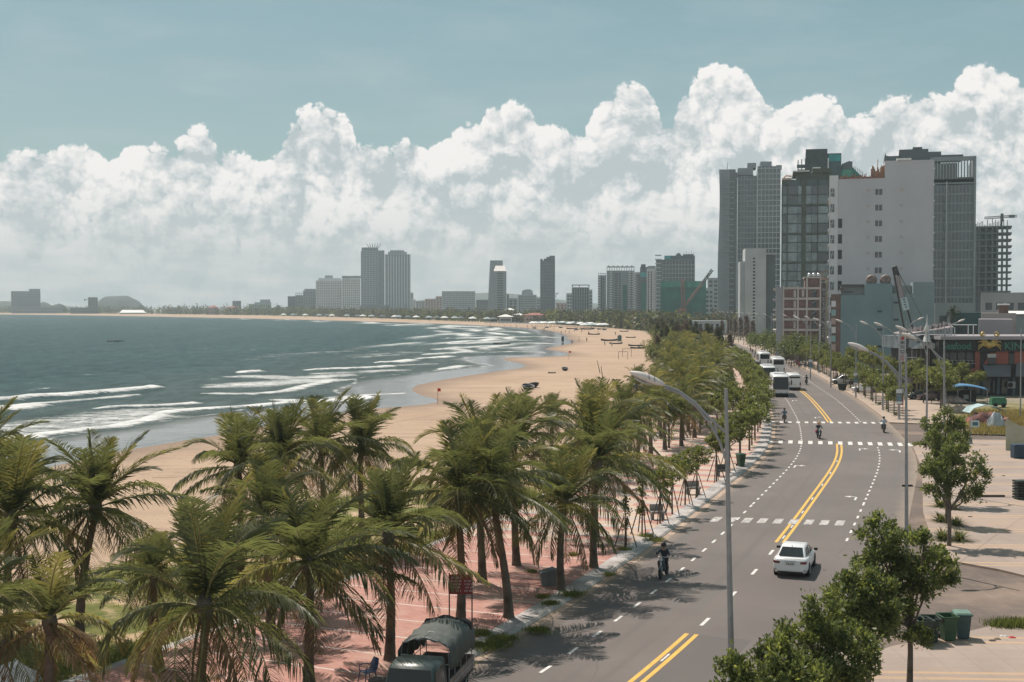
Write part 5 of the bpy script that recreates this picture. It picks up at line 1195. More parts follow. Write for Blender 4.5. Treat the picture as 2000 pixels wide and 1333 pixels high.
def tree_meshes(seed, lobes, nt, nl, ls, mats, spread=.55, trunk_h=2.0, r0=.09, wk=.36, upb=.35, yf=.10, shell=.55):
    """lobes: (x,y,z,rx,ry,rz). returns trunk mesh and crown mesh"""
    rg = np.random.default_rng(seed); lo = np.array(lobes, float); vol = lo[:, 3]*lo[:, 4]*lo[:, 5]; vol = vol**.75; vol /= vol.sum()
    which = rg.choice(len(lo), nt, p=vol); u = rg.normal(size=(nt, 3)); u /= np.linalg.norm(u, axis=1)[:, None]
    rad = (shell+(1-shell)*rg.random(nt)**.6)[:, None]; bump = 1+.16*np.sin(u[:, 0:1]*7+which[:, None]*2)*np.cos(u[:, 1:2]*6+u[:, 2:3]*5)
    tips = lo[which, :3]+u*lo[which, 3:6]*rad*bump; dirs = u*.8+np.array([0, 0, .5]); dirs /= np.linalg.norm(dirs, axis=1)[:, None]
    # clustered shoots: snap tips towards a coarser set
    cen = tips[rg.choice(nt, max(6, nt//9), replace=False)]
    dm = ((tips[:, None, :]-cen[None])**2).sum(2).argmin(1); tips = tips*.32+cen[dm]*.68+rg.normal(size=tips.shape)*ls*.35
    yg = ((rg.random(nt) < yf) & (u[:, 2] > -.1)).astype(int)
    v, f, mi = leaf_cloud(tips, dirs, nl, ls, rg, spread, yg, wk, upb)
    crown = rawmesh('crown', v, f, mats, mi)
    mb = MB(); mb.tube([(0, 0, -.1), (.02, .01, trunk_h*.5), (0, 0, trunk_h), (0.02, 0, trunk_h+(lo[:, 2].max()-trunk_h)*.7)], [r0*1.25, r0, r0*.85, r0*.25], 8)
    rr_ = random.Random(seed)
    for L_ in lo:
        a = Vector((0, 0, trunk_h*rr_.uniform(.75, 1.0))); e = Vector(L_[:3]); m2 = a.lerp(e, .5)+Vector((rr_.uniform(-.1, .1), rr_.uniform(-.1, .1), -.12*L_[3]))
        mb.tube([a, m2, e], [r0*.55, r0*.4, r0*.15], 6)
        for i in range(4):
            q_ = e+Vector((rr_.uniform(-1, 1)*L_[3], rr_.uniform(-1, 1)*L_[4], rr_.uniform(-.4, .9)*L_[5]))*.7
            mb.tube([m2.lerp(e, rr_.random()*.8), q_], [r0*.2, r0*.06], 4)
    return mb.mesh('trunk', BARK), crown
def make_tree(name, loc, tm, label, cat='tree', group=None, sc=1.0, rz=0.0, stakes=0):
    o = empty(name, loc, rz, label, cat, group); o.scale = (sc, sc, sc) if not hasattr(sc, '__len__') else sc
    link('trunk', tm[0], o); link('crown', tm[1], o)
    if stakes:
        for i in range(4):
            a = i*math.pi/2+.5; mb = MB(); mb.tube([(math.cos(a)*.62, math.sin(a)*.62, 0), (math.cos(a)*.08, math.sin(a)*.08, 1.75)], .032, 5); mb.build('stake', POLEW, o)
    return o
# four large glossy trees at the near right pavement
def near_tree(px, base_y, Y, lobes, label, nt, seed, th, ls=.20):
    x_ = D(px, 700, Y).x; lobes = [(a*1.12, b2, c2, d2*1.08, e2*1.08, f2*1.12) for a, b2, c2, d2, e2, f2 in lobes]; tm = tree_meshes(seed, lobes, int(nt*1.15), 12, ls, [LF, LY], .6, th, .10, .42, .38, .24, .45)
    return make_tree('leafy_tree', (x_, Y, .1), tm, label, group='glossy leaved trees at the near pavement')
near_tree(1782, 0, 45.6, [(-1.0,0,5.0,.75,.8,.85),(.1,.1,4.6,1.0,.9,.85),(.75,0,3.9,.95,.9,.8),(-.9,.2,3.9,.9,.8,.8),(-.2,.4,3.2,.9,.8,.7),(-1.55,0,2.3,.7,.6,.6),(.3,-.5,5.3,.35,.35,.5),(-1.05,0,5.8,.25,.25,.35),(.1,-.6,1.9,.6,.5,.5),(-.7,-.6,2.6,.7,.6,.6)], 'tallest of the glossy trees, between the green bins and the road', 900, 3, 2.2)
near_tree(1700, 0, 43.5, [(-.6,0,3.5,.85,.8,.75),(.35,.2,3.3,.85,.8,.7),(-.95,0,2.9,.6,.6,.5),(-.55,-.2,4.3,.22,.22,.42),(.15,0,4.1,.22,.22,.35),(.1,0,2.6,.9,.8,.5),(-.2,.1,3.9,.5,.5,.4)], 'glossy tree with clear lower trunk left of the tallest one', 620, 4, 1.9)
near_tree(1600, 0, 38.5, [(-.2,0,3.3,1.0,1.0,.8),(.9,.2,2.9,.95,.9,.8),(-.3,-.1,4.3,.24,.24,.5),(.2,0,3.9,.5,.5,.5),(-1.0,0,2.6,.8,.8,.7),(.4,-.4,2.1,1.0,.9,.7)], 'glossy tree with yellow tipped shoot third from the bins', 760, 5, 1.4)
near_tree(1500, 0, 36.0, [(0,0,3.1,.9,.9,.7),(-.75,0,2.7,.65,.6,.65),(-.1,0,3.9,.24,.24,.42),(.8,0,2.9,.8,.8,.6),(-.95,.1,3.3,.22,.22,.4),(.2,-.2,2.1,1.1,1.0,.7),(-1.35,0,2.2,.35,.35,.4),(.55,0,3.7,.3,.3,.4)], 'nearest glossy tree, partly behind the tall lamp pole', 760, 6, 1.3)
# three trees by the forecourt, with strap-leaved plants at their feet
for px, Y, lob, lab, nt, sd_ in (
 (1857, 72, [(0,0,4.2,.95,.85,.9),(1.55,0,3.9,.8,.75,1.05),(-.7,0,3.3,.85,.7,.8),(.3,.2,5.2,.6,.6,.7),(-1.2,0,4.5,.55,.5,.5),(1.2,0,2.9,.6,.6,.5),(1.5,0,5.0,.3,.3,.4)], 'forecourt tree with a side branch hanging to the right', 620, 13),
 (1852, 79.5, [(0,0,4.3,.95,.9,.9),(-.8,0,3.6,.8,.7,.8),(.7,0,5.0,.7,.7,.7),(-.6,0,5.4,.6,.6,.6),(.4,0,3.1,.7,.7,.5)], 'middle one of the three forecourt trees', 520, 14),
 (1848, 87.5, [(0,0,4.9,1.05,.9,.9),(-.9,0,5.5,.7,.7,.7),(.9,0,5.6,.7,.7,.7),(.1,0,6.4,.55,.5,.5),(-1.0,0,4.1,.7,.7,.6),(1.2,0,4.3,.6,.6,.6)], 'farthest of the three forecourt trees, reaching the lamp arm height', 520, 15)):
    tm = tree_meshes(sd_, lob, nt, 9, .21, [LF, LY], .6, 2.2, .11, .42, .35, .16, .45)
    make_tree('leafy_tree', (D(px, 700, Y).x, Y, .1), tm, lab, group='trees by the forecourt')
def strap_plant(loc, r_, n, label, grp=None, seed=0):
    rg = random.Random(seed); v = []; f = []
    for i in range(n):
        a = rg.uniform(0, 6.283); e = rg.uniform(.25, 1.35); L_ = r_*rg.uniform(.7, 1.2); b = len(v); w_ = .035
        for j in range(4):
            t = j/3; rr_ = L_*math.cos(e)*t+.08; z_ = L_*math.sin(e)*t-.45*L_*t*t; ww = w_*(1-t*.9)
            for s_ in (-1, 1): v.append((rr_*math.cos(a)-s_*ww*math.sin(a), rr_*math.sin(a)+s_*ww*math.cos(a), max(.0, z_)))
        f += [(b+2*j, b+2*j+1, b+2*j+3, b+2*j+2) for j in range(3)]
    me = rawmesh('strap_leaf_plant', v, np.array(f), LM); o = link('strap_leaf_plant', me, loc=loc); tag(o, label, 'plant', grp); return o
for i, (px, py, r_, lab) in enumerate(((1840,1058,.9,'strap leaved plant at the foot of the nearest forecourt tree'),(1874,1060,.9,'strap leaved plant right of the nearest forecourt trunk'),(1838,1022,.8,'strap leaved plant in front of the middle forecourt tree'),(1868,1030,.8,'strap leaved plant right of the middle forecourt trunk'),(1836,993,.8,'strap leaved plant in front of the farthest forecourt tree'),(1860,998,.7,'strap leaved plant behind the pasted poster on the forecourt trunk'))):
    p = G(px, py); strap_plant((p.x, p.y, .11), r_*1.35, 170, lab, 'strap leaved plants under the forecourt trees', i)
# kerbside trees on the promenade, layered crowns on staked stems
LAY = [tree_meshes(30+i, [(0,0,h_,w_,w_,.28),(rx,.1,h_-.55,w_*.8,w_*.8,.22),(-rx,.2,h_+.35,w_*.6,w_*.6,.22)], 260, 8, .17, [LM, LY], .6, h_-.8, .05, .5, .15, .34, .3) for i, (h_, w_, rx) in enumerate(((2.9,1.05,.3),(3.1,1.15,-.35),(2.8,.95,.25),(3.2,1.2,.3)))]
SLM = [tree_meshes(44+i, [(0,0,3.0,.28,.28,.5),(0,0,2.2,.22,.22,.6),(0,0,1.2,.2,.2,.5)], 90, 7, .15, [LM, LY], .6, 2.6, .035, .5, .2, .15, .1) for i in range(2)]
MIDT = [tree_meshes(50+i, [(rx_,ry_,z_,w_,w_,h_) for rx_, ry_, z_, w_, h_ in L_], 330, 8, .24, [LM, LY], .6, 2.0, .08, .5, .15, .34, .35) for i, L_ in enumerate((
 [(0,0,3.4,1.5,.6),(.9,.3,2.7,1.0,.45),(-1.0,0,2.9,1.1,.5),(.2,0,4.2,.9,.45)], [(0,0,3.6,1.7,.65),(-.8,.4,2.8,1.2,.45),(.9,0,4.1,.9,.5)], [(0,0,3.1,1.4,.6),(.6,0,3.9,1.1,.5),(-.9,0,3.5,1.0,.5),(0,0,2.5,1.2,.4)], [(0,0,3.9,1.3,.8),(.7,0,3.1,1.2,.5),(-.8,0,3.2,1.2,.6)]))]
GK = 'kerbside trees on the promenade'
for px, py, kind, lab, sc in ((1222,1073,'s','slim young tree nearest the red paving, leaves down its stem',1.0),(1254,1047,'s','second kerbside tree, slim stem inside four stakes',1.15),(1289,1026,'l','third kerbside tree, first with a flat spreading crown',.95),(1313,1008,'l','fourth kerbside tree, staked, beside the grey box',1.0),(1338,990,'l','fifth kerbside tree, bright crown meeting the next',1.0),(1361,975,'l','sixth kerbside tree, in front of the bench slab',1.0),(1399,944,'l','seventh kerbside tree, just left of the tall lamp pole',1.15),(1420,925,'l','eighth kerbside tree, crown split by the tall lamp pole',1.15)):
    p = G(px, py); tm = (SLM if kind == 's' else LAY)[(px//3) % (2 if kind == 's' else 4)]
    make_tree('kerbside_tree', (p.x, p.y, .12), tm, lab, group=GK, sc=sc, rz=px*.7, stakes=1)
random.seed(5)
for i, Y in enumerate(np.arange(106, 330, 4.5)):
    p = LP(SY(Y), -1.5+random.uniform(-.3, .3)); make_tree('kerbside_tree', (p.x, p.y, .12), MIDT[i % 4], 'spreading tree in the continuous kerbside row beyond the lamp pole', group='continuous kerbside tree row', sc=random.uniform(.85, 1.08), rz=random.uniform(0, 6.3))
    if Y > 130 and i % 2 == 0:
        p = LP(SY(Y), -5+random.uniform(-.8, .8)); make_tree('kerbside_tree', (p.x, p.y, .12), MIDT[(i+1) % 4], 'spreading tree in the second row behind the kerbside row', group='second promenade tree row', sc=random.uniform(.7, 1.0), rz=random.uniform(0, 6.3))
for Y in np.arange(118, 330, 4.4):
    wd = float(np.interp(Y, [118, 150, 200, 330], [9, 12, 14, 15]))
    for d in np.arange(-7.5, -wd, -4.2):
        if random.random() < .42: p = LP(SY(Y)+random.uniform(-2, 2), d+random.uniform(-1.5, 1.5)); make_tree('bushy_tree', (p.x, p.y, .05), MIDT[random.randrange(4)], 'low bushy tree filling the gaps between grove palms', group='bushy trees between the grove palms', sc=(random.uniform(.8, 1.3), random.uniform(.8, 1.3), random.uniform(.75, 1.15)), rz=random.uniform(0, 6.3))
# right hand pavement
for i, Y in enumerate(np.arange(158, 400, 4.4)):
    p = LP(SY(Y), RW+1.6+random.uniform(-.2, .3)); make_tree('kerbside_tree', (p.x, p.y, .12), MIDT[(i*3+1) % 4], 'round crowned tree along the kerb opposite the promenade', group='trees on the landward pavement', sc=random.uniform(.8, 1.15)*(1 if Y > 170 else .85), rz=random.uniform(0, 6.3))
    if i % 2:
        p = LP(SY(Y), RW+1.9); strap_plant((p.x, p.y, .12), .8, 60, 'low strap leaved plant at a kerb tree on the landward pavement', 'strap leaved plants on the landward pavement', i+50)
for i, Y in enumerate(np.arange(168, 420, 5.2)):
    p = LP(SY(Y), RW+9.5+random.uniform(-1.5, 1.5)); make_tree('kerbside_tree', (p.x, p.y, .12), MIDT[(i+2) % 4], 'tree in the row near the buildings of the landward pavement', group='back row trees on the landward pavement', sc=random.uniform(1.0, 1.35), rz=random.uniform(0, 6.3))
# mid-distance woods: round trees and casuarinas as individuals
def blob_tree(seed, R_, H_, n, ls, m_, cone=False):
    rg = np.random.default_rng(seed)
    if cone:
        t = rg.random(n)**.8; z_ = .12*H_+.88*H_*t; rr_ = R_*(1-t)**.7*(.35+.65*rg.random(n)); a = rg.uniform(0, 6.283, n); tips = np.stack([rr_*np.cos(a), rr_*np.sin(a), z_], 1)
        dirs = np.stack([np.cos(a)*.5, np.sin(a)*.5, np.full(n, .8)], 1)
    else:
        u = rg.normal(size=(n, 3)); u /= np.linalg.norm(u, axis=1)[:, None]; k_ = rg.integers(0, 6, n); lo = rg.normal(size=(6, 3))*[R_*.45, R_*.45, H_*.13]
        tips = lo[k_]+u*[R_*.6, R_*.6, H_*.25]*(.6+.4*rg.random(n))[:, None]; tips[:, 2] += H_*.62; dirs = u
    v, f, mi = leaf_cloud(tips, dirs, 3, ls, rg, .7, None, .6, .3); cm = rawmesh('crown', v, f, m_)
    mb = MB(); mb.tube([(0, 0, -.1), (0, 0, H_*.7)], [.18, .06], 6)
    for i in range(5): a = i*1.26; mb.tube([(0, 0, H_*.35), (math.cos(a)*R_*.5, math.sin(a)*R_*.5, H_*.6)], [.09, .03], 4)
    return mb.mesh('trunk', BARK), cm
BT = [blob_tree(60+i, 2.6, 6.0, 330, .55, LM) for i in range(3)]; CT = [blob_tree(70+i, 1.9, 9.0, 420, .55, LC, True) for i in range(3)]+[blob_tree(77, 1.9, 9.0, 420, .55, LB, True)]
BD = [blob_tree(80+i, 4.2, 11.0, 620, .7, LF) for i in range(2)]
random.seed(31)
for Y in np.arange(300, 640, 8.5):
    x0 = float(np.interp(Y, [300, 385, 540, 735], [35, 45, 63, 75])); x1 = LP(SY(min(Y, 880)), -3).x; n = max(2, int((x1-x0)/5.5))
    for i in range(n+1):
        x_ = x0+(x1-x0)*i/n+random.uniform(-2, 2); t = random.random()
        if t < .45: make_tree('round_tree', (x_, Y+random.uniform(-3, 3), 0), BT[random.randrange(3)], 'round green tree in the grove where the promenade narrows', group='round trees of the far grove', sc=random.uniform(.75, 1.1))
        else: make_tree('casuarina_tree', (x_, Y+random.uniform(-3, 3), 0), CT[random.randrange(4)], 'feathery casuarina in the grove where the promenade narrows', group='casuarinas of the far grove', sc=random.uniform(.6, .95))
for px, Y, sc, kind, lab in ((1560,300,.72,0,'dense dark tree in front of the brick building, left one'),(1585,292,.66,1,'dense dark tree in front of the cream shop house'),(1536,310,.62,1,'dark round tree at the left foot of the brick building'),(1606,285,.55,0,'dark tree at the foot of the vertical sign'),(1498,360,.66,1,'spreading yellow green tree left of the brick building'),(1475,372,.6,0,'spreading tree between slim slab and brick building'),(1515,345,.6,0,'rounded tree under the brick building side wall')):
    make_tree('dense_tree', (D(px, 700, Y).x, Y, 0), BD[kind], lab, sc=sc)
for px, Y, sc in ((1446,520,1.0),(1458,500,1.1),(1435,540,.9),(1425,560,.9),(1470,480,.9),(1410,580,.8)):
    make_tree('casuarina_tree', (D(px, 700, Y).x, Y, 0), CT[3], 'brownish casuarina below the slim blank white slab', group='brown casuarinas below the slab tower', sc=sc)
for px, Y, sc in ((1500,330,1.0),(1518,322,.9),(1482,345,.9)): far_palm(SY(Y), RW+14+random.uniform(-1, 1), 7.5, 1.2, int(px), 'palms left of the brick building', 'palm among the trees left of the brick building')
o_ = D(1841, 640, 285); rp = empty('rooftop_palm', (o_.x, 285, 0), 0, 'palm rising behind the roof terrace against the grey house', 'palm tree'); c = D(1861, 612, 285)
link('trunk', palm_trunk(c.z, (c.x-o_.x, 0), 5), rp); link('crown', CRF[1], rp, loc=(c.x-o_.x, 0, c.z)).scale = (.62, .62, .62)
for px, py, Y, sc in ((1845,790,190,.8),(1880,775,192,.9),(1905,782,186,.75),(1820,800,180,.6),(1868,770,196,.85)):
    make_tree('leafy_tree', (D(px, 700, Y).x, Y, 0), MIDT[px % 4], 'bright tree behind the blue arched awning', group='trees behind the blue awning', sc=sc*1.25)
# the far wood behind the beach reads as one mass
rg = np.random.default_rng(8); Ypts = []
tl_ = [(640,73,84),(735,73,96),(880,56,90),(1030,24,150),(1210,-47,110),(1600,-185,-30),(2060,-400,-240),(2500,-700,-520),(3080,-1300,-1100),(3700,-2500,-2300)]
TT = []
for (y0, a0, b0), (y1, a1, b1) in zip(tl_[:-1], tl_[1:]):
    area = (y1-y0)*40; n = int(area/(26 if y0 < 900 else 50 if y0 < 1600 else 55)*1.0)
    t = rg.random(n); w_ = rg.random(n)**1.6; TT.append(np.stack([(a0+(a1-a0)*t)+w_*np.minimum(60, (b0-a0)+(b1-b0-a1+a0)*t)+4, y0+(y1-y0)*t], 1))
# more behind, between buildings
n = 900; yq = rg.uniform(640, 1400, n); TT.append(np.stack([np.interp(yq, [640, 880, 1030, 1210, 1400], [80, 60, 40, 10, -60])+rg.uniform(0, 190, n)*(yq/1000), yq], 1))
TT = np.concatenate(TT); NT_ = len(TT); hs = rg.uniform(5, 11, NT_)*np.where(rg.random(NT_) < .1, 1.25, 1)*np.interp(TT[:, 1], [640, 1500, 2500], [.85, 1.05, 1.55]); k_ = 26
c = np.repeat(TT, k_, 0); H_ = np.repeat(hs, k_); m_ = len(c); t = rg.random(m_); a = rg.uniform(0, 6.283, m_); rr_ = (1-t*.75)*H_*.30*np.sqrt(rg.random(m_))
tips = np.stack([c[:, 0]+rr_*np.cos(a), c[:, 1]+rr_*np.sin(a), t*H_*.95], 1)
v, f, mi = leaf_cloud(tips, np.tile([0, 0, 1.0], (m_, 1)), 1, 2.3, rg, .8, None, .8, .1)
tag(link('far_treeline', rawmesh('far_treeline', v, f, [LC, LM, LB], np.repeat(rg.choice(3, NT_, p=[.6, .3, .1]), k_))), 'dark wooded belt behind the beach in front of the far towers', 'trees', kind='stuff')
# tufts of grass
def tufts(name, pts_, hgt, n, label, m_, seed=0, z=0.0, sp=.35, w_=.02):
    rg = np.random.default_rng(seed); P_ = np.array(pts_); c = np.repeat(P_, n, 0)+rg.normal(size=(len(P_)*n, 2))*sp; m2 = len(c); a = rg.uniform(0, 6.283, m2); h_ = hgt*rg.uniform(.4, 1.2, m2)
    b0 = np.stack([c[:, 0], c[:, 1], np.full(m2, z)], 1); tip = b0+np.stack([np.cos(a)*h_*.5, np.sin(a)*h_*.5, h_], 1); s_ = np.stack([-np.sin(a), np.cos(a), 0*a], 1)*w_
    v = np.stack([b0-s_, b0+s_, tip+s_*.3, tip-s_*.3], 1).reshape(-1, 3)
    return tag(link(name, rawmesh(name, v, np.arange(m2*4).reshape(-1, 4), m_)), label, 'grass', kind='stuff')
GM = leafmat('grass_blade', (.09, .12, .03), (.20, .20, .06), (.22, .24, .05), .35, .7, .2, .5); GMD = leafmat('dry_grass_blade', (.20, .17, .06), (.32, .25, .10), (.30, .24, .08), .35, .8, .1, .5)
rg = np.random.default_rng(3); pts_ = []
while len(pts_) < 2600:
    s_ = rg.uniform(8, SY(90)); d = -12-13*rg.random()**1.5; p = LP(s_, d)
    if math.sin(p.x*.45+1.3)+math.sin(p.y*.38+p.x*.2)+rg.normal()*.5 > -.1: pts_.append((p.x, p.y))
tufts('seaside_grass', pts_, .22, 14, 'patchy green grass between the red paving and the sand', GM, 1, -.01, .4, .022)
pts_ = []
while len(pts_) < 900:
    q_ = G(rg.uniform(1895, 2080), rg.uniform(803, 848), .16); pts_.append((q_.x, q_.y))
tufts('lot_grass', pts_, .38, 12, 'rough yellow green grass on the vacant lot', GMD, 2, .16, .7, .05)
pts_ = [(lambda q_: (q_.x, q_.y))(G(rg.uniform(1940, 2010), 1227+rg.normal()*1.5)) for _ in range(60)]+[(lambda q_: (q_.x, q_.y))(G(rg.uniform(1786, 1800), 871)) for _ in range(14)]
tufts('pavement_weeds', pts_, .30, 22, 'weeds growing along the side street pavement edge', GM, 3, .1, .22, .02)
pts_ = []
for px, py, r_ in ((955,1262,26),(985,1250,20),(1050,1232,14),(1075,1180,8),(940,1240,12),(1120,1163,14),(1060,1167,6),(1190,1124,5),(1120,1085,5),(1040,1118,4),(1222,1074,6),(1262,1048,8),(1280,1056,10),(910,1300,8)):
    for _ in range(int(r_*3)):
        q_ = G(px+rg.normal()*r_*.8, py+rg.normal()*r_*.18, .12); pts_.append((q_.x, q_.y))
tufts('planter_grass', pts_, .16, 16, 'grass tufts around the kerbside palm and tree pits', GM, 4, .12, .12, .014)
# ------------------------------------------------------------------ vehicles and people
CARW = mat('white_car_paint', (.74, .75, .76), .22, .03, 1, spec=.6); CARD = mat('dark_car_paint', (.035, .045, .05), .25, .1, 1, spec=.6); CARB = mat('blue_black_paint', (.03, .05, .07), .3, .1, 1)
CARS_ = mat('silver_paint', (.38, .39, .40), .3, .05, 1, metal=.4); TYRE = mat('tyre_rubber', (.018, .018, .018), .85, .1, 3); RIM = mat('alloy_rim', (.35, .36, .37), .35, .1, 3, metal=.8)
BLKP = mat('black_plastic', (.02, .02, .022), .6, .1, 3); TAIL = mat('red_lamp_glass', (.16, .008, .008), .2, .1, 3, spec=.8); HEADL = mat('clear_lamp_glass', (.55, .57, .58), .15, .1, 3, spec=.9)
PLATE = mat('number_plate', (.6, .6, .58), .6, .05, 3); CHR = mat('chrome', (.6, .6, .6), .15, .02, 3, metal=1.0); TINT = mat('tinted_glass', (.018, .024, .026), .14, .1, 1, spec=.35)
def wheel_meshes(r_, w_):
    a = MB(); a.lathe([(r_*.62, -w_/2), (r_*.94, -w_/2), (r_, -w_*.3), (r_, w_*.3), (r_*.94, w_/2), (r_*.62, w_/2)], 20, axis='x'); t_ = a.mesh('tyre', TYRE)
    a = MB(); a.lathe([(r_*.12, -w_*.38), (r_*.60, -w_*.42), (r_*.62, w_*.42), (r_*.12, w_*.38)], 16, axis='x')
    for i in range(6):
        th = i*math.pi/3; a.tube([(w_*.46, 0, 0), (w_*.46, math.cos(th)*r_*.58, math.sin(th)*r_*.58)], .03, 4); a.tube([(-w_*.46, 0, 0), (-w_*.46, math.cos(th)*r_*.58, math.sin(th)*r_*.58)], .03, 4)
    return t_, a.mesh('rim', RIM)
def add_wheels(o, pos, r_=.31, w_=.2, md=None):
    t_, r2 = md or wheel_meshes(r_, w_)
    for p in pos:
        q_ = link('wheel', t_, o, loc=p); link('rim', r2, q_)
WM = wheel_meshes(.31, .2); WB = wheel_meshes(.48, .3)
def ring(y, zb, zt, hw, tuck=.9, shoulder=.86):
    return [(-hw*tuck, y, zb), (hw*tuck, y, zb), (hw, y, zb+(zt-zb)*.28), (hw, y, zb+(zt-zb)*.62), (hw*.975, y, zt-.07), (hw*shoulder, y, zt), (-hw*shoulder, y, zt), (-hw*.975, y, zt-.07), (-hw, y, zb+(zt-zb)*.62), (-hw, y, zb+(zt-zb)*.28)]
def car(loc, rz, paint, label, kind='sedan', group=None, sc=1.0, detail=False):
    o = empty('car', loc, rz, label, 'car', group); o.scale = (sc, sc, sc)
    st = [(-2.20, .40, .86, .70), (-2.16, .28, .94, .79), (-2.02, .24, .99, .84), (-1.7, .20, 1.00, .86), (-1.0, .19, .97, .865), (.2, .19, .94, .865), (1.1, .19, .91, .86), (1.65, .21, .82, .84), (2.02, .24, .72, .79), (2.18, .30, .60, .68)]
    m_ = MB(); m_.loft([ring(*s_) for s_ in st]); b_ = m_.build('body', paint, o)
    hb = kind == 'suv'
    gh = [(-1.86 if not hb else -2.05, .97, .70), (-1.12 if not hb else -1.85, 1.40 if not hb else 1.55, .585), (-.6, 1.455 if not hb else 1.62, .60), (.15, 1.445 if not hb else 1.6, .60), (1.12, .93, .74)]
    m_ = MB(); rings = []
    for y, z_, hw in gh: rings.append([(-.76, y, .9), (.76, y, .9), (.76 if z_ < 1 else .745, y, .98 if z_ > 1 else .95), (hw, y, z_-.06 if z_ > 1 else z_-.01), (hw*.88, y, z_), (-hw*.88, y, z_), (-hw, y, z_-.06 if z_ > 1 else z_-.01), (-.76 if z_ < 1 else -.745, y, .98 if z_ > 1 else .95)])
    m_.loft(rings); m_.build('roof', paint, o)
    def glass(nm, P_, off): m2 = MB(); P_ = [Vector(p)+Vector(off) for p in P_]; m2.add(P_, [tuple(range(len(P_)))]); return m2.build(nm, TINT, o)
    zt = gh[1][1]; yb = gh[1][0]; y0 = gh[0][0]
    glass('rear_window', [(-.62, y0+.06, 1.01), (.62, y0+.06, 1.01), (.50, yb-.03, zt-.045), (-.50, yb-.03, zt-.045)], (0, -.025, .03))
    glass('windscreen', [(.66, 1.08, .97), (-.66, 1.08, .97), (-.50, .20, gh[3][1]-.03), (.50, .20, gh[3][1]-.03)], (0, .02, .035))
    for s_ in (1, -1):
        P_ = [(s_*.775, .98, .985), (s_*.775, y0+.42, 1.0), (s_*.62, yb+.12, zt-.09), (s_*.62, .12, gh[3][1]-.10)]
        glass('side_window', P_ if s_ < 0 else P_[::-1], (s_*.012, 0, .005))
        m2 = MB(); m2.box(s_*.77-.015, s_*.77+.015, -.32, -.24, 1.0, zt-.1); m2.v = [(x_-s_*(z_-1.0)*.33+s_*.014, y_, z_) for x_, y_, z_ in m2.v]; m2.build('door_pillar', paint, o)
        m2 = MB(); m2.box(-.10, .10, -.05, .06, -.07, .07); q_ = m2.build('mirror', BLKP if detail else paint, o, loc=(s_*.96, .78, 1.0)); bevel(q_, .04)
        m2 = MB(); m2.prism([(s_*.52, .72), (s_*.80, .74), (s_*.845, .86), (s_*.50, .83)], -2.215, -2.06); q_ = m2.build('tail_lamp', TAIL, o)
        m2 = MB(); m2.prism([(s_*.40, .55), (s_*.72, .60), (s_*.80, .70), (s_*.45, .64)], 1.9, 2.155); m2.build('headlight', HEADL, o)
        for yw in (-1.32, 1.30):
            m2 = MB(); m2.lathe([(.37, -.012), (.37, .012)], 20, c=(s_*.862, yw, .33), axis='x'); m2.v = [(x_, y_, z_) for x_, y_, z_ in m2.v]; m2.build('wheel_arch', BLKP, o)
    add_wheels(o, [(s_*.79, yw, .31) for s_ in (1, -1) for yw in (-1.32, 1.30)], md=WM)
    m2 = MB(); m2.box(-.26, .26, -2.235, -2.2, .66, .80); pl = m2.build('number_plate', PLATE, o)
    if detail:
        m3 = MB(); random.seed(4)
        for r_ in range(2):
            for i in range(4): m3.box(-.17+i*.095, -.12+i*.095, -2.245, -2.236, .675+.06*r_, .715+.06*r_)
        m3.build('plate_lettering', BLKP, pl)
        m2 = MB(); m2.box(-.62, .62, -2.19, -2.0, .245, .33); m2.build('rear_valance', BLKP, o)
        for s_ in (1, -1):
            m2 = MB(); m2.box(s_*.66-.1, s_*.66+.1, -2.19, -2.08, .40, .44); m2.build('reflector', TAIL, o)
        m2 = MB(); m2.tube([(0, -1.25, 1.40), (0, -1.32, 1.52)], .012, 5); m2.build('aerial', BLKP, o)
        m2 = MB(); m2.box(-.80, .80, -2.195, -2.185, .965, .975); m2.box(-.30, .30, -2.212, -2.2, .845, .86); m2.build('boot_seam', BLKP, o)
        m2 = MB(); m2.box(-.72, -.50, -1.78, -1.775, .0, .0); 
    return o
def road_pt(px, py): p = G(px, py); return p, heading(SY(p.y))
p, h = road_pt(1553, 1113); car((p.x, p.y, .0), h+.03, CARW, 'white sedan driving away, right of the near centre dashes', detail=True)
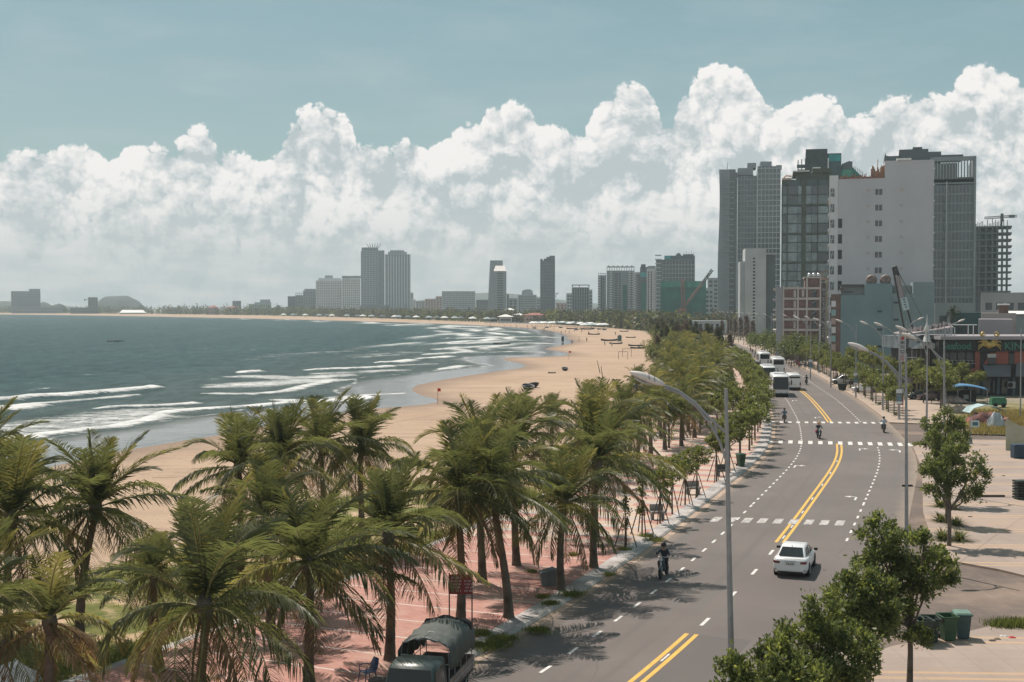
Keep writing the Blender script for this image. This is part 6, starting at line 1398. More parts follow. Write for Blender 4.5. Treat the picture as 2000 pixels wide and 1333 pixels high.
def bus(loc, rz, label, L=10.5, W_=2.5, H_=3.25, paint=CARW, group=None, front=True):
    o = empty('bus', loc, rz, label, 'bus', group); hw = W_/2
    m_ = MB(); rg_ = []
    for y, k, zt in ((-L/2, .93, H_-.14), (-L/2+.12, .985, H_-.03), (-L/2+.5, 1, H_), (L/2-.9, 1, H_), (L/2-.35, .985, H_-.1), (L/2-.05, .95, 1.6), (L/2, .93, 1.0)):
        if y > L/2-.2: zt = {True: 1.15}.get(y > L/2-.02, 1.9)
        rg_.append([(-hw*k*.97, y, .32), (hw*k*.97, y, .32), (hw*k, y, .6), (hw*k, y, min(zt-.3, 1.3) if zt < 2 else 1.7), (hw*k*(.97), y, zt-.16), (hw*k*.86, y, zt), (-hw*k*.86, y, zt), (-hw*k*.97, y, zt-.16), (-hw*k, y, min(zt-.3, 1.3) if zt < 2 else 1.7), (-hw*k, y, .6)])
    m_.loft(rg_); m_.build('body', paint, o)
    m_ = MB(); m_.add([(-hw*.90, L/2+.035, 1.15), (hw*.90, L/2+.035, 1.15), (hw*.92, L/2-.10, 1.95), (hw*.86, L/2-.33, H_-.22), (-hw*.86, L/2-.33, H_-.22), (-hw*.92, L/2-.10, 1.95)], [(0, 1, 2, 5), (5, 2, 3, 4)]); m_.v = [(x_, y_+.05, z_) for x_, y_, z_ in m_.v]; ws = m_.build('windscreen', TINT, o)
    for s_ in (1, -1):
        n = 6 if L > 8 else 4
        for i in range(n):
            y0 = -L/2+.7+(L-1.9)*i/n; y1 = -L/2+.7+(L-1.9)*(i+1)/n-.06; m_ = MB(); m_.box(s_*hw-.01, s_*hw+.012, y0, y1, 1.55, H_-.5); m_.v = [(x_ if s_*x_ > 0 and z_ < 2 else x_-s_*.03, y_, z_) for x_, y_, z_ in m_.v]; m_.build('side_window', TINT, o)
        m_ = MB(); m_.tube([(s_*hw*.9, L/2-.3, H_-.2), (s_*(hw+.28), L/2+.15, H_-.35), (s_*(hw+.30), L/2+.18, 2.1)], .035, 5); m_.box(s_*(hw+.30)-.1, s_*(hw+.30)+.1, L/2+.10, L/2+.22, 1.85, 2.5); m_.build('mirror', BLKP, o)
        m_ = MB(); m_.box(s_*hw*.72-.25, s_*hw*.72+.2, L/2-.1, L/2+.02, .62, .82); m_.build('headlight', HEADL, o)
        m_ = MB(); m_.box(s_*hw*.84-.09, s_*hw*.84+.09, -L/2-.02, -L/2+.05, .8, 1.35); m_.build('tail_lamp', TAIL, o)
    m_ = MB(); m_.box(-hw*.80, hw*.80, -L/2-.02, -L/2+.04, 2.0, H_-.38); m_.build('rear_window', TINT, o)
    m_ = MB(); m_.box(-hw*.88, hw*.88, L/2-.05, L/2+.06, .30, .58); m_.build('front_bumper', BLKP if H_ > 3 else paint, o)
    m_ = MB(); m_.box(-hw*.88, hw*.88, -L/2-.05, -L/2+.05, .28, .52); m_.build('rear_bumper', BLKP, o)
    m_ = MB(); m_.box(-.28, .28, L/2+.06, L/2+.08, .62, .76); m_.box(-.28, .28, -L/2-.04, -L/2-.01, .85, 1.0); m_.build('number_plate', PLATE, o)
    if L > 8: m_ = MB(); m_.box(-.8, .8, -1.8, .9, H_+.005, H_+.22); q_ = m_.build('roof_unit', paint, o); bevel(q_, .08)
    add_wheels(o, [(s_*(hw-.17), y, .48 if L > 8 else .4) for s_ in (1, -1) for y in (-L/2+2.2, L/2-2.1)], md=WB); return o
def veh(px, py, away, off=0.0): p = G(px, py); h = heading(SY(p.y)); return (p.x, p.y, 0), h+(0 if away else math.pi)+off
def shift(l, r_, d): return (l[0]-math.sin(r_)*d, l[1]+math.cos(r_)*d, l[2])
l, r_ = veh(1525, 776, False); bus(shift(l, r_, -5.2), r_, 'white coach with dark windscreen driving towards the crossings')
l, r_ = veh(1501, 752, False); bus(shift(l, r_, -4.4), r_, 'white coach following directly behind the leading coach', L=9.5, H_=3.2)
l, r_ = veh(1552, 763, True); bus(shift(l, r_, 3.4), r_, 'white minibus driving away beside the leading coach', L=7.0, W_=2.1, H_=2.65)
l, r_ = veh(1521, 732, True); bus(shift(l, r_, 5.2), r_, 'white coach seen from behind in the landward lane', L=10.5, H_=3.3)
l, r_ = veh(1494, 719, True); bus(shift(l, r_, 5.2), r_, 'white coach seen from behind, farther and left of the landward one', L=10.0, H_=3.4)
l, r_ = veh(1475, 729, True); o_ = bus(shift(l, r_, 2.6), r_, 'dark backed delivery van in front of the farther rear facing coach', L=5.4, W_=2.0, H_=2.3, paint=CARD)
l, r_ = veh(1408, 674, False); bus(shift(l, r_, -3), r_, 'pale high sided truck coming round the far bend', L=7, W_=2.4, H_=3.0, paint=CARS_)
for px, py, aw, pt, kd, lab in ((1453,703,True,CARW,'suv','white car ahead of the farther coaches'),(1418,688,True,CARD,'suv','dark pickup like car below the high sided truck'),(1381,672,False,CARW,'sedan','first of the pale cars left of the far truck'),(1391,671,False,CARW,'suv','second of the pale cars left of the far truck'),(1398,668,False,CARS_,'sedan','pale car touching the far truck'),(1364,673,False,CARD,'suv','dark car left of the far pale cars'),(1328,684,False,CARW,'suv','white car glimpsed through the far grove'),(1424,705,False,CARW,'sedan','white car behind the promenade tree tops with riders beyond')):
    l, r_ = veh(px, py, aw); car(l, r_, pt, lab, kd)
# parked cars and motorbikes on the landward pavement
for i, (px, py, pt, rz_, lab) in enumerate(((1690,768,CARW,1.3,'white car parked behind the landward kerb trees'),(1648,752,CARS_,1.2,'silver car parked behind the landward kerb trees'),(1800,782,CARD,1.5,'dark car parked under the restaurant canopy'),(1820,783,mat('mauve_paint', (.25, .18, .19), .4),1.4,'mauve car parked beside the blue awning'))):
    p = G(px, py); car((p.x, p.y, .12), rz_, pt, lab, 'suv' if i % 2 else 'sedan')
# ---- parked tarpaulin truck
tp = (-2.78, 43.2, 0.0); tr = empty('truck', tp, math.pi-.22, 'dark green light truck with tarpaulin hood parked at the kerb', 'truck')
GRN = mat('dark_green_truck_paint', (.035, .055, .052), .35, .15, 1, spec=.6); TARP = mat('grey_green_tarpaulin', (.10, .115, .105), .75, .35, 1.2, bump=.8, bs=3, col2=(.055, .066, .062)); WOODP = mat('weathered_side_board', (.26, .20, .18), .8, .3, 3)
m_ = MB(); rings = []
for y, z0, z1, w0, w1 in ((.85, .45, 1.98, .84, .74), (.95, .42, 2.03, .87, .78), (1.75, .42, 2.04, .87, .79), (2.2, .42, 1.98, .87, .76), (2.55, .42, 1.15, .87, .86), (2.62, .45, 1.0, .85, .84)):
    rings.append([(-w0, y, z0), (w0, y, z0), (w0, y, 1.05 if z1 > 1.2 else z1-.15), (w1, y, z1-.08), (w1*.9, y, z1), (-w1*.9, y, z1), (-w1, y, z1-.08), (-w0, y, 1.05 if z1 > 1.2 else z1-.15)])
m_.loft(rings); m_.build('cab', GRN, tr)
m_ = MB(); m_.add([(-.78, 2.60, 1.16), (.78, 2.60, 1.16), (.70, 2.27, 1.92), (-.70, 2.27, 1.92)], [(0, 1, 2, 3)]); m_.build('windscreen', TINT, tr)
for s_ in (1, -1):
    P_ = [(s_*.885, 2.35, 1.12), (s_*.885, 1.2, 1.12), (s_*.80, 1.25, 1.88), (s_*.79, 2.12, 1.86)]; m_ = MB(); m_.add(P_ if s_ < 0 else P_[::-1], [(0, 1, 2, 3)]); m_.build('side_window', TINT, tr)
    m_ = MB(); m_.tube([(s_*.85, 2.4, 1.4), (s_*1.12, 2.62, 1.5), (s_*1.14, 2.62, 1.2)], .015, 5); m_.box(s_*1.13-.09, s_*1.13+.09, 2.58, 2.64, 1.15, 1.5); m_.build('mirror', BLKP, tr)
    m_ = MB(); m_.box(s_*.62-.14, s_*.62+.14, 2.6, 2.68, .62, .80); m_.build('headlight', HEADL, tr)
m_ = MB(); m_.box(-.86, .86, -2.5, .78, .62, .74); m_.box(-.3, .3, -2.4, 2.2, .42, .62); m_.build('chassis', BLKP, tr)
for s_ in (1, -1):
    m_ = MB(); m_.box(s_*.88-.02, s_*.88+.02, -2.5, .76, .76, 1.18); q_ = m_.build('side_board', WOODP, tr)
    m_ = MB(); m_.box(s_*.905-.005, s_*.905+.01, -2.45, .7, .93, .97); m_.box(s_*.905-.005, s_*.905+.01, -2.48, -2.42, .76, 1.18); m_.build('board_rail', STEEL, tr)
    for i in range(5):
        m_ = MB(); m_.tube([(s_*.84, -2.4+i*.76, .76), (s_*.84, -2.4+i*.76, 1.85)], .018, 5); m_.build('stake', STEEL, tr)
    m_ = MB(); m_.tube([(s_*.84, -2.4, 1.5), (s_*.84, .65, 1.5)], .015, 5); m_.build('rail', STEEL, tr)
m_ = MB(); m_.box(-.86, .86, -2.54, -2.5, .76, 1.18); m_.build('tailboard', WOODP, tr)
m_ = MB(); random.seed(6); rings = []
ny = 13
for j in range(ny):
    y = -2.55+j*(3.25/(ny-1)); sag = .07*math.sin(j*1.7)+.05*random.random(); zt = 2.62-.05*abs(j-6)*.3-sag*.6; lo = 1.30+.35*random.random()
    if j == 0: zt -= .12
    rr_ = []
    for k in range(17):
        t = k/16; a = math.pi*t; x_ = -math.cos(a)*.92; z_ = lo+(zt-lo)*min(1, math.sin(a)**.38)+.04*math.sin(k*2.3+j*1.3)
        rr_.append((x_*(1+.03*math.sin(j*2+k)), y, z_))
    rings.append(rr_)
v_ = [p for r2 in rings for p in r2]; m_.add(v_, [(j*17+k, j*17+k+1, (j+1)*17+k+1, (j+1)*17+k) for j in range(ny-1) for k in range(16)], 0, True)
q_ = m_.build('tarpaulin', TARP, tr); sf = q_.modifiers.new('s', 'SOLIDIFY'); sf.thickness = .02
m_ = MB(); 
for i in range(5): m_.tube([(-.84, -2.4+i*.76, 1.85), (-.78, -2.4+i*.76, 2.35), (0, -2.4+i*.76, 2.55), (.78, -2.4+i*.76, 2.35), (.84, -2.4+i*.76, 1.85)], .016, 5)
m_.build('hood_hoops', STEEL, tr)
m_ = MB(); rings = []
for k in range(9): x_ = -.85+k*.2125; rings.append([(x_, -2.55+.05*math.sin(k*2), 2.28+.06*math.sin(k*3)-.25*abs(x_)), (x_, -2.40, 2.56+.04*math.sin(k*1.7)-.25*x_*x_), (x_, -2.15, 2.55-.25*x_*x_), (x_, -2.3, 2.3-.25*x_*x_)])
m_.loft(rings); m_.build('rolled_flap', BLKP, tr)
add_wheels(tr, [(s_*.72, y, .36) for s_ in (1, -1) for y in (-1.6, 1.85)], md=wheel_meshes(.36, .24))
m_ = MB(); m_.box(-.86, .86, 2.6, 2.7, .40, .55); m_.build('bumper', BLKP, tr)
# ---- people
SKIN = mat('skin', (.34, .20, .14), .6, .05, 5)
CL = {k: mat('cloth_'+k, v, .9, .15, 4) for k, v in dict(navy=(.03, .045, .07), black=(.02, .02, .022), blue=(.10, .16, .22), paleblue=(.35, .42, .48), red=(.35, .04, .04), white=(.6, .6, .58), grey=(.15, .15, .16), khaki=(.28, .24, .17)).items()}
HAIRM = mat('black_hair', (.015, .013, .012), .6, .1, 5)
def skinned(joints, edges, radii, name):
    me = bpy.data.meshes.new(name); me.from_pydata(joints, edges, []); o = bpy.data.objects.new(name, me); COL.objects.link(o)
    sk = o.modifiers.new('k', 'SKIN'); sk.use_smooth_shade = True; me.skin_vertices or None
    for i, r_ in enumerate(radii): me.skin_vertices[0].data[i].radius = (r_, r_); me.skin_vertices[0].data[i].use_root = (i == 0)
    su = o.modifiers.new('u', 'SUBSURF'); su.levels = 1; su.render_levels = 1
    dg = bpy.context.evaluated_depsgraph_get(); m2 = bpy.data.meshes.new_from_object(o.evaluated_get(dg)); bpy.data.objects.remove(o); m2.name = name
    m2.polygons.foreach_set('use_smooth', np.ones(len(m2.polygons), bool)); return m2
def person_mesh(pose, top, bottom, shoe=HAIRM, sleeves=.5):
    """pose: dict of joint positions. one continuous body surface, clothes by region"""
    J = pose; names = list(J); E = [('pelvis', 'chest'), ('chest', 'neck'), ('neck', 'head'), ('head', 'crownp'), ('chest', 'shl'), ('shl', 'ell'), ('ell', 'wrl'), ('wrl', 'hal'), ('chest', 'shr'), ('shr', 'elr'), ('elr', 'wrr'), ('wrr', 'har'), ('pelvis', 'hil'), ('hil', 'knl'), ('knl', 'anl'), ('anl', 'tol'), ('pelvis', 'hir'), ('hir', 'knr'), ('knr', 'anr'), ('anr', 'tor')]
    rad = dict(pelvis=.135, chest=.15, neck=.055, head=.095, crownp=.075, shl=.07, shr=.07, ell=.045, elr=.045, wrl=.032, wrr=.032, hal=.034, har=.034, hil=.09, hir=.09, knl=.06, knr=.06, anl=.042, anr=.042, tol=.038, tor=.038)
    me = skinned([J[n] for n in names], [(names.index(a), names.index(b_)) for a, b_ in E], [rad[n] for n in names], 'person')
    me.materials.clear()
    for m2 in (SKIN, top, bottom, shoe): me.materials.append(m2)
    segs = [(a, b_) for a, b_ in E]; SJ = {n: Vector(p) for n, p in J.items()}
    cls = {}
    for a, b_ in segs:
        k = 0
        if b_ in ('chest', 'shl', 'shr') : k = 1
        if b_ in ('ell', 'elr', 'wrl', 'wrr'): k = 1
        if b_ in ('hil', 'hir', 'knl', 'knr', 'anl', 'anr'): k = 2
        if b_ in ('tol', 'tor'): k = 3
        cls[(a, b_)] = k
    mi = []
    for p in me.polygons:
        c = p.center; best = 9; kk = 0
        for (a, b_), k in cls.items():
            A, B = SJ[a], SJ[b_]; t = max(0, min(1, (c-A).dot(B-A)/max(1e-6, (B-A).length_squared))); d = (c-A.lerp(B, t)).length-rad[a]*(1-t)-rad[b_]*t
            if d < best: best = d; kk = k; tt = t; sg = (a, b_)
        if sg in (('ell', 'wrl'), ('elr', 'wrr')) and tt > sleeves: kk = 0
        if sg == ('pelvis', 'chest') and tt < .12: kk = 2
        mi.append(kk)
    me.polygons.foreach_set('material_index', mi); return me
RIDE = dict(pelvis=(0, -.22, .86), chest=(0, -.10, 1.26), neck=(0, -.04, 1.42), head=(0, -.01, 1.55), crownp=(0, -.01, 1.64), shl=(-.19, -.06, 1.35), ell=(-.31, .10, 1.14), wrl=(-.31, .33, 1.08), hal=(-.31, .41, 1.07), shr=(.19, -.06, 1.35), elr=(.31, .10, 1.14), wrr=(.31, .33, 1.08), har=(.31, .41, 1.07), hil=(-.11, -.16, .84), knl=(-.22, .22, .78), anl=(-.19, .10, .36), tol=(-.20, .27, .30), hir=(.11, -.16, .84), knr=(.22, .22, .78), anr=(.19, .10, .36), tor=(.20, .27, .30))
STAND = dict(pelvis=(0, 0, .92), chest=(0, .01, 1.28), neck=(0, .01, 1.45), head=(0, .02, 1.58), crownp=(0, .02, 1.67), shl=(-.18, 0, 1.38), ell=(-.25, -.02, 1.12), wrl=(-.25, .06, .88), hal=(-.25, .09, .80), shr=(.18, 0, 1.38), elr=(.25, -.03, 1.12), wrr=(.26, .05, .88), har=(.26, .08, .80), hil=(-.10, 0, .88), knl=(-.12, .05, .48), anl=(-.13, -.05, .08), tol=(-.14, .10, .04), hir=(.10, 0, .88), knr=(.13, .16, .50), anr=(.14, .14, .09), tor=(.15, .28, .05))
HELM = MB(); HELM.lathe([(.13, -.03), (.145, .02), (.14, .09), (.10, .155), (.04, .18), (.005, .185)], 14)
def helmet(o, m_, loc=(0, -.01, 1.58)): mb = MB(); mb.v, mb.f, mb.mi, mb.sm = HELM.v, HELM.f, HELM.mi, HELM.sm; return mb.build('helmet', m_, o, loc=loc)
def face(o, z_, y_=.0):
    m2 = MB(); m2.box(-.012, .012, y_+.085, y_+.115, z_-.03, z_+.01); m2.build('nose', SKIN, o)
    m2 = MB(); m2.box(-.045, -.02, y_+.085, y_+.098, z_+.005, z_+.02); m2.box(.02, .045, y_+.085, y_+.098, z_+.005, z_+.02); m2.box(-.025, .025, y_+.083, y_+.096, z_-.06, z_-.05); m2.build('eyes', HAIRM, o)
def person(loc, rz, me, label, helm=None, group=None, hair=True):
    o = link('person', me, loc=loc, rz=rz); tag(o, label, 'person', group)
    if helm: helmet(o, helm)
    elif hair: m2 = MB(); m2.lathe([(.105, -.03), (.118, .03), (.10, .10), (.05, .13), (.005, .135)], 12); m2.build('hair', HAIRM, o, loc=(0, .0, 1.61))
    return o
def motorbike(loc, rz, label, paint=CARB, group=None, box=None):
    o = empty('motorbike', loc, rz, label, 'motorbike', group)
    for y in (-.62, .62):
        m2 = MB(); m2.lathe([(.20, -.045), (.285, -.045), (.30, -.02), (.30, .02), (.285, .045), (.20, .045)], 18, c=(0, 0, 0), axis='x'); w2 = m2.build('wheel', TYRE, o, loc=(0, y, .30))
        m2 = MB(); m2.lathe([(.03, -.04), (.20, -.02), (.20, .02), (.03, .04)], 14, axis='x'); m2.build('rim', RIM, w2)
    m2 = MB(); m2.loft([[(-w_, y, z0), (w_, y, z0), (w_*.8, y, z1), (-w_*.8, y, z1)] for y, z0, z1, w_ in ((-.72, .62, .80, .06), (-.5, .50, .80, .13), (-.1, .42, .72, .13), (.12, .34, .55, .12), (.34, .34, .62, .10))], sm=True); m2.loft([[(-w_, y, z0), (w_, y, z0), (w_*.7, y, z1), (-w_*.7, y, z1)] for y, z0, z1, w_ in ((.30, .35, .98, .17), (.40, .38, 1.02, .16), (.50, .62, .98, .10))]); m2.build('body', paint, o)
    m2 = MB(); m2.loft([[(-w_, y, z0), (w_, y, z0), (w_*.85, y, z0+.08), (-w_*.85, y, z0+.08)] for y, z0, w_ in ((-.72, .80, .08), (-.5, .79, .13), (-.1, .74, .12), (.08, .72, .06))], sm=True); m2.build('seat', BLKP, o)
    m2 = MB(); m2.tube([(-.36, .36, 1.05), (-.18, .40, 1.08), (.18, .40, 1.08), (.36, .36, 1.05)], .016, 6); m2.tube([(0, .42, 1.05), (.0, .60, .38)], .03, 6); m2.tube([(-.06, .56, .62), (-.07, .62, .30)], .018, 5); m2.tube([(.06, .56, .62), (.07, .62, .30)], .018, 5); m2.build('fork', CHR, o)
    m2 = MB(); m2.lathe([(.075, 0), (.07, .05), (.02, .065)], 12, c=(0, .47, .94), axis='y'); m2.build('headlight', HEADL, o)
    for s_ in (1, -1):
        m2 = MB(); m2.tube([(s_*.2, .38, 1.08), (s_*.27, .34, 1.22)], .008, 4); m2.lathe([(.045, 0), (.045, .02)], 10, c=(s_*.28, .33, 1.24), axis='y'); m2.build('mirror', BLKP, o)
    m2 = MB(); m2.loft([[(-.055, y, z_-.04), (.055, y, z_-.04), (.05, y, z_), (-.05, y, z_)] for y, z_ in ((.33, .52), (.5, .66), (.66, .66), (.84, .52))]); m2.build('mudguard', paint, o)
    m2 = MB(); m2.tube([(.14, .0, .32), (.15, -.5, .34), (.16, -.85, .42)], .04, 7); m2.build('exhaust', CHR, o)
    m2 = MB(); m2.box(-.07, .07, -.80, -.74, .66, .72); m2.build('tail_lamp', TAIL, o)
    if box: m2 = MB(); m2.box(-.28, .28, -.55, -.15, .5, .9); q_ = m2.build('side_bags', box, o); bevel(q_, .1, 3)
    return o
def rider(px, py, away, top, bot, helm, lab, bl, paint=CARB, box=None, off=0.0):
    p = G(px, py); h = heading(SY(min(p.y, 880)))+(0 if away else math.pi)+off; b_ = motorbike((p.x, p.y, 0), h, bl, paint, box=box)
    f = person((p.x, p.y, 0), h, person_mesh(RIDE, top, bot, sleeves=.6), lab, helm); face(f, 1.55, -.01); return b_
rider(1296, 1127, False, CL['navy'], CL['black'], mat('black_helmet', (.02, .02, .022), .3), 'person in dark jacket riding towards the camera near the kerb', 'dark motorbike with pale headlamp coming along the kerb lane')
rider(1599, 857, False, CL['navy'], CL['black'], mat('orange_helmet', (.6, .36, .16), .3), 'person in navy with orange helmet riding over the crossing', 'motorbike with red bags passing over the nearer crossing', CARD, mat('red_bag', (.38, .03, .05), .7), .15)
rider(1532, 826, True, CL['blue'], CL['black'], mat('black_helmet', (.02, .02, .022)), 'person in blue shirt riding away at the farther crossing', 'dark motorbike riding away at the farther crossing')
rider(1726, 845, True, CL['paleblue'], CL['black'], mat('black_helmet', (.02, .02, .022)), 'person in pale blue shirt riding in the rightmost lane', 'motorbike in the rightmost lane between the crossings', CARD)
rider(1575, 752, True, CL['black'], CL['black'], mat('black_helmet', (.02, .02, .022)), 'person in black riding away along the landward kerb beside the minibus', 'black motorbike beside the minibus at the landward kerb')
rider(1424, 698, True, CL['blue'], CL['grey'], mat('black_helmet', (.02, .02, .022)), 'person in blue riding far up the road, left of two', 'far motorbike, left of two below the high sided truck')
rider(1438, 700, True, CL['black'], CL['grey'], mat('black_helmet', (.02, .02, .022)), 'person in black riding far up the road, right of two', 'far motorbike, right of two below the high sided truck')
PM = [person_mesh(STAND, CL[a], CL[b_]) for a, b_ in (('red', 'navy'), ('white', 'grey'), ('navy', 'black'), ('paleblue', 'khaki'))]
for i, (px, py) in enumerate([(1117,673),(1131,667),(1146,668),(1181,676),(1096,652),(1104,650),(1112,652),(1122,649),(1136,651),(1060,645),(1063,646),(1040,644),(1030,641),(1018,642),(1009,640),(998,641),(986,640),(1195,678),(958,639),(955,640),(1075,642),(1082,644),(1202,655),(1168,651),(1150,654),(1045,642)]):
    p = G(px, py); person((p.x, p.y, -.06), i*1.3, PM[i % 4], ['standing person on the far beach in a red top', 'standing person on the far beach in a white top', 'standing person on the far beach in a navy top', 'standing person on the far beach in a pale blue top'][i % 4], group='people on the far beach')
for i, (px, py) in enumerate([(1541,716),(1546,720),(1551,718),(1560,722),(1565,720),(1572,724),(1436,692),(1441,690),(1430,686),(1470,694),(1475,692),(1466,690),(1703,776),(1730,778),(1643,748),(1660,752)]):
    p = G(px, py); person((p.x, p.y, .12), i*1.7, PM[(i+1) % 4], ['person on the landward pavement in a red top', 'person on the landward pavement in a white top', 'person on the landward pavement in a navy top', 'person on the landward pavement in a pale blue top'][(i+1) % 4], group='people on the landward pavement')
for i, (px, py) in enumerate([(1640,742),(1652,745),(1662,748),(1676,750),(1683,752),(1697,758),(1708,760),(1716,762),(1556,712),(1562,714),(1568,716)]):
    p = G(px, py); motorbike((p.x, p.y, .12), 1.2+.2*(i % 3), 'motorbike parked in the row behind the landward kerb trees', [CARB, CARW, mat('red_paint', (.35, .04, .04), .4)][i % 3], 'motorbikes parked behind the kerb trees')
# ------------------------------------------------------------------ street furniture and beach things
LAMPG = mat('lamp_pole_grey', (.30, .31, .32), .5, .15, 2, metal=.2); LAMPH = mat('lamp_head_shell', (.62, .57, .54), .45, .12, 3); LAMPU = mat('lamp_head_lens', (.42, .43, .42), .3, .1, 3)
def street_lamp(x_, y_, label, rz=0.0, lean=0.0, group='tall street lamps along the landward kerb', base=0.0, detail=False, banner=False):
    o = empty('street_lamp', (x_, y_, base), rz, label, 'street lamp', group); o.rotation_euler = (0, lean, rz)
    mb = MB(); mb.tube([(0, 0, 0), (0, 0, 1.0), (0, 0, 11.05)], [.12, .11, .055], 12); mb.lathe([(.20, 0), (.20, .06), (.14, .12)], 12); mb.build('pole', LAMPG, o)
    mb = MB(); up = [(-.02, 0, 9.65), (-.45, 0, 10.05), (-1.0, 0, 10.65), (-1.5, 0, 11.02), (-2.0, 0, 11.22)]; lo = [(-.02, 0, 8.75), (-.22, 0, 9.35), (-.5, 0, 9.95), (-.95, 0, 10.52), (-1.45, 0, 10.93), (-1.9, 0, 11.12)]
    mb.tube(up, .042, 8); mb.tube(lo, .042, 8); mb.tube([(-.34, 0, 9.62), (-.34, 0, 9.98)], .05, 6); mb.build('arm', LAMPG, o)
    a = R(21); mb = MB(); rings = []
    for i in range(13):
        t = i/12; l_ = 1.15*t; w_ = .20*math.sin(math.pi*min(1, (t*.88+.10)))**.6 if t > 0 else .05; w_ = max(w_, .045); h1 = .20*math.sin(math.pi*(t*.86+.08))**.7; h2 = .12*math.sin(math.pi*(t*.9+.06))**.8
        rr_ = []
        for k in range(14):
            th = 2*math.pi*k/14; yy_ = math.cos(th)*w_; zz_ = math.sin(th)*(h1 if math.sin(th) > 0 else h2); dx, dz = -l_, zz_; rr_.append((-1.92+dx*math.cos(a)-dz*math.sin(a)*.0-0, yy_, 11.2+(-dx)*math.sin(a)+dz*math.cos(a)))
        rings.append(rr_)
    mb.loft(rings); hd = mb.build('lamp_head', LAMPH, o)
    mb = MB(); rings = []
    for i in range(7):
        t = .38+.5*i/6; l_ = 1.15*t; w_ = .15*math.sin(math.pi*(i/6*.9+.05)); w_ = max(.02, w_); rings.append([(-1.92-l_*math.cos(a), math.cos(th)*w_, 11.2+l_*math.sin(a)+(-.10-.05*math.sin(math.pi*i/6))+math.sin(th)*.04) for th in [2*math.pi*k/8 for k in range(8)]])
    mb.loft(rings); mb.build('lens', LAMPU, hd)
    if detail:
        mb = MB()
        for t in (.30, .46):
            l_ = 1.15*t; rr_ = []
            w_ = .205*math.sin(math.pi*(t*.88+.10))**.6; h1 = .205*math.sin(math.pi*(t*.86+.08))**.7
            for k in range(9): th = math.pi*k/8; rr_.append((-1.92-l_*math.cos(a), math.cos(th)*w_*1.01, 11.2+l_*math.sin(a)+math.sin(th)*h1*math.cos(a)+.004))
            mb.tube(rr_, .008, 4)
        mb.build('head_seam', BLKP, hd)
        mb = MB(); mb.box(-.1, .1, -.09, .0, 1.2, 1.7); mb.build('hatch', LAMPG, o)
    if banner:
        mb = MB(); mb.box(-.36, .36, -.18, -.15, 1.9, 3.7); bn = mb.build('banner', mat('banner_cloth', (.16, .17, .19), .8, .2, 2), o)
        mb = MB(); mb.box(-.36, .36, -.19, -.182, 3.2, 3.68); mb.box(-.36, .36, -.19, -.182, 1.92, 2.2); mb.build('banner_print', mat('banner_white', (.6, .62, .62), .8), bn)
        mb = MB(); mb.box(-.25, .25, -.19, -.182, 2.35, 2.6); mb.box(-.2, .2, -.19, -.182, 2.75, 2.95); mb.build('banner_print', mat('banner_teal', (.12, .25, .27), .8), bn)
    return o
x_ = D(1434, 800, 40).x; street_lamp(x_, 40, 'nearest street lamp, pole crossing the whole road view', .0, R(-1.35), None, 0, True)
for px, Y, lab, bn in ((1774, 67, 'street lamp at the landward kerb in front of the glossy trees', 0), (1847, 92, 'street lamp rising out of the forecourt trees, poster on its foot', 1), (1811, 125, 'street lamp at the side street corner', 0), (1757, 153, 'street lamp with banner directly beyond the side street', 1), (1725, 167, 'street lamp without banner before the teal wall', 0), (1672, 191, 'street lamp with banner left of the teal wall crossing', 1), (1623, 215, 'street lamp before the cream shop house', 0), (1583, 239, 'street lamp with banner before the brick building', 1)):
    street_lamp(D(px, 700, Y).x, Y, lab, R(-14) if Y > 100 else R(-4), R(-.6) if Y < 100 else 0, 'tall street lamps along the landward kerb', .1, False, bn)
for i, Y in enumerate(np.arange(263, 560, 24)):
    p = LP(SY(Y), RW+1.0); street_lamp(p.x, p.y, 'distant street lamp in the receding row up the road', R(-10), 0, 'distant street lamps of the receding row', .1)
for i, Y in enumerate(np.arange(200, 520, 36)):
    p = LP(SY(Y), RW+14); street_lamp(p.x, p.y, 'slim lamp standing back from the road among the landward trees', R(170), 0, 'lamps standing back from the road', .1)
# poles
def pole(px, py, Y, h_, label, r_=.07, cat='pole', ball=False, name='utility_pole'):
    p = D(px, py, Y); o = empty(name, (p.x, Y, 0), 0, label, cat); mb = MB(); mb.tube([(0, 0, 0), (0, 0, h_)], [r_, r_*.75], 8); mb.build('pole', LAMPG, o)
    if ball: mb = MB(); mb.lathe([(.02, -.3), (.24, -.18), (.28, 0), (.22, .18), (.02, .28)], 10, c=(0, 0, h_+.2)); mb.build('globe', mat('grey_globe', (.12, .13, .15), .4), o)
    return o
pole(1994, 700, 155, 11.0, 'tall slim pole near the right edge in front of the restaurant', .09)
pole(1240, 700, 132, 5.2, 'short post with a globe at the beach edge of the grove', .05, ball=True, name='globe_lamp', cat='lamp')
o_ = pole(1897, 700, 126, 2.9, 'thin sign post on a concrete foot beside the side street', .045); mb = MB(); mb.lathe([(.22, 0), (.18, .5), (.12, .75)], 8); mb.build('concrete_foot', MIDG, o_); mb = MB(); mb.box(.06, .85, -.02, .02, 1.75, 2.4); sb = mb.build('sign_board', mat('pale_blue_board', (.42, .52, .54)), o_); mb = MB(); mb.box(.18, .72, -.03, -.022, 1.9, 2.25); mb.build('sign_print', mat('dark_teal_print', (.05, .12, .14)), sb)
p = G(1795, 1067); 
# wire across the lamp pole
a_ = D(1773, 949, 67); b_ = D(1795, 951, 73); c_ = G(2000, 972, 1.0)
mb = MB(); mb.tube([a_+Vector((-.3, 0, 0)), a_+Vector((.25, 0, 0))], .06, 6); mb.tube([a_, a_.lerp(c_, .5)-Vector((0, 0, .25)), c_], .012, 4); tag(mb.build('cable', BLKP), 'thin black cable strung from the kerb lamp pole to the right', 'cable')
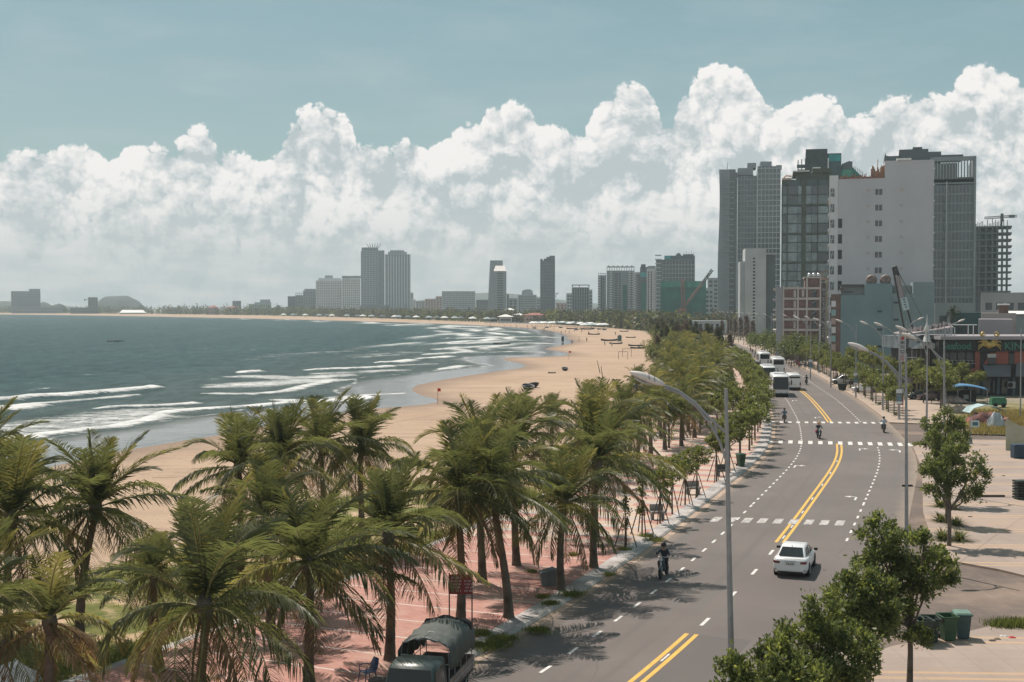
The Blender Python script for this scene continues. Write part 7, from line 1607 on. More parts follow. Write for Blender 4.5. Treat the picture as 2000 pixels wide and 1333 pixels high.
# bins
def bin_(px, py, m_, label, lid, rz=0.0, z=.11, sc=1.0, grp='wheeled bins by the side street'):
    p = G(px, py, z); o = empty('wheeled_bin', (p.x, p.y, z), rz, label, 'bin', grp); o.scale = (sc, sc, sc)
    mb = MB(); mb.loft([[(-.22, -.26, .06), (.22, -.26, .06), (.22, .26, .06), (-.22, .26, .06)], [(-.29, -.33, .98), (.29, -.33, .98), (.29, .36, .98), (-.29, .36, .98)]], sm=False, cap=False); mb.box(-.22, .22, -.26, .26, .05, .07); q_ = mb.build('body', m_, o); s_ = q_.modifiers.new('s', 'SOLIDIFY'); s_.thickness = .025
    mb = MB(); 
    for a, b2 in (((-.33, -.37), (.33, -.37)), ((.33, -.37), (.33, .40)), ((.33, .40), (-.33, .40)), ((-.33, .40), (-.33, -.37))): mb.tube([(a[0], a[1], .99), (b2[0], b2[1], .99)], .028, 6)
    mb.build('rim', m_, o)
    if lid: mb = MB(); mb.loft([[(-.33, -.38, 1.02), (.33, -.38, 1.02), (.33, .40, 1.02), (-.33, .40, 1.02)], [(-.29, -.33, 1.08), (.29, -.33, 1.08), (.29, .34, 1.09), (-.29, .34, 1.09)]], sm=False); mb.build('lid', lid, o)
    else: mb = MB(); mb.loft([[(-.31, .42, .25), (.31, .42, .25), (.31, .46, .25), (-.31, .46, .25)], [(-.33, .40, 1.0), (.33, .40, 1.0), (.33, .44, 1.02), (-.33, .44, 1.02)]], sm=False); mb.build('open_lid', m_, o)
    mb = MB(); mb.tube([(-.28, .47, .96), (.28, .47, .96)], .02, 6); mb.build('handle', BLKP, o)
    for s_ in (1, -1): mb = MB(); mb.lathe([(.03, -.03), (.1, -.03), (.1, .03), (.03, .03)], 12, c=(s_*.24, .3, .1), axis='x'); mb.build('wheel', TYRE, o)
    return o
BG = mat('bin_green_plastic', (.035, .085, .045), .5, .25, 2); BGD = mat('bin_dark_green_plastic', (.035, .055, .042), .6, .3, 2); BT = mat('bin_blue_green_plastic', (.04, .085, .085), .5, .2, 2); LIDM = mat('bin_lid_pale_green', (.16, .25, .20), .4, .2, 2)
bin_(1803, 1258, BGD, 'dark green open bin, leftmost and nearest the tree', None, .1); bin_(1817, 1254, BGD, 'dark green open bin, second from the tree', None, -.05)
bin_(1851, 1250, BG, 'bright green open bin between dark bins and lidded bin', None, .08); bin_(1879, 1246, BT, 'blue green bin with closed pale lid', LIDM, -.1)
bin_(1447, 911, BG, 'single green bin at the promenade kerb beyond the lamp pole', BG, .3, .12, grp='promenade bins')
# concrete benches
def bench(px, py, label, w_=1.35, h_=.8, rz=.1, prism=True, m_=None):
    p = G(px, py, .12); o = empty('concrete_bench', (p.x, p.y, .12), rz, label, 'bench', 'grey concrete benches on the promenade')
    if prism: mb = MB(); mb.prism([(-.45, 0), (.42, 0), (.55, .62), (.12, .80), (-.55, .62)], -.4, .4); q_ = mb.build('seat', m_ or mat('bench_grey', (.16, .18, .18), .7, .2, 2), o)
    else: mb = MB(); mb.box(-w_/2, w_/2, -.25, .25, .40, .55); mb.build('seat', m_ or mat('bench_pale', (.30, .29, .28), .8, .2, 2), o); mb = MB(); mb.box(-w_/2, w_/2, .18, .26, .551, .95); mb.build('backrest', m_ or mat('bench_pale', (.30, .29, .28), .8), o); 
    for s_ in (-1, 1):
        if not prism: mb = MB(); mb.box(s_*w_*.38-.06, s_*w_*.38+.06, -.2, .2, 0, .399); mb.build('leg', mat('bench_grey', (.16, .18, .18), .7), o)
    return o
bench(1076, 1142, 'grey faceted concrete block behind the two kerbside palms'); bench(1284, 1015, 'small grey bench between the second and third staked trees', .9, rz=.2, prism=False); bench(1353, 966, 'pale grey bench slab beside the sixth staked tree', 1.1, rz=.2, prism=False); bench(1412, 931, 'dark bench left of the tall lamp pole', 1.0, rz=.2, prism=False, m_=mat('bench_dark', (.08, .085, .09), .8))
# red signboard
p = G(922, 1268, .12); o = empty('signboard', (p.x, p.y, .12), 0, 'red signboard with rows of white characters behind the leaning palm', 'sign')
top_ = D(900, 1122, p.y).z-.12; wl = -46*p.y/2500; RB = mat('sign_red', (.22, .035, .035), .6, .1, 2)
for x0 in (0, wl*.97): mb = MB(); mb.tube([(x0, 0, 0), (x0, 0, top_+.05)], .03, 6); mb.build('post', mat('sign_post_brown', (.10, .05, .045), .6), o)
mb = MB(); mb.box(wl, .0, -.05, -.025, top_-.78, top_); sb = mb.build('board', RB, o); mb = MB(); random.seed(3)
for r_ in range(5):
    for c in range(2 if r_ else 1):
        n = 9
        for i in range(n):
            x0 = wl+.10+c*.52+i*.045+random.random()*.008
            if (i+r_) % 4 != 3: mb.box(x0, x0+.028, -.058, -.052, top_-.16-r_*.13, top_-.16-r_*.13+.07)
mb.build('sign_lettering', mat('sign_faded_white', (.5, .42, .42)), sb)
# blue chair
def chair(px, py, m_, label):
    p = G(px, py, .12); o = empty('plastic_chair', (p.x, p.y, .12), -.9, label, 'chair')
    mb = MB(); mb.box(-.22, .22, -.2, .22, .42, .45); bevel(mb.build('seat', m_, o), .02)
    mb = MB(); mb.loft([[(-.21, .21, .45), (.21, .21, .45), (.21, .235, .45), (-.21, .235, .45)], [(-.23, .30, .70), (.23, .30, .70), (.23, .325, .70), (-.23, .325, .70)], [(-.16, .36, .88), (.16, .36, .88), (.16, .38, .88), (-.16, .38, .88)]]); mb.build('backrest', m_, o)
    for sx in (-1, 1):
        for sy in (-1, 1): mb = MB(); mb.tube([(sx*.2, sy*.19, .43), (sx*.25, sy*.26, 0)], .02, 5); mb.build('leg', m_, o)
        mb = MB(); mb.tube([(sx*.23, .28, .62), (sx*.26, 0, .66), (sx*.25, -.2, .63), (sx*.23, -.2, .43)], .018, 5); mb.build('armrest', m_, o)
    return o
chair(718, 1335, mat('blue_plastic', (.03, .06, .14), .4), 'blue plastic armchair beside the parked truck')
p = G(742, 1345, .12); mb = MB(); mb.lathe([(.26, 0), (.03, .05), (.03, .62), (.38, .66), (.38, .69)], 16, c=(p.x+.1, p.y-1.3, .12)); tag(mb.build('drinks_table', BLKP), 'small round dark table at the truck cab', 'table')
# white tarp heap lower left
def heap(px, py, z, w_, d_, h_, m_, label, cat, name, seed=0, fr=1.0):
    p = G(px, py, z); rg = np.random.default_rng(seed); mb = MB(); n = 9; v = []
    for j in range(n):
        for i in range(n):
            u, w2 = i/(n-1)*2-1, j/(n-1)*2-1; r2 = max(abs(u), abs(w2)); zz_ = h_*(1-r2**3)*(.65+.5*rg.random()); v.append((u*w_/2*(1+.08*rg.normal()), w2*d_/2*(1+.08*rg.normal()), 0 if r2 > .99 else zz_))
    mb.add(v, [(j*n+i, j*n+i+1, (j+1)*n+i+1, (j+1)*n+i) for j in range(n-1) for i in range(n-1)], 0, fr > 1); o = mb.build(name, m_, loc=(p.x, p.y, z)); tag(o, label, cat); return o
heap(28, 1340, 0, 1.6, 1.2, .9, mat('white_tarp', (.62, .64, .66), .6, .1, 2), 'white tarpaulin heap in the lower left corner on the grass', 'tarpaulin', 'tarpaulin', 5)
# things on the lot
o_ = heap(1929, 828, .16, 4.6, 3, 1.3, mat('faded_red_cloth', (.36, .12, .085), .8, .5, .8, col2=(.06, .06, .065)), 'red and black covered stall goods on the lot grass', 'covered goods', 'covered_goods', 7)
p = G(1927, 825, .16); mb = MB(); mb.loft([[(-2.4, y, 1.2), (-1.9, y, 1.75), (-.6, y, 2.1), (.9, y, 1.85), (1.9, y, 1.35), (1.9, y, 1.3), (.9, y, 1.78), (-.6, y, 2.03), (-1.9, y, 1.68), (-2.4, y, 1.15)] for y in (-1.2, 0, 1.3)], sm=False); o = mb.build('canopy', mat('white_teal_canopy', (.55, .62, .62), .6, .35, .5, col2=(.22, .36, .38)), loc=(p.x, p.y, .16)); tag(o, 'low white and teal canopy sheltering the red covered goods', 'canopy')
for s_ in (-1, 1):
    for y in (-1, 1): m2 = MB(); m2.tube([(s_*1.8, y, 0), (s_*1.8, y, 1.55 if s_ < 0 else 1.3)], .03, 5); m2.build('post', STEEL, o)
heap(1946, 835, .16, 1.9, 1.5, 1.6, mat('pale_blue_tarp', (.38, .42, .44), .7, .15, 1.5), 'upright bundle under a pale blue grey tarpaulin right of the red goods', 'covered goods', 'covered_goods', 9)
heap(1872, 806, .1, 2.6, 1.6, 1.0, mat('tan_rubble', (.42, .33, .26), .9, .3, 1.5), 'pile of tan rubble at the left end of the lot', 'rubble', 'rubble_pile', 10)
heap(1862, 786, .1, 4.0, 1.6, .8, mat('pink_rubble', (.42, .32, .28), .9, .4, 1.5), 'pile of pinkish stones in front of the blue awning', 'rubble', 'rubble_pile', 11)
p = G(1949, 796, .16); mb = MB(); mb.box(-1, 1, -.5, .5, .3, 1.1); mb.box(-.9, .9, -.45, .45, 1.12, 1.35); o = mb.build('handcart', mat('green_metal', (.06, .20, .12), .5, .2, 2), loc=(p.x, p.y, .16)); tag(o, 'green metal handcart at the back of the lot', 'cart')
for s_ in (-1, 1): m2 = MB(); m2.lathe([(.1, -.04), (.3, -.04), (.3, .04), (.1, .04)], 14, c=(s_*.55, -.56, .3), axis='y'); m2.build('wheel', TYRE, o)
# glass panel and blue crate at the right edge
p = G(1990, 895, .11); mb = MB(); mb.box(-.6, 1.8, -.5, .5, 0, 1.25); o = mb.build('blue_crate', mat('dark_blue_crate', (.025, .05, .085), .6, .2, 1), loc=(p.x, p.y, .11)); bevel(o, .08); tag(o, 'dark blue crate cut by the right edge of the view', 'crate')
p = G(1985, 880, .11); mb = MB(); mb.prism([(-1.0, 0), (1.8, 0), (1.8, 2.1), (.2, 2.35), (-1.0, 3.1)], -.03, .03); o = mb.build('glass_screen', mat('clouded_glass', (.40, .41, .36), .3, .5, .5, col2=(.30, .29, .17)), loc=(p.x, p.y, .11)); tag(o, 'clouded glass screen standing behind the dark blue crate', 'screen')
p = G(1992, 975, .11); o = empty('crate_stack', (p.x, p.y, .11), .1, 'dark stack of slatted crates at the right edge of the forecourt', 'crates')
for i in range(7): mb = MB(); mb.box(-.38+.02*(i % 2), .9, -.4, .4, .05+i*.19, .05+i*.19+.13); mb.build('crate', BLKP if i % 2 else mat('dark_green_crate', (.03, .045, .035), .7), o)
p = G(1820, 1037); p = G(1937, 971, .11); mb = MB(); mb.box(-1.1, .9, -.12, .12, 0, .14); o = mb.build('timber_beam', mat('dark_timber', (.07, .055, .045), .9), loc=(p.x, p.y, .11)); tag(o, 'dark timber beam lying on the forecourt', 'beam')
mb = MB(); mb.tube([(-.9, 0, 0), (-.9, 0, 1.5)], .03, 5); mb.lathe([(.25, 0), (.2, .04)], 10, c=(-.9, 0, .15)); o2 = mb.build('iron_stand', BLKP, loc=(p.x-.1, p.y+.3, .11)); tag(o2, 'thin iron stand upright behind the timber beam', 'stand')
for i, (px, py, c_) in enumerate(((1977,1246,(.5,.05,.05)),(1960,1243,(.6,.58,.55)),(1938,1252,(.06,.06,.06)),(1948,1249,(.2,.15,.1)),(1895,1010,(.1,.09,.08)),(1960,930,(.12,.1,.09)))):
    o = heap(px, py, .11, .28, .2, .06, mat('litter_%s' % 'abcdef'[i], c_, .7), ['crumpled red scrap on the corner paving', 'crumpled white scrap on the corner paving', 'small dark scrap nearest the lidded bin', 'small brown scrap between dark and white scraps', 'dark scrap on the forecourt near the trees', 'dark scrap on the middle of the forecourt'][i], 'litter', 'litter_scrap', 20+i)
# planters along the landward pavement
p = G(1645, 762, .12); mb = MB(); mb.lathe([(.55, 0), (.8, 1.0), (.85, 1.05), (.7, 1.06)], 14); o = mb.build('planter', mat('dark_planter', (.03, .04, .035), .7), loc=(p.x, p.y, .12)); tag(o, 'dark round planter standing on the landward kerb', 'planter')
p = G(1766, 812, .12); mb = MB(); mb.box(-.35, .35, -.04, .04, 1.2, 2.4); mb.tube([(-.3, 0, 0), (-.3, 0, 2.4)], .03, 5); mb.tube([(.3, 0, 0), (.3, 0, 2.4)], .03, 5); o = mb.build('red_notice_board', mat('notice_red', (.38, .04, .05), .6), loc=(p.x, p.y+1.5, .12)); tag(o, 'small red notice board beside the banner lamp at the side street', 'sign')
# ---- beach things
BW = mat('dark_boat_hull', (.028, .030, .036), .6, .3, 1.5); BS = mat('boat_pale_trim', (.35, .36, .36), .7, .3, 2)
def fishing_boat(px, py, L, label, rz=0.0, z=-.05, m_=BW, grp=None, cabin=False, sc=1.0):
    p = G(px, py); o = empty('boat', (p.x, p.y, z), rz, label, 'boat', grp); mb = MB(); rings = []
    for i in range(9):
        t = i/8*2-1; w_ = L*.17*(1-abs(t)**2.2)+.04; sh = .25*L*.22*abs(t)**2; rings.append([(t*L/2, -w_, .55*L*.14+sh), (t*L/2, -w_*.6, .05+sh*.5), (t*L/2, 0, -.05+sh*.5), (t*L/2, w_*.6, .05+sh*.5), (t*L/2, w_, .55*L*.14+sh), (t*L/2, w_*.85, .5*L*.14+sh), (t*L/2, 0, .25+sh*.6), (t*L/2, -w_*.85, .5*L*.14+sh)])
    mb.loft(rings); mb.build('hull', m_, o)
    mb = MB(); 
    for i in (2, 4, 6): t = i/8*2-1; w_ = L*.17*(1-abs(t)**2.2); mb.box(t*L/2-.1, t*L/2+.1, -w_*.85, w_*.85, .5*L*.14-.05, .5*L*.14)
    mb.build('thwarts', BS, o)
    if cabin:
        mb = MB(); mb.box(-L*.1, L*.2, -L*.09, L*.09, .45, 1.3); bevel(mb.build('cabin', BS, o), .05); mb = MB(); mb.tube([(-L*.2, 0, .4), (-L*.2, 0, 1.8)], .05, 5); mb.tube([(L*.3, 0, .6), (L*.3, 0, 1.5)], .04, 5); mb.build('mast', BW, o)
    return o
def basket_boat(px, py, r_, label, tilt=0.0, grp=None, m_=BW):
    p = G(px, py); o = empty('basket_boat', (p.x, p.y, -.05), 0, label, 'boat', grp); mb = MB(); mb.lathe([(.05, 0), (r_*.6, .08), (r_*.92, .35), (r_, .62), (r_*.95, .66), (r_*.86, .40), (r_*.5, .16), (.05, .12)], 20); q_ = mb.build('hull', m_, o); q_.rotation_euler = (tilt, tilt*.5, 0)
    mb = MB(); mb.tube([(r_*math.cos(a), r_*math.sin(a), .64) for a in np.linspace(0, 6.283, 21)], .05, 5, cap=False); q_ = mb.build('rim', BS, o); q_.rotation_euler = (tilt, tilt*.5, 0)
    mb = MB(); mb.tube([(-r_*1.2, -.3, .55), (r_*1.0, .35, .72)], .04, 5); mb.build('oar', BS, o); return o
basket_boat(1031, 760, 1.05, 'dark basket boat on the open sand, nearer of the leaning pair', .25); basket_boat(1041, 757, 1.1, 'dark basket boat leaning behind its neighbour on the open sand', -.3)
fishing_boat(225, 668, 6.5, 'dark fishing boat alone on the open sea at left', .05, -.3, cabin=True); fishing_boat(980, 673, 6, 'dark low boat among the breakers', .1, -.1)
for px, py, L, lab in ((1160,654,6,'boat on the upper beach with raised ends'),(1190,666,7,'long flat boat beside the green cabin on the beach'),(1203,672,5,'small boat below the green cabin'),(1246,681,5,'dark boat close to the grove, left of two'),(1259,680,4.5,'dark boat close to the grove, right of two'),(1232,660,4.5,'boat alone near the top of the beach'),(1117,643,7,'dark boat at the left of the boat row by the far wood'),(1078,729,1.6,'driftwood like boat wreck on the middle sand'),(1148,644,8,'boat in the middle of the row by the far wood'),(1219,648,5,'small green boat at the top corner of the beach'),(1241,676,5,'boat drawn up under the grove edge')): fishing_boat(px, py, L, lab, (px*.37) % .6-.3, -.05)
basket_boat(1103, 724, .7, 'small round boat alone on the middle sand', .2)
for i, (px, py) in enumerate(((1126,645),(1136,644),(1157,643),(1170,644),(1180,645),(1095,641),(1068,641),(1044,642))): basket_boat(px, py, 1.5, 'round boat in the row drawn up below the far wood', .1, 'round boats below the far wood')
def cabin(px, py, w_, h_, m_, label):
    p = G(px, py); o = empty('beach_cabin', (p.x, p.y, -.05), 0, label, 'cabin'); mb = MB(); mb.box(-w_/2, w_/2, -w_/2, w_/2, .3, h_); mb.build('wall', m_, o); mb = MB(); mb.prism([(-w_*.62, h_+.01), (w_*.62, h_+.01), (0, h_+.5)], -w_*.62, w_*.62); mb.build('roof', BS, o)
    for sx in (-1, 1):
        for sy in (-1, 1): mb = MB(); mb.box(sx*w_*.42-.06, sx*w_*.42+.06, sy*w_*.42-.06, sy*w_*.42+.06, 0, .3); mb.build('leg', BW, o)
cabin(1099, 669, .9, 2.2, mat('cabin_black_green', (.02, .05, .04), .7), 'narrow dark green cabin standing at the water edge'); cabin(1210, 668, 1.5, 2.4, mat('cabin_green', (.08, .15, .13), .7), 'green cabin on the open beach beside the long boat')
def flag(px, py, h_, label, sw=.42):
    p = G(px, py); o = empty('beach_flag', (p.x, p.y, -.05), 0, label, 'flag'); mb = MB(); mb.tube([(0, 0, 0), (0, 0, h_)], .035, 5); mb.build('pole', mat('flag_pole_red', (.30, .12, .10), .6), o); mb = MB(); mb.add([(0, 0, h_), (sw*.5, .05, h_-.02), (sw, -.03, h_-.05), (sw, -.03, h_-.48), (sw*.5, .05, h_-.45), (0, 0, h_-.46)], [(0, 1, 4, 5), (1, 2, 3, 4)]); q_ = mb.build('cloth', mat('flag_red', (.55, .03, .035), .8), o); s_ = q_.modifiers.new('s', 'SOLIDIFY'); s_.thickness = .01
flag(855, 790, 2.3, 'red flag on a pole near the end of the pooled water'); flag(1111, 703, 2.3, 'red pennant on a pole at the tip of the farther sand spit', .6)
for a_, b_, lab in (((1166,704),(1172,729),'leaning bare pole on the beach, taller of two'),((1174,716),(1177,738),'leaning bare pole on the beach, shorter of two')):
    g_ = G(*b_); t_ = D(a_[0], a_[1], g_.y); mb = MB(); mb.tube([g_, t_], [.09, .05], 6); tag(mb.build('beach_pole', BW), lab, 'pole')
def net(px0, px1, py, h_, label, netting=True):
    a, b2 = G(px0, py), G(px1, py); o = empty('ball_goal', (a.x, a.y, -.05), 0, label, 'goal'); w_ = b2.x-a.x; NM = mat('goal_post', (.14, .11, .09), .7)
    for x_ in (0, w_): mb = MB(); mb.tube([(x_, 0, 0), (x_, 0, h_)], .06, 5); mb.build('post', NM, o)
    mb = MB(); mb.tube([(0, 0, h_), (w_, 0, h_)], .06, 5); mb.build('crossbar', NM, o)
net(1208, 1226, 702, 2.0, 'thin framed goal at the beach edge, nearer one'); net(1216, 1233, 697, 2.2, 'thin framed goal at the beach edge, farther one')
# far beach parasols and awnings as individual canopies
UM = [mat('parasol_white', (.72, .72, .70), .8), mat('parasol_grey', (.32, .38, .40), .8), mat('parasol_dark', (.10, .12, .13), .8)]
up_ = []
for k in range(3):
    m1 = MB(); m1.lathe([(2.4, 1.9), (2.2, 2.05), (1.2, 2.6), (.05, 2.95)], 10); m2 = MB(); m2.tube([(0, 0, 0), (0, 0, 2.7)], .06, 5); up_.append((m1.mesh('canopy', UM[k]), m2.mesh('pole', BW)))
random.seed(14); cnt = 0
def parasol(px, py, k, grp, lab, sc=1.0):
    p = G(px, py); o = empty('beach_parasol', (p.x, p.y, -.05), 0, lab, 'parasol', grp); o.scale = (sc, sc, sc); link('canopy', up_[k][0], o); link('pole', up_[k][1], o)
for i in range(26): px = 1040+i*4.6+random.random()*2; parasol(px, 637.2+max(0, (px-1100))*.055+random.random(), [0, 0, 2, 1][i % 4], 'parasols below the far wood', 'beach parasol in the thick row below the far wood', 1.25)
for i in range(14): px = 1140+i*3.2; parasol(px, 641.5+random.random()*1.2, [0, 0, 1][i % 3], 'parasols at the top right of the beach', 'beach parasol in the cluster at the top right of the beach', 1.2)
for i in range(24): px = 540+i*18+random.random()*16; parasol(px, np.interp(px, [500, 700, 900, 1000], [618.9, 622.8, 628.5, 632.5]), [0, 1, 2][i % 3], 'parasols on the distant curve of the beach', 'tiny beach parasol on the distant curve of the bay', 1.7)
for i in range(12): px = 950+i*8; parasol(px, 634.5+i*.25, 2, 'dark parasols among the bathers', 'dark beach parasol among the bathers', .9)
# low pavilions by the far wood
for px0, px1, yt, Y, m_, lab in ((975,1000,616,1080,PALE,'low pale beach hall behind the parasols'),(1003,1022,613,1120,PALE,'small pale hall left of the red roofed hall'),(1024,1068,613,1060,PINK,'long red roofed hall behind the far beach'),(988,1004,603,1250,WHW,'small white roof between sloping tower and pale block')):
    b = Bld('beach_hall', px0, px1, yt+3, Y, 14, lab); punched(b, m_, 1, 6, ww=1.6, wh=1.4, z0=.5, zt=b.h-.5); hip(b, 1.8, REDR if 'red roofed hall b' in lab or 'long' in lab else mat('white_metal_roof', (.8, .8, .78)))
# ------------------------------------------------------------------ seafood restaurant block at the right edge
YR = 196.0; rx0 = D(1838, 700, YR).x; rs = YR/2500
def qx(px): return (px-1838)*rs
def qz(py): return D(1838, py, YR).z
rb = empty('restaurant', (rx0, YR, 0), 0, 'dark two storey restaurant with green lettered fascia and golden crab', 'restaurant')
DK = mat('charcoal_wall', (.045, .043, .048), .7, .2, .3); RDW = mat('brick_red_wall', (.26, .085, .065), .8, .15, .3); AW = mat('grey_awning', (.13, .135, .145), .7, .1, .5); FASC = mat('black_fascia', (.022, .024, .026), .5, .1, .5)
e = MB(); e.box(0, qx(2080), 1.0, 14, 0, qz(664)); e.build('wall', DK, rb)
e = MB(); e.box(qx(1836), qx(2080), -.1, 13, qz(664)+.01, qz(657)); e.build('roof_edge', CONC('mauve_render', (.31, .29, .31)), rb)
e = MB(); e.box(qx(1836), qx(2080), .45, .98, qz(687), qz(665)); fa_ = e.build('fascia', FASC, rb)
for x0, x1, y1 in ((1908, 1917, 735), (1948, 1973, 712), (1985, 2060, 712)):
    e = MB(); e.box(qx(x0), qx(x1), .72, .99, qz(y1), qz(687)-.02); e.build('red_pier', RDW, rb)
e = MB(); e.prism([(qx(1865), qz(735)), (qx(1917), qz(735)), (qx(1917), qz(722)), (qx(1904), qz(720))], .7, .99); e.prism([(qx(1925), qz(712)), (qx(1948), qz(712)), (qx(1948), qz(690)), (qx(1938), qz(689))], .7, .99); e.build('red_panel', RDW, rb)
for i, (x0, x1) in enumerate(((1840,1858),(1859,1873),(1874,1890),(1891,1905))):
    e = MB(); e.box(qx(x0)+.05, qx(x1)-.05, .85, .98, qz(707), qz(689)); e.build('window', GLASS, rb)
e = MB()
for i in range(9): e.box(qx(1840+i*7.6)-.03, qx(1840+i*7.6)+.03, .3, .4, qz(710), qz(704.5))
e.box(qx(1838), qx(1907), .3, .4, qz(704.6), qz(704.0)); e.box(qx(1838), qx(1907), .25, .45, qz(711), qz(710)); e.build('balcony_rail', CONC('pale_rail', (.30, .30, .31)), rb)
for x0, x1, x2, x3, y0, y1 in ((1838,1854,1861,1838,712,729),(1923,1979,1966,1920,714,735),(1990,2050,2050,1975,709,735)):
    e = MB(); e.hexa([(qx(x3), -1.8, qz(y1)), (qx(x2), -1.8, qz(y1)), (qx(x1), .95, qz(y0)), (qx(x0), .95, qz(y0)), (qx(x3), -1.8, qz(y1)+.12), (qx(x2), -1.8, qz(y1)+.12), (qx(x1), .95, qz(y0)+.12), (qx(x0), .95, qz(y0)+.12)]); e.build('awning', AW, rb)
e = MB(); e.box(qx(1932), qx(1948.5), .6, .97, qz(699), qz(692)); e.build('white_blind', mat('white_blind', (.42, .44, .45), .7), rb)
e = MB(); e.box(qx(1932), qx(1948.5), .6, .97, qz(712), qz(700)); e.box(qx(1973), qx(1985), .6, .97, qz(712), qz(692)); e.build('window', GLASS, rb)
for i in range(8): e = MB(); e.box(qx(1842+i*17), qx(1842+i*17+12), .85, .99, .1, qz(742)); e.build('shop_window', GLASS, rb)
for px in (1840, 1868, 1893, 1921, 1950, 1980): e = MB(); e.box(qx(px), qx(px)+.35, .3, .84, 0, qz(738)); e.build('pier', DARKG, rb)
e = MB(); e.box(qx(1970), qx(1985), .2, .6, qz(759), qz(746)); a_ = e.build('air_conditioner', mat('ac_white', (.36, .36, .37), .6), rb)
e = MB(); e.lathe([(.36, -.01), (.40, -.03), (.30, -.03)], 14, c=(qx(1975), .19, qz(752.5)), axis='y'); e.build('fan', BLKP, a_)
def text(s_, size, loc, m_, parent, ext=.05, name='lettering', sx=1.0, bold=.03):
    cu = bpy.data.curves.new(name, 'FONT'); cu.body = s_; cu.size = size; cu.extrude = ext; cu.offset = bold; cu.resolution_u = 3
    t_ = bpy.data.objects.new(name, cu); COL.objects.link(t_); dg = bpy.context.evaluated_depsgraph_get(); me = bpy.data.meshes.new_from_object(t_.evaluated_get(dg)); bpy.data.objects.remove(t_)
    me.materials.clear(); me.materials.append(m_); me.name = name; o = link(name, me, parent, loc=loc); o.rotation_euler = (R(90), 0, 0); o.scale = (sx, 1, 1); return o
GRT = mat('green_letters', (.05, .17, .13), .5, .05, 2)
text('Seafood', 1.45, (qx(1842.5), .40, qz(682.5)), GRT, fa_, sx=.93); text('KING', 1.55, (qx(1963), .40, qz(683)), GRT, fa_, sx=1.05)
# golden crab
GOLD = mat('golden_crab', (.50, .36, .12), .35, .2, 2, metal=.5); cr = empty('crab_figure', (rx0+qx(1933), YR+.2, qz(674)), 0, 'golden crab figure mounted on the fascia between the green words', 'crab sign')
e = MB(); e.lathe([(.02, -.30), (.45, -.22), (.62, 0), (.45, .22), (.02, .30)], 16, axis='y'); e.build('shell', GOLD, cr)
for s_ in (-1, 1):
    for i, (dz, ez) in enumerate(((.45, 1.15), (.15, .55), (-.15, -.1), (-.35, -.55))):
        e = MB(); e.tube([(s_*.45, 0, dz*.6), (s_*1.1, -.1, dz+.30), (s_*1.65, -.1, ez), (s_*1.75, -.05, ez-.30)], [.15, .14, .10, .03], 6); e.build('leg', GOLD, cr)
    e = MB(); e.tube([(s_*.35, 0, .4), (s_*.75, -.1, 1.0), (s_*1.0, -.15, 1.35)], [.17, .16, .16], 6); e.tube([(s_*1.0, -.15, 1.3), (s_*1.35, -.15, 1.55), (s_*1.0, -.15, 1.95), (s_*.75, -.15, 1.9)], [.22, .26, .17, .04], 7); e.tube([(s_*1.0, -.15, 1.35), (s_*.7, -.15, 1.5), (s_*.75, -.15, 1.78)], [.12, .09, .02], 6); e.build('claw', GOLD, cr)
    e = MB(); e.lathe([(.02, -.06), (.07, 0), (.02, .06)], 8, c=(s_*.16, -.22, .42)); e.build('eye', BLKP, cr)
# roof terrace and glazed hall at left of the restaurant
th = empty('glazed_hall', (D(1768, 700, 200).x, 200, 0), 0, 'glazed hall with sloping roof terrace and pointed white finial', 'restaurant')
q2 = 200/2500
def tx_(px): return (px-1768)*q2
def tz(py): return D(1768, py, 200).z
e = MB(); e.box(tx_(1784), tx_(1836), 1, 12, 0, tz(682)); e.build('wall', DK, th)
for i in range(6): e = MB(); e.box(tx_(1785+i*8.3), tx_(1785+i*8.3+6.8), .8, .99, tz(717), tz(684)); e.build('window', [GLASS, mat('amber_glass', (.10, .075, .04), .3)][i % 2], th)
for i in range(7): e = MB(); e.box(tx_(1783.5+i*8.4), tx_(1783.5+i*8.4)+.12, .6, .95, 0, tz(683)); e.build('post', mat('pink_grey_post', (.32, .26, .26)), th)
e = MB(); e.hexa([(tx_(1783), -.6, tz(716)), (tx_(1832), -.6, tz(725)), (tx_(1832), .6, tz(725)), (tx_(1783), .6, tz(716)), (tx_(1783), -.6, tz(714)), (tx_(1832), -.6, tz(723)), (tx_(1832), .6, tz(723)), (tx_(1783), .6, tz(714))]); e.build('canopy_edge', mat('pinkish_white', (.60, .50, .45)), th)
for i in range(6): e = MB(); e.box(tx_(1786+i*7.6), tx_(1786+i*7.6+3.5), -.55, -.45, tz(723.5+i*1.4), tz(719+i*1.4)); e.build('lantern', [mat('lantern_red', (.40, .10, .09)), WHW][i % 2], th)
e = MB(); e.hexa([(tx_(1765), -.5, tz(655)), (tx_(1860), -.5, tz(640)), (tx_(1860), 6, tz(639)), (tx_(1765), 6, tz(654)), (tx_(1765), -.5, tz(653.6)), (tx_(1860), -.5, tz(638.2)), (tx_(1860), 6, tz(636.5)), (tx_(1765), 6, tz(651.5))]); e.build('terrace_roof', mat('pale_pink_roof', (.36, .32, .33), .8, .4, .8), th)
e = MB(); random.seed(19)
for i in range(40): x_ = tx_(1768+i*2.3); y_ = 654-i*.4; h0 = random.uniform(.2, .7); e.box(x_, x_+.12, .3+random.random()*3, .5+random.random()*3+.4, tz(y_-1.5), tz(y_-2)+h0)
e.build('roof_clutter', mat('terrace_clutter', (.30, .27, .28), .8, .5, 3, col2=(.10, .10, .11)), th)
e = MB(); e.box(tx_(1765), tx_(1836), 1.2, 12, tz(681.9), tz(658)); e.build('upper_wall', mat('blue_grey_upper', (.14, .17, .19), .8, .3, .4), th)
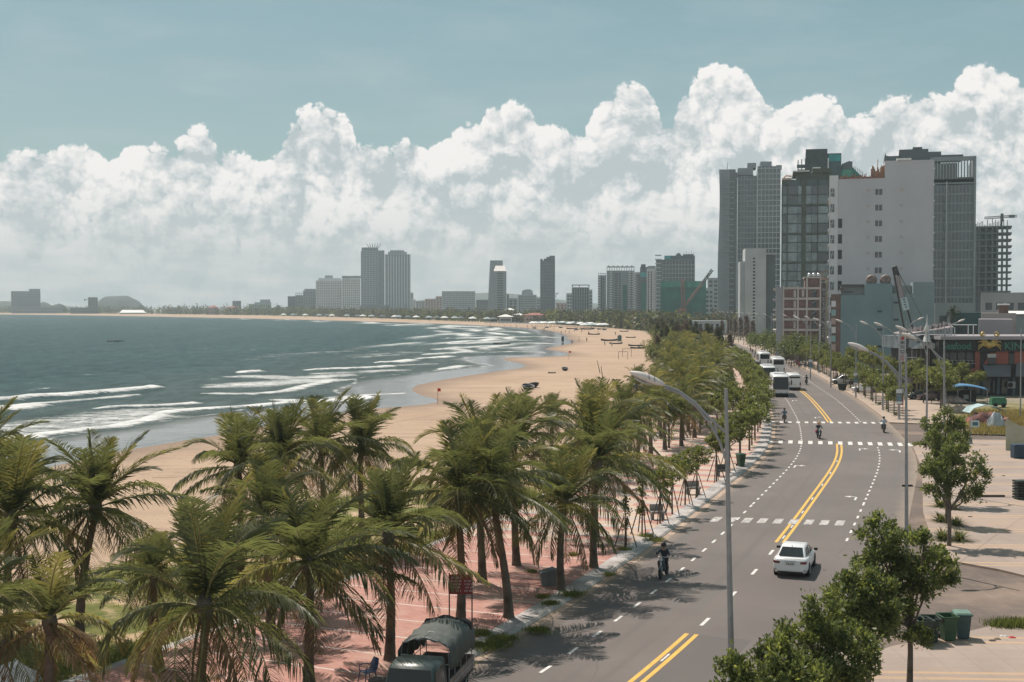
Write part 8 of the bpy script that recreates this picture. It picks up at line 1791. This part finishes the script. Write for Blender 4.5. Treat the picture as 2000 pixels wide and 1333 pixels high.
for i in range(6): e = MB(); e.box(tx_(1836+i*6), tx_(1836+i*6)+.1, .5, .6, tz(657), tz(644-i*.8)); e.build('terrace_post', WHW, th)
e = MB(); e.tube([(tx_(1858), .5, tz(635)), (tx_(1910), .5, tz(635))], .07, 5)
for px in (1858, 1893, 1903): e.tube([(tx_(px), .5, tz(657)), (tx_(px), .5, tz(635))], .07, 5)
e.build('terrace_rail', WHW, th)
e = MB(); e.lathe([(.75, 0), (.5, .7), (.22, 1.3), (.42, 1.7), (.40, 2.0), (.12, 2.9), (.02, 4.3)], 12, c=(tx_(1806), -1, tz(668))); e.build('finial', mat('pale_finial', (.60, .60, .58), .5, .2, 1), th)
e = MB()
for s_ in (-1, 1): e.hexa([(tx_(1806)+s_*.4, -1.2, tz(681)), (tx_(1806)+s_*2.3, -1.2, tz(681)), (tx_(1806)+s_*2.3, 0, tz(681)), (tx_(1806)+s_*.4, 0, tz(681)), (tx_(1806)+s_*.3, -1.2, tz(668)), (tx_(1806)+s_*1.0, -1.2, tz(670)), (tx_(1806)+s_*1.0, 0, tz(670)), (tx_(1806)+s_*.3, 0, tz(668))])
e.build('white_gable', mat('gable_white', (.50, .52, .52), .6, .3, 1), th)
e = MB(); e.box(tx_(1812), tx_(1833), .2, 1.0, tz(679), tz(668)); e.box(tx_(1778), tx_(1792), .2, 1.0, tz(679), tz(664)); e.build('upper_panel', mat('silver_panel', (.40, .42, .43), .4, .3, 1), th)
# vertical sign
vs = empty('vertical_sign', (D(1762, 700, 188).x, 188, 0), 0, 'tall white vertical sign with dark and red characters left of the glazed hall', 'sign')
q3 = 188/2500
def vz(py): return D(1762, py, 188).z
e = MB(); e.box(-6*q3, 6.5*q3, -.15, .15, vz(707), vz(651)); sb = e.build('board', mat('sign_off_white', (.46, .45, .46), .7, .06, 1), vs)
e = MB(); e.tube([(0, .3, 0), (0, .3, vz(651))], .1, 6); e.box(-.1, 2.2, .2, .4, vz(700), vz(698)); e.build('post', STEEL, vs)
DKC = mat('sign_dark_char', (.07, .075, .085), .6); RDC = mat('sign_red_char', (.42, .07, .07), .6)
def glyph(mb, z0, s_, bars):
    for x0, x1, a, b2 in bars: mb.box(x0*s_, x1*s_, -.17, -.155, z0+a*s_, z0+b2*s_)
e = MB(); glyph(e, vz(673), .55, [(-.5, -.3, 0, 1), (.3, .5, 0, 1), (-.12, .12, .05, .95), (-.5, .5, .45, .58)]); glyph(e, vz(681.5), .5, [(-.5, .1, .8, .95), (-.5, -.3, .2, .9), (.3, .5, 0, 1), (-.4, .2, .1, .25), (-.4, .2, .5, .62)]); glyph(e, vz(692.5), .6, [(-.5, .5, .85, 1), (-.5, -.3, .45, .9), (.3, .5, .45, .9), (-.5, .5, .38, .5), (-.1, .1, 0, .4)]); e.build('sign_lettering', DKC, sb)
e = MB(); e.lathe([(.28, -.17), (.28, -.155)], 14, c=(0, 0, vz(661)), axis='y'); glyph(e, vz(700.5), .5, [(-.5, -.3, 0, .9), (-.5, .0, .7, .85), (.1, .3, .2, 1), (.1, .55, .2, .35)]); glyph(e, vz(705), .45, [(-.6, -.4, 0, .8), (-.2, 0, .1, .9), (.2, .4, 0, .7)]); e.build('sign_lettering', RDC, sb)
# blue arched awning
ba = empty('awning_shelter', (D(1840, 780, 181).x, 181, 0), 0, 'blue curved awning shelter in front of the restaurant', 'shelter'); q4 = 181/2500
def bz(py): return D(1840, py, 181).z
e = MB(); n = 14; rings = []
for y, dz in ((-1.4, 0), (0, .25), (3.2, .1)):
    rr_ = []
    for i in range(n+1):
        t = i/n; px = 1840+t*84; py = 761-7.5*math.sin(math.pi*min(1, t*1.15+.02))**.8+ (4 if t > .9 else 0)*(t-.9)*10*0; py = 761-8*math.sin(math.pi*t**.85); rr_.append(((px-1840)*q4, y, bz(py)+dz))
    rings.append(rr_)
v_ = [p for r2 in rings for p in r2]; e.add(v_, [(j*(n+1)+k, j*(n+1)+k+1, (j+1)*(n+1)+k+1, (j+1)*(n+1)+k) for j in range(2) for k in range(n)], 0, True); q_ = e.build('awning', mat('blue_awning', (.13, .30, .50), .6, .12, .5), ba); s_ = q_.modifiers.new('s', 'SOLIDIFY'); s_.thickness = .06
for px in (1842, 1865, 1890, 1922): e = MB(); e.tube([((px-1840)*q4, -1.2, 0), ((px-1840)*q4, -1.2, bz(760)-.1)], .05, 5); e.build('post', STEEL, ba)
e = MB(); e.box(.3, 5.8, 2.6, 3.1, 0, bz(764)); e.build('rear_wall', mat('stall_dark', (.055, .05, .05), .8, .3, .6), ba)
e = MB(); e.box(1.1, 2.4, .8, 1.6, 0, 1.1); e.build('counter', mat('stall_counter', (.12, .14, .14), .7), ba)
e = MB(); e.box(2.85, 3.55, -.6, -.5, .6, 1.2); e.build('notice', CONC('pale_notice', (.25, .26, .27)), ba)
# ------------------------------------------------------------------ air
hz = MB(); hz.box(-4300, 3300, -80, 5300, -1.6, 190); hm = bpy.data.materials.new('haze'); hm.use_nodes = True; t = NT(hm.node_tree)
t.n.remove(t.n['Principled BSDF']); pv = t.new('ShaderNodeVolumePrincipled'); t.l.new(pv.outputs[0], t.n['Material Output'].inputs['Volume'])
pv.inputs['Color'].default_value = (.80, .93, .99, 1); pv.inputs['Density'].default_value = .00015; pv.inputs['Anisotropy'].default_value = .1
tag(hz.build('haze', hm), 'pale sea haze over the bay', 'haze', kind='stuff')
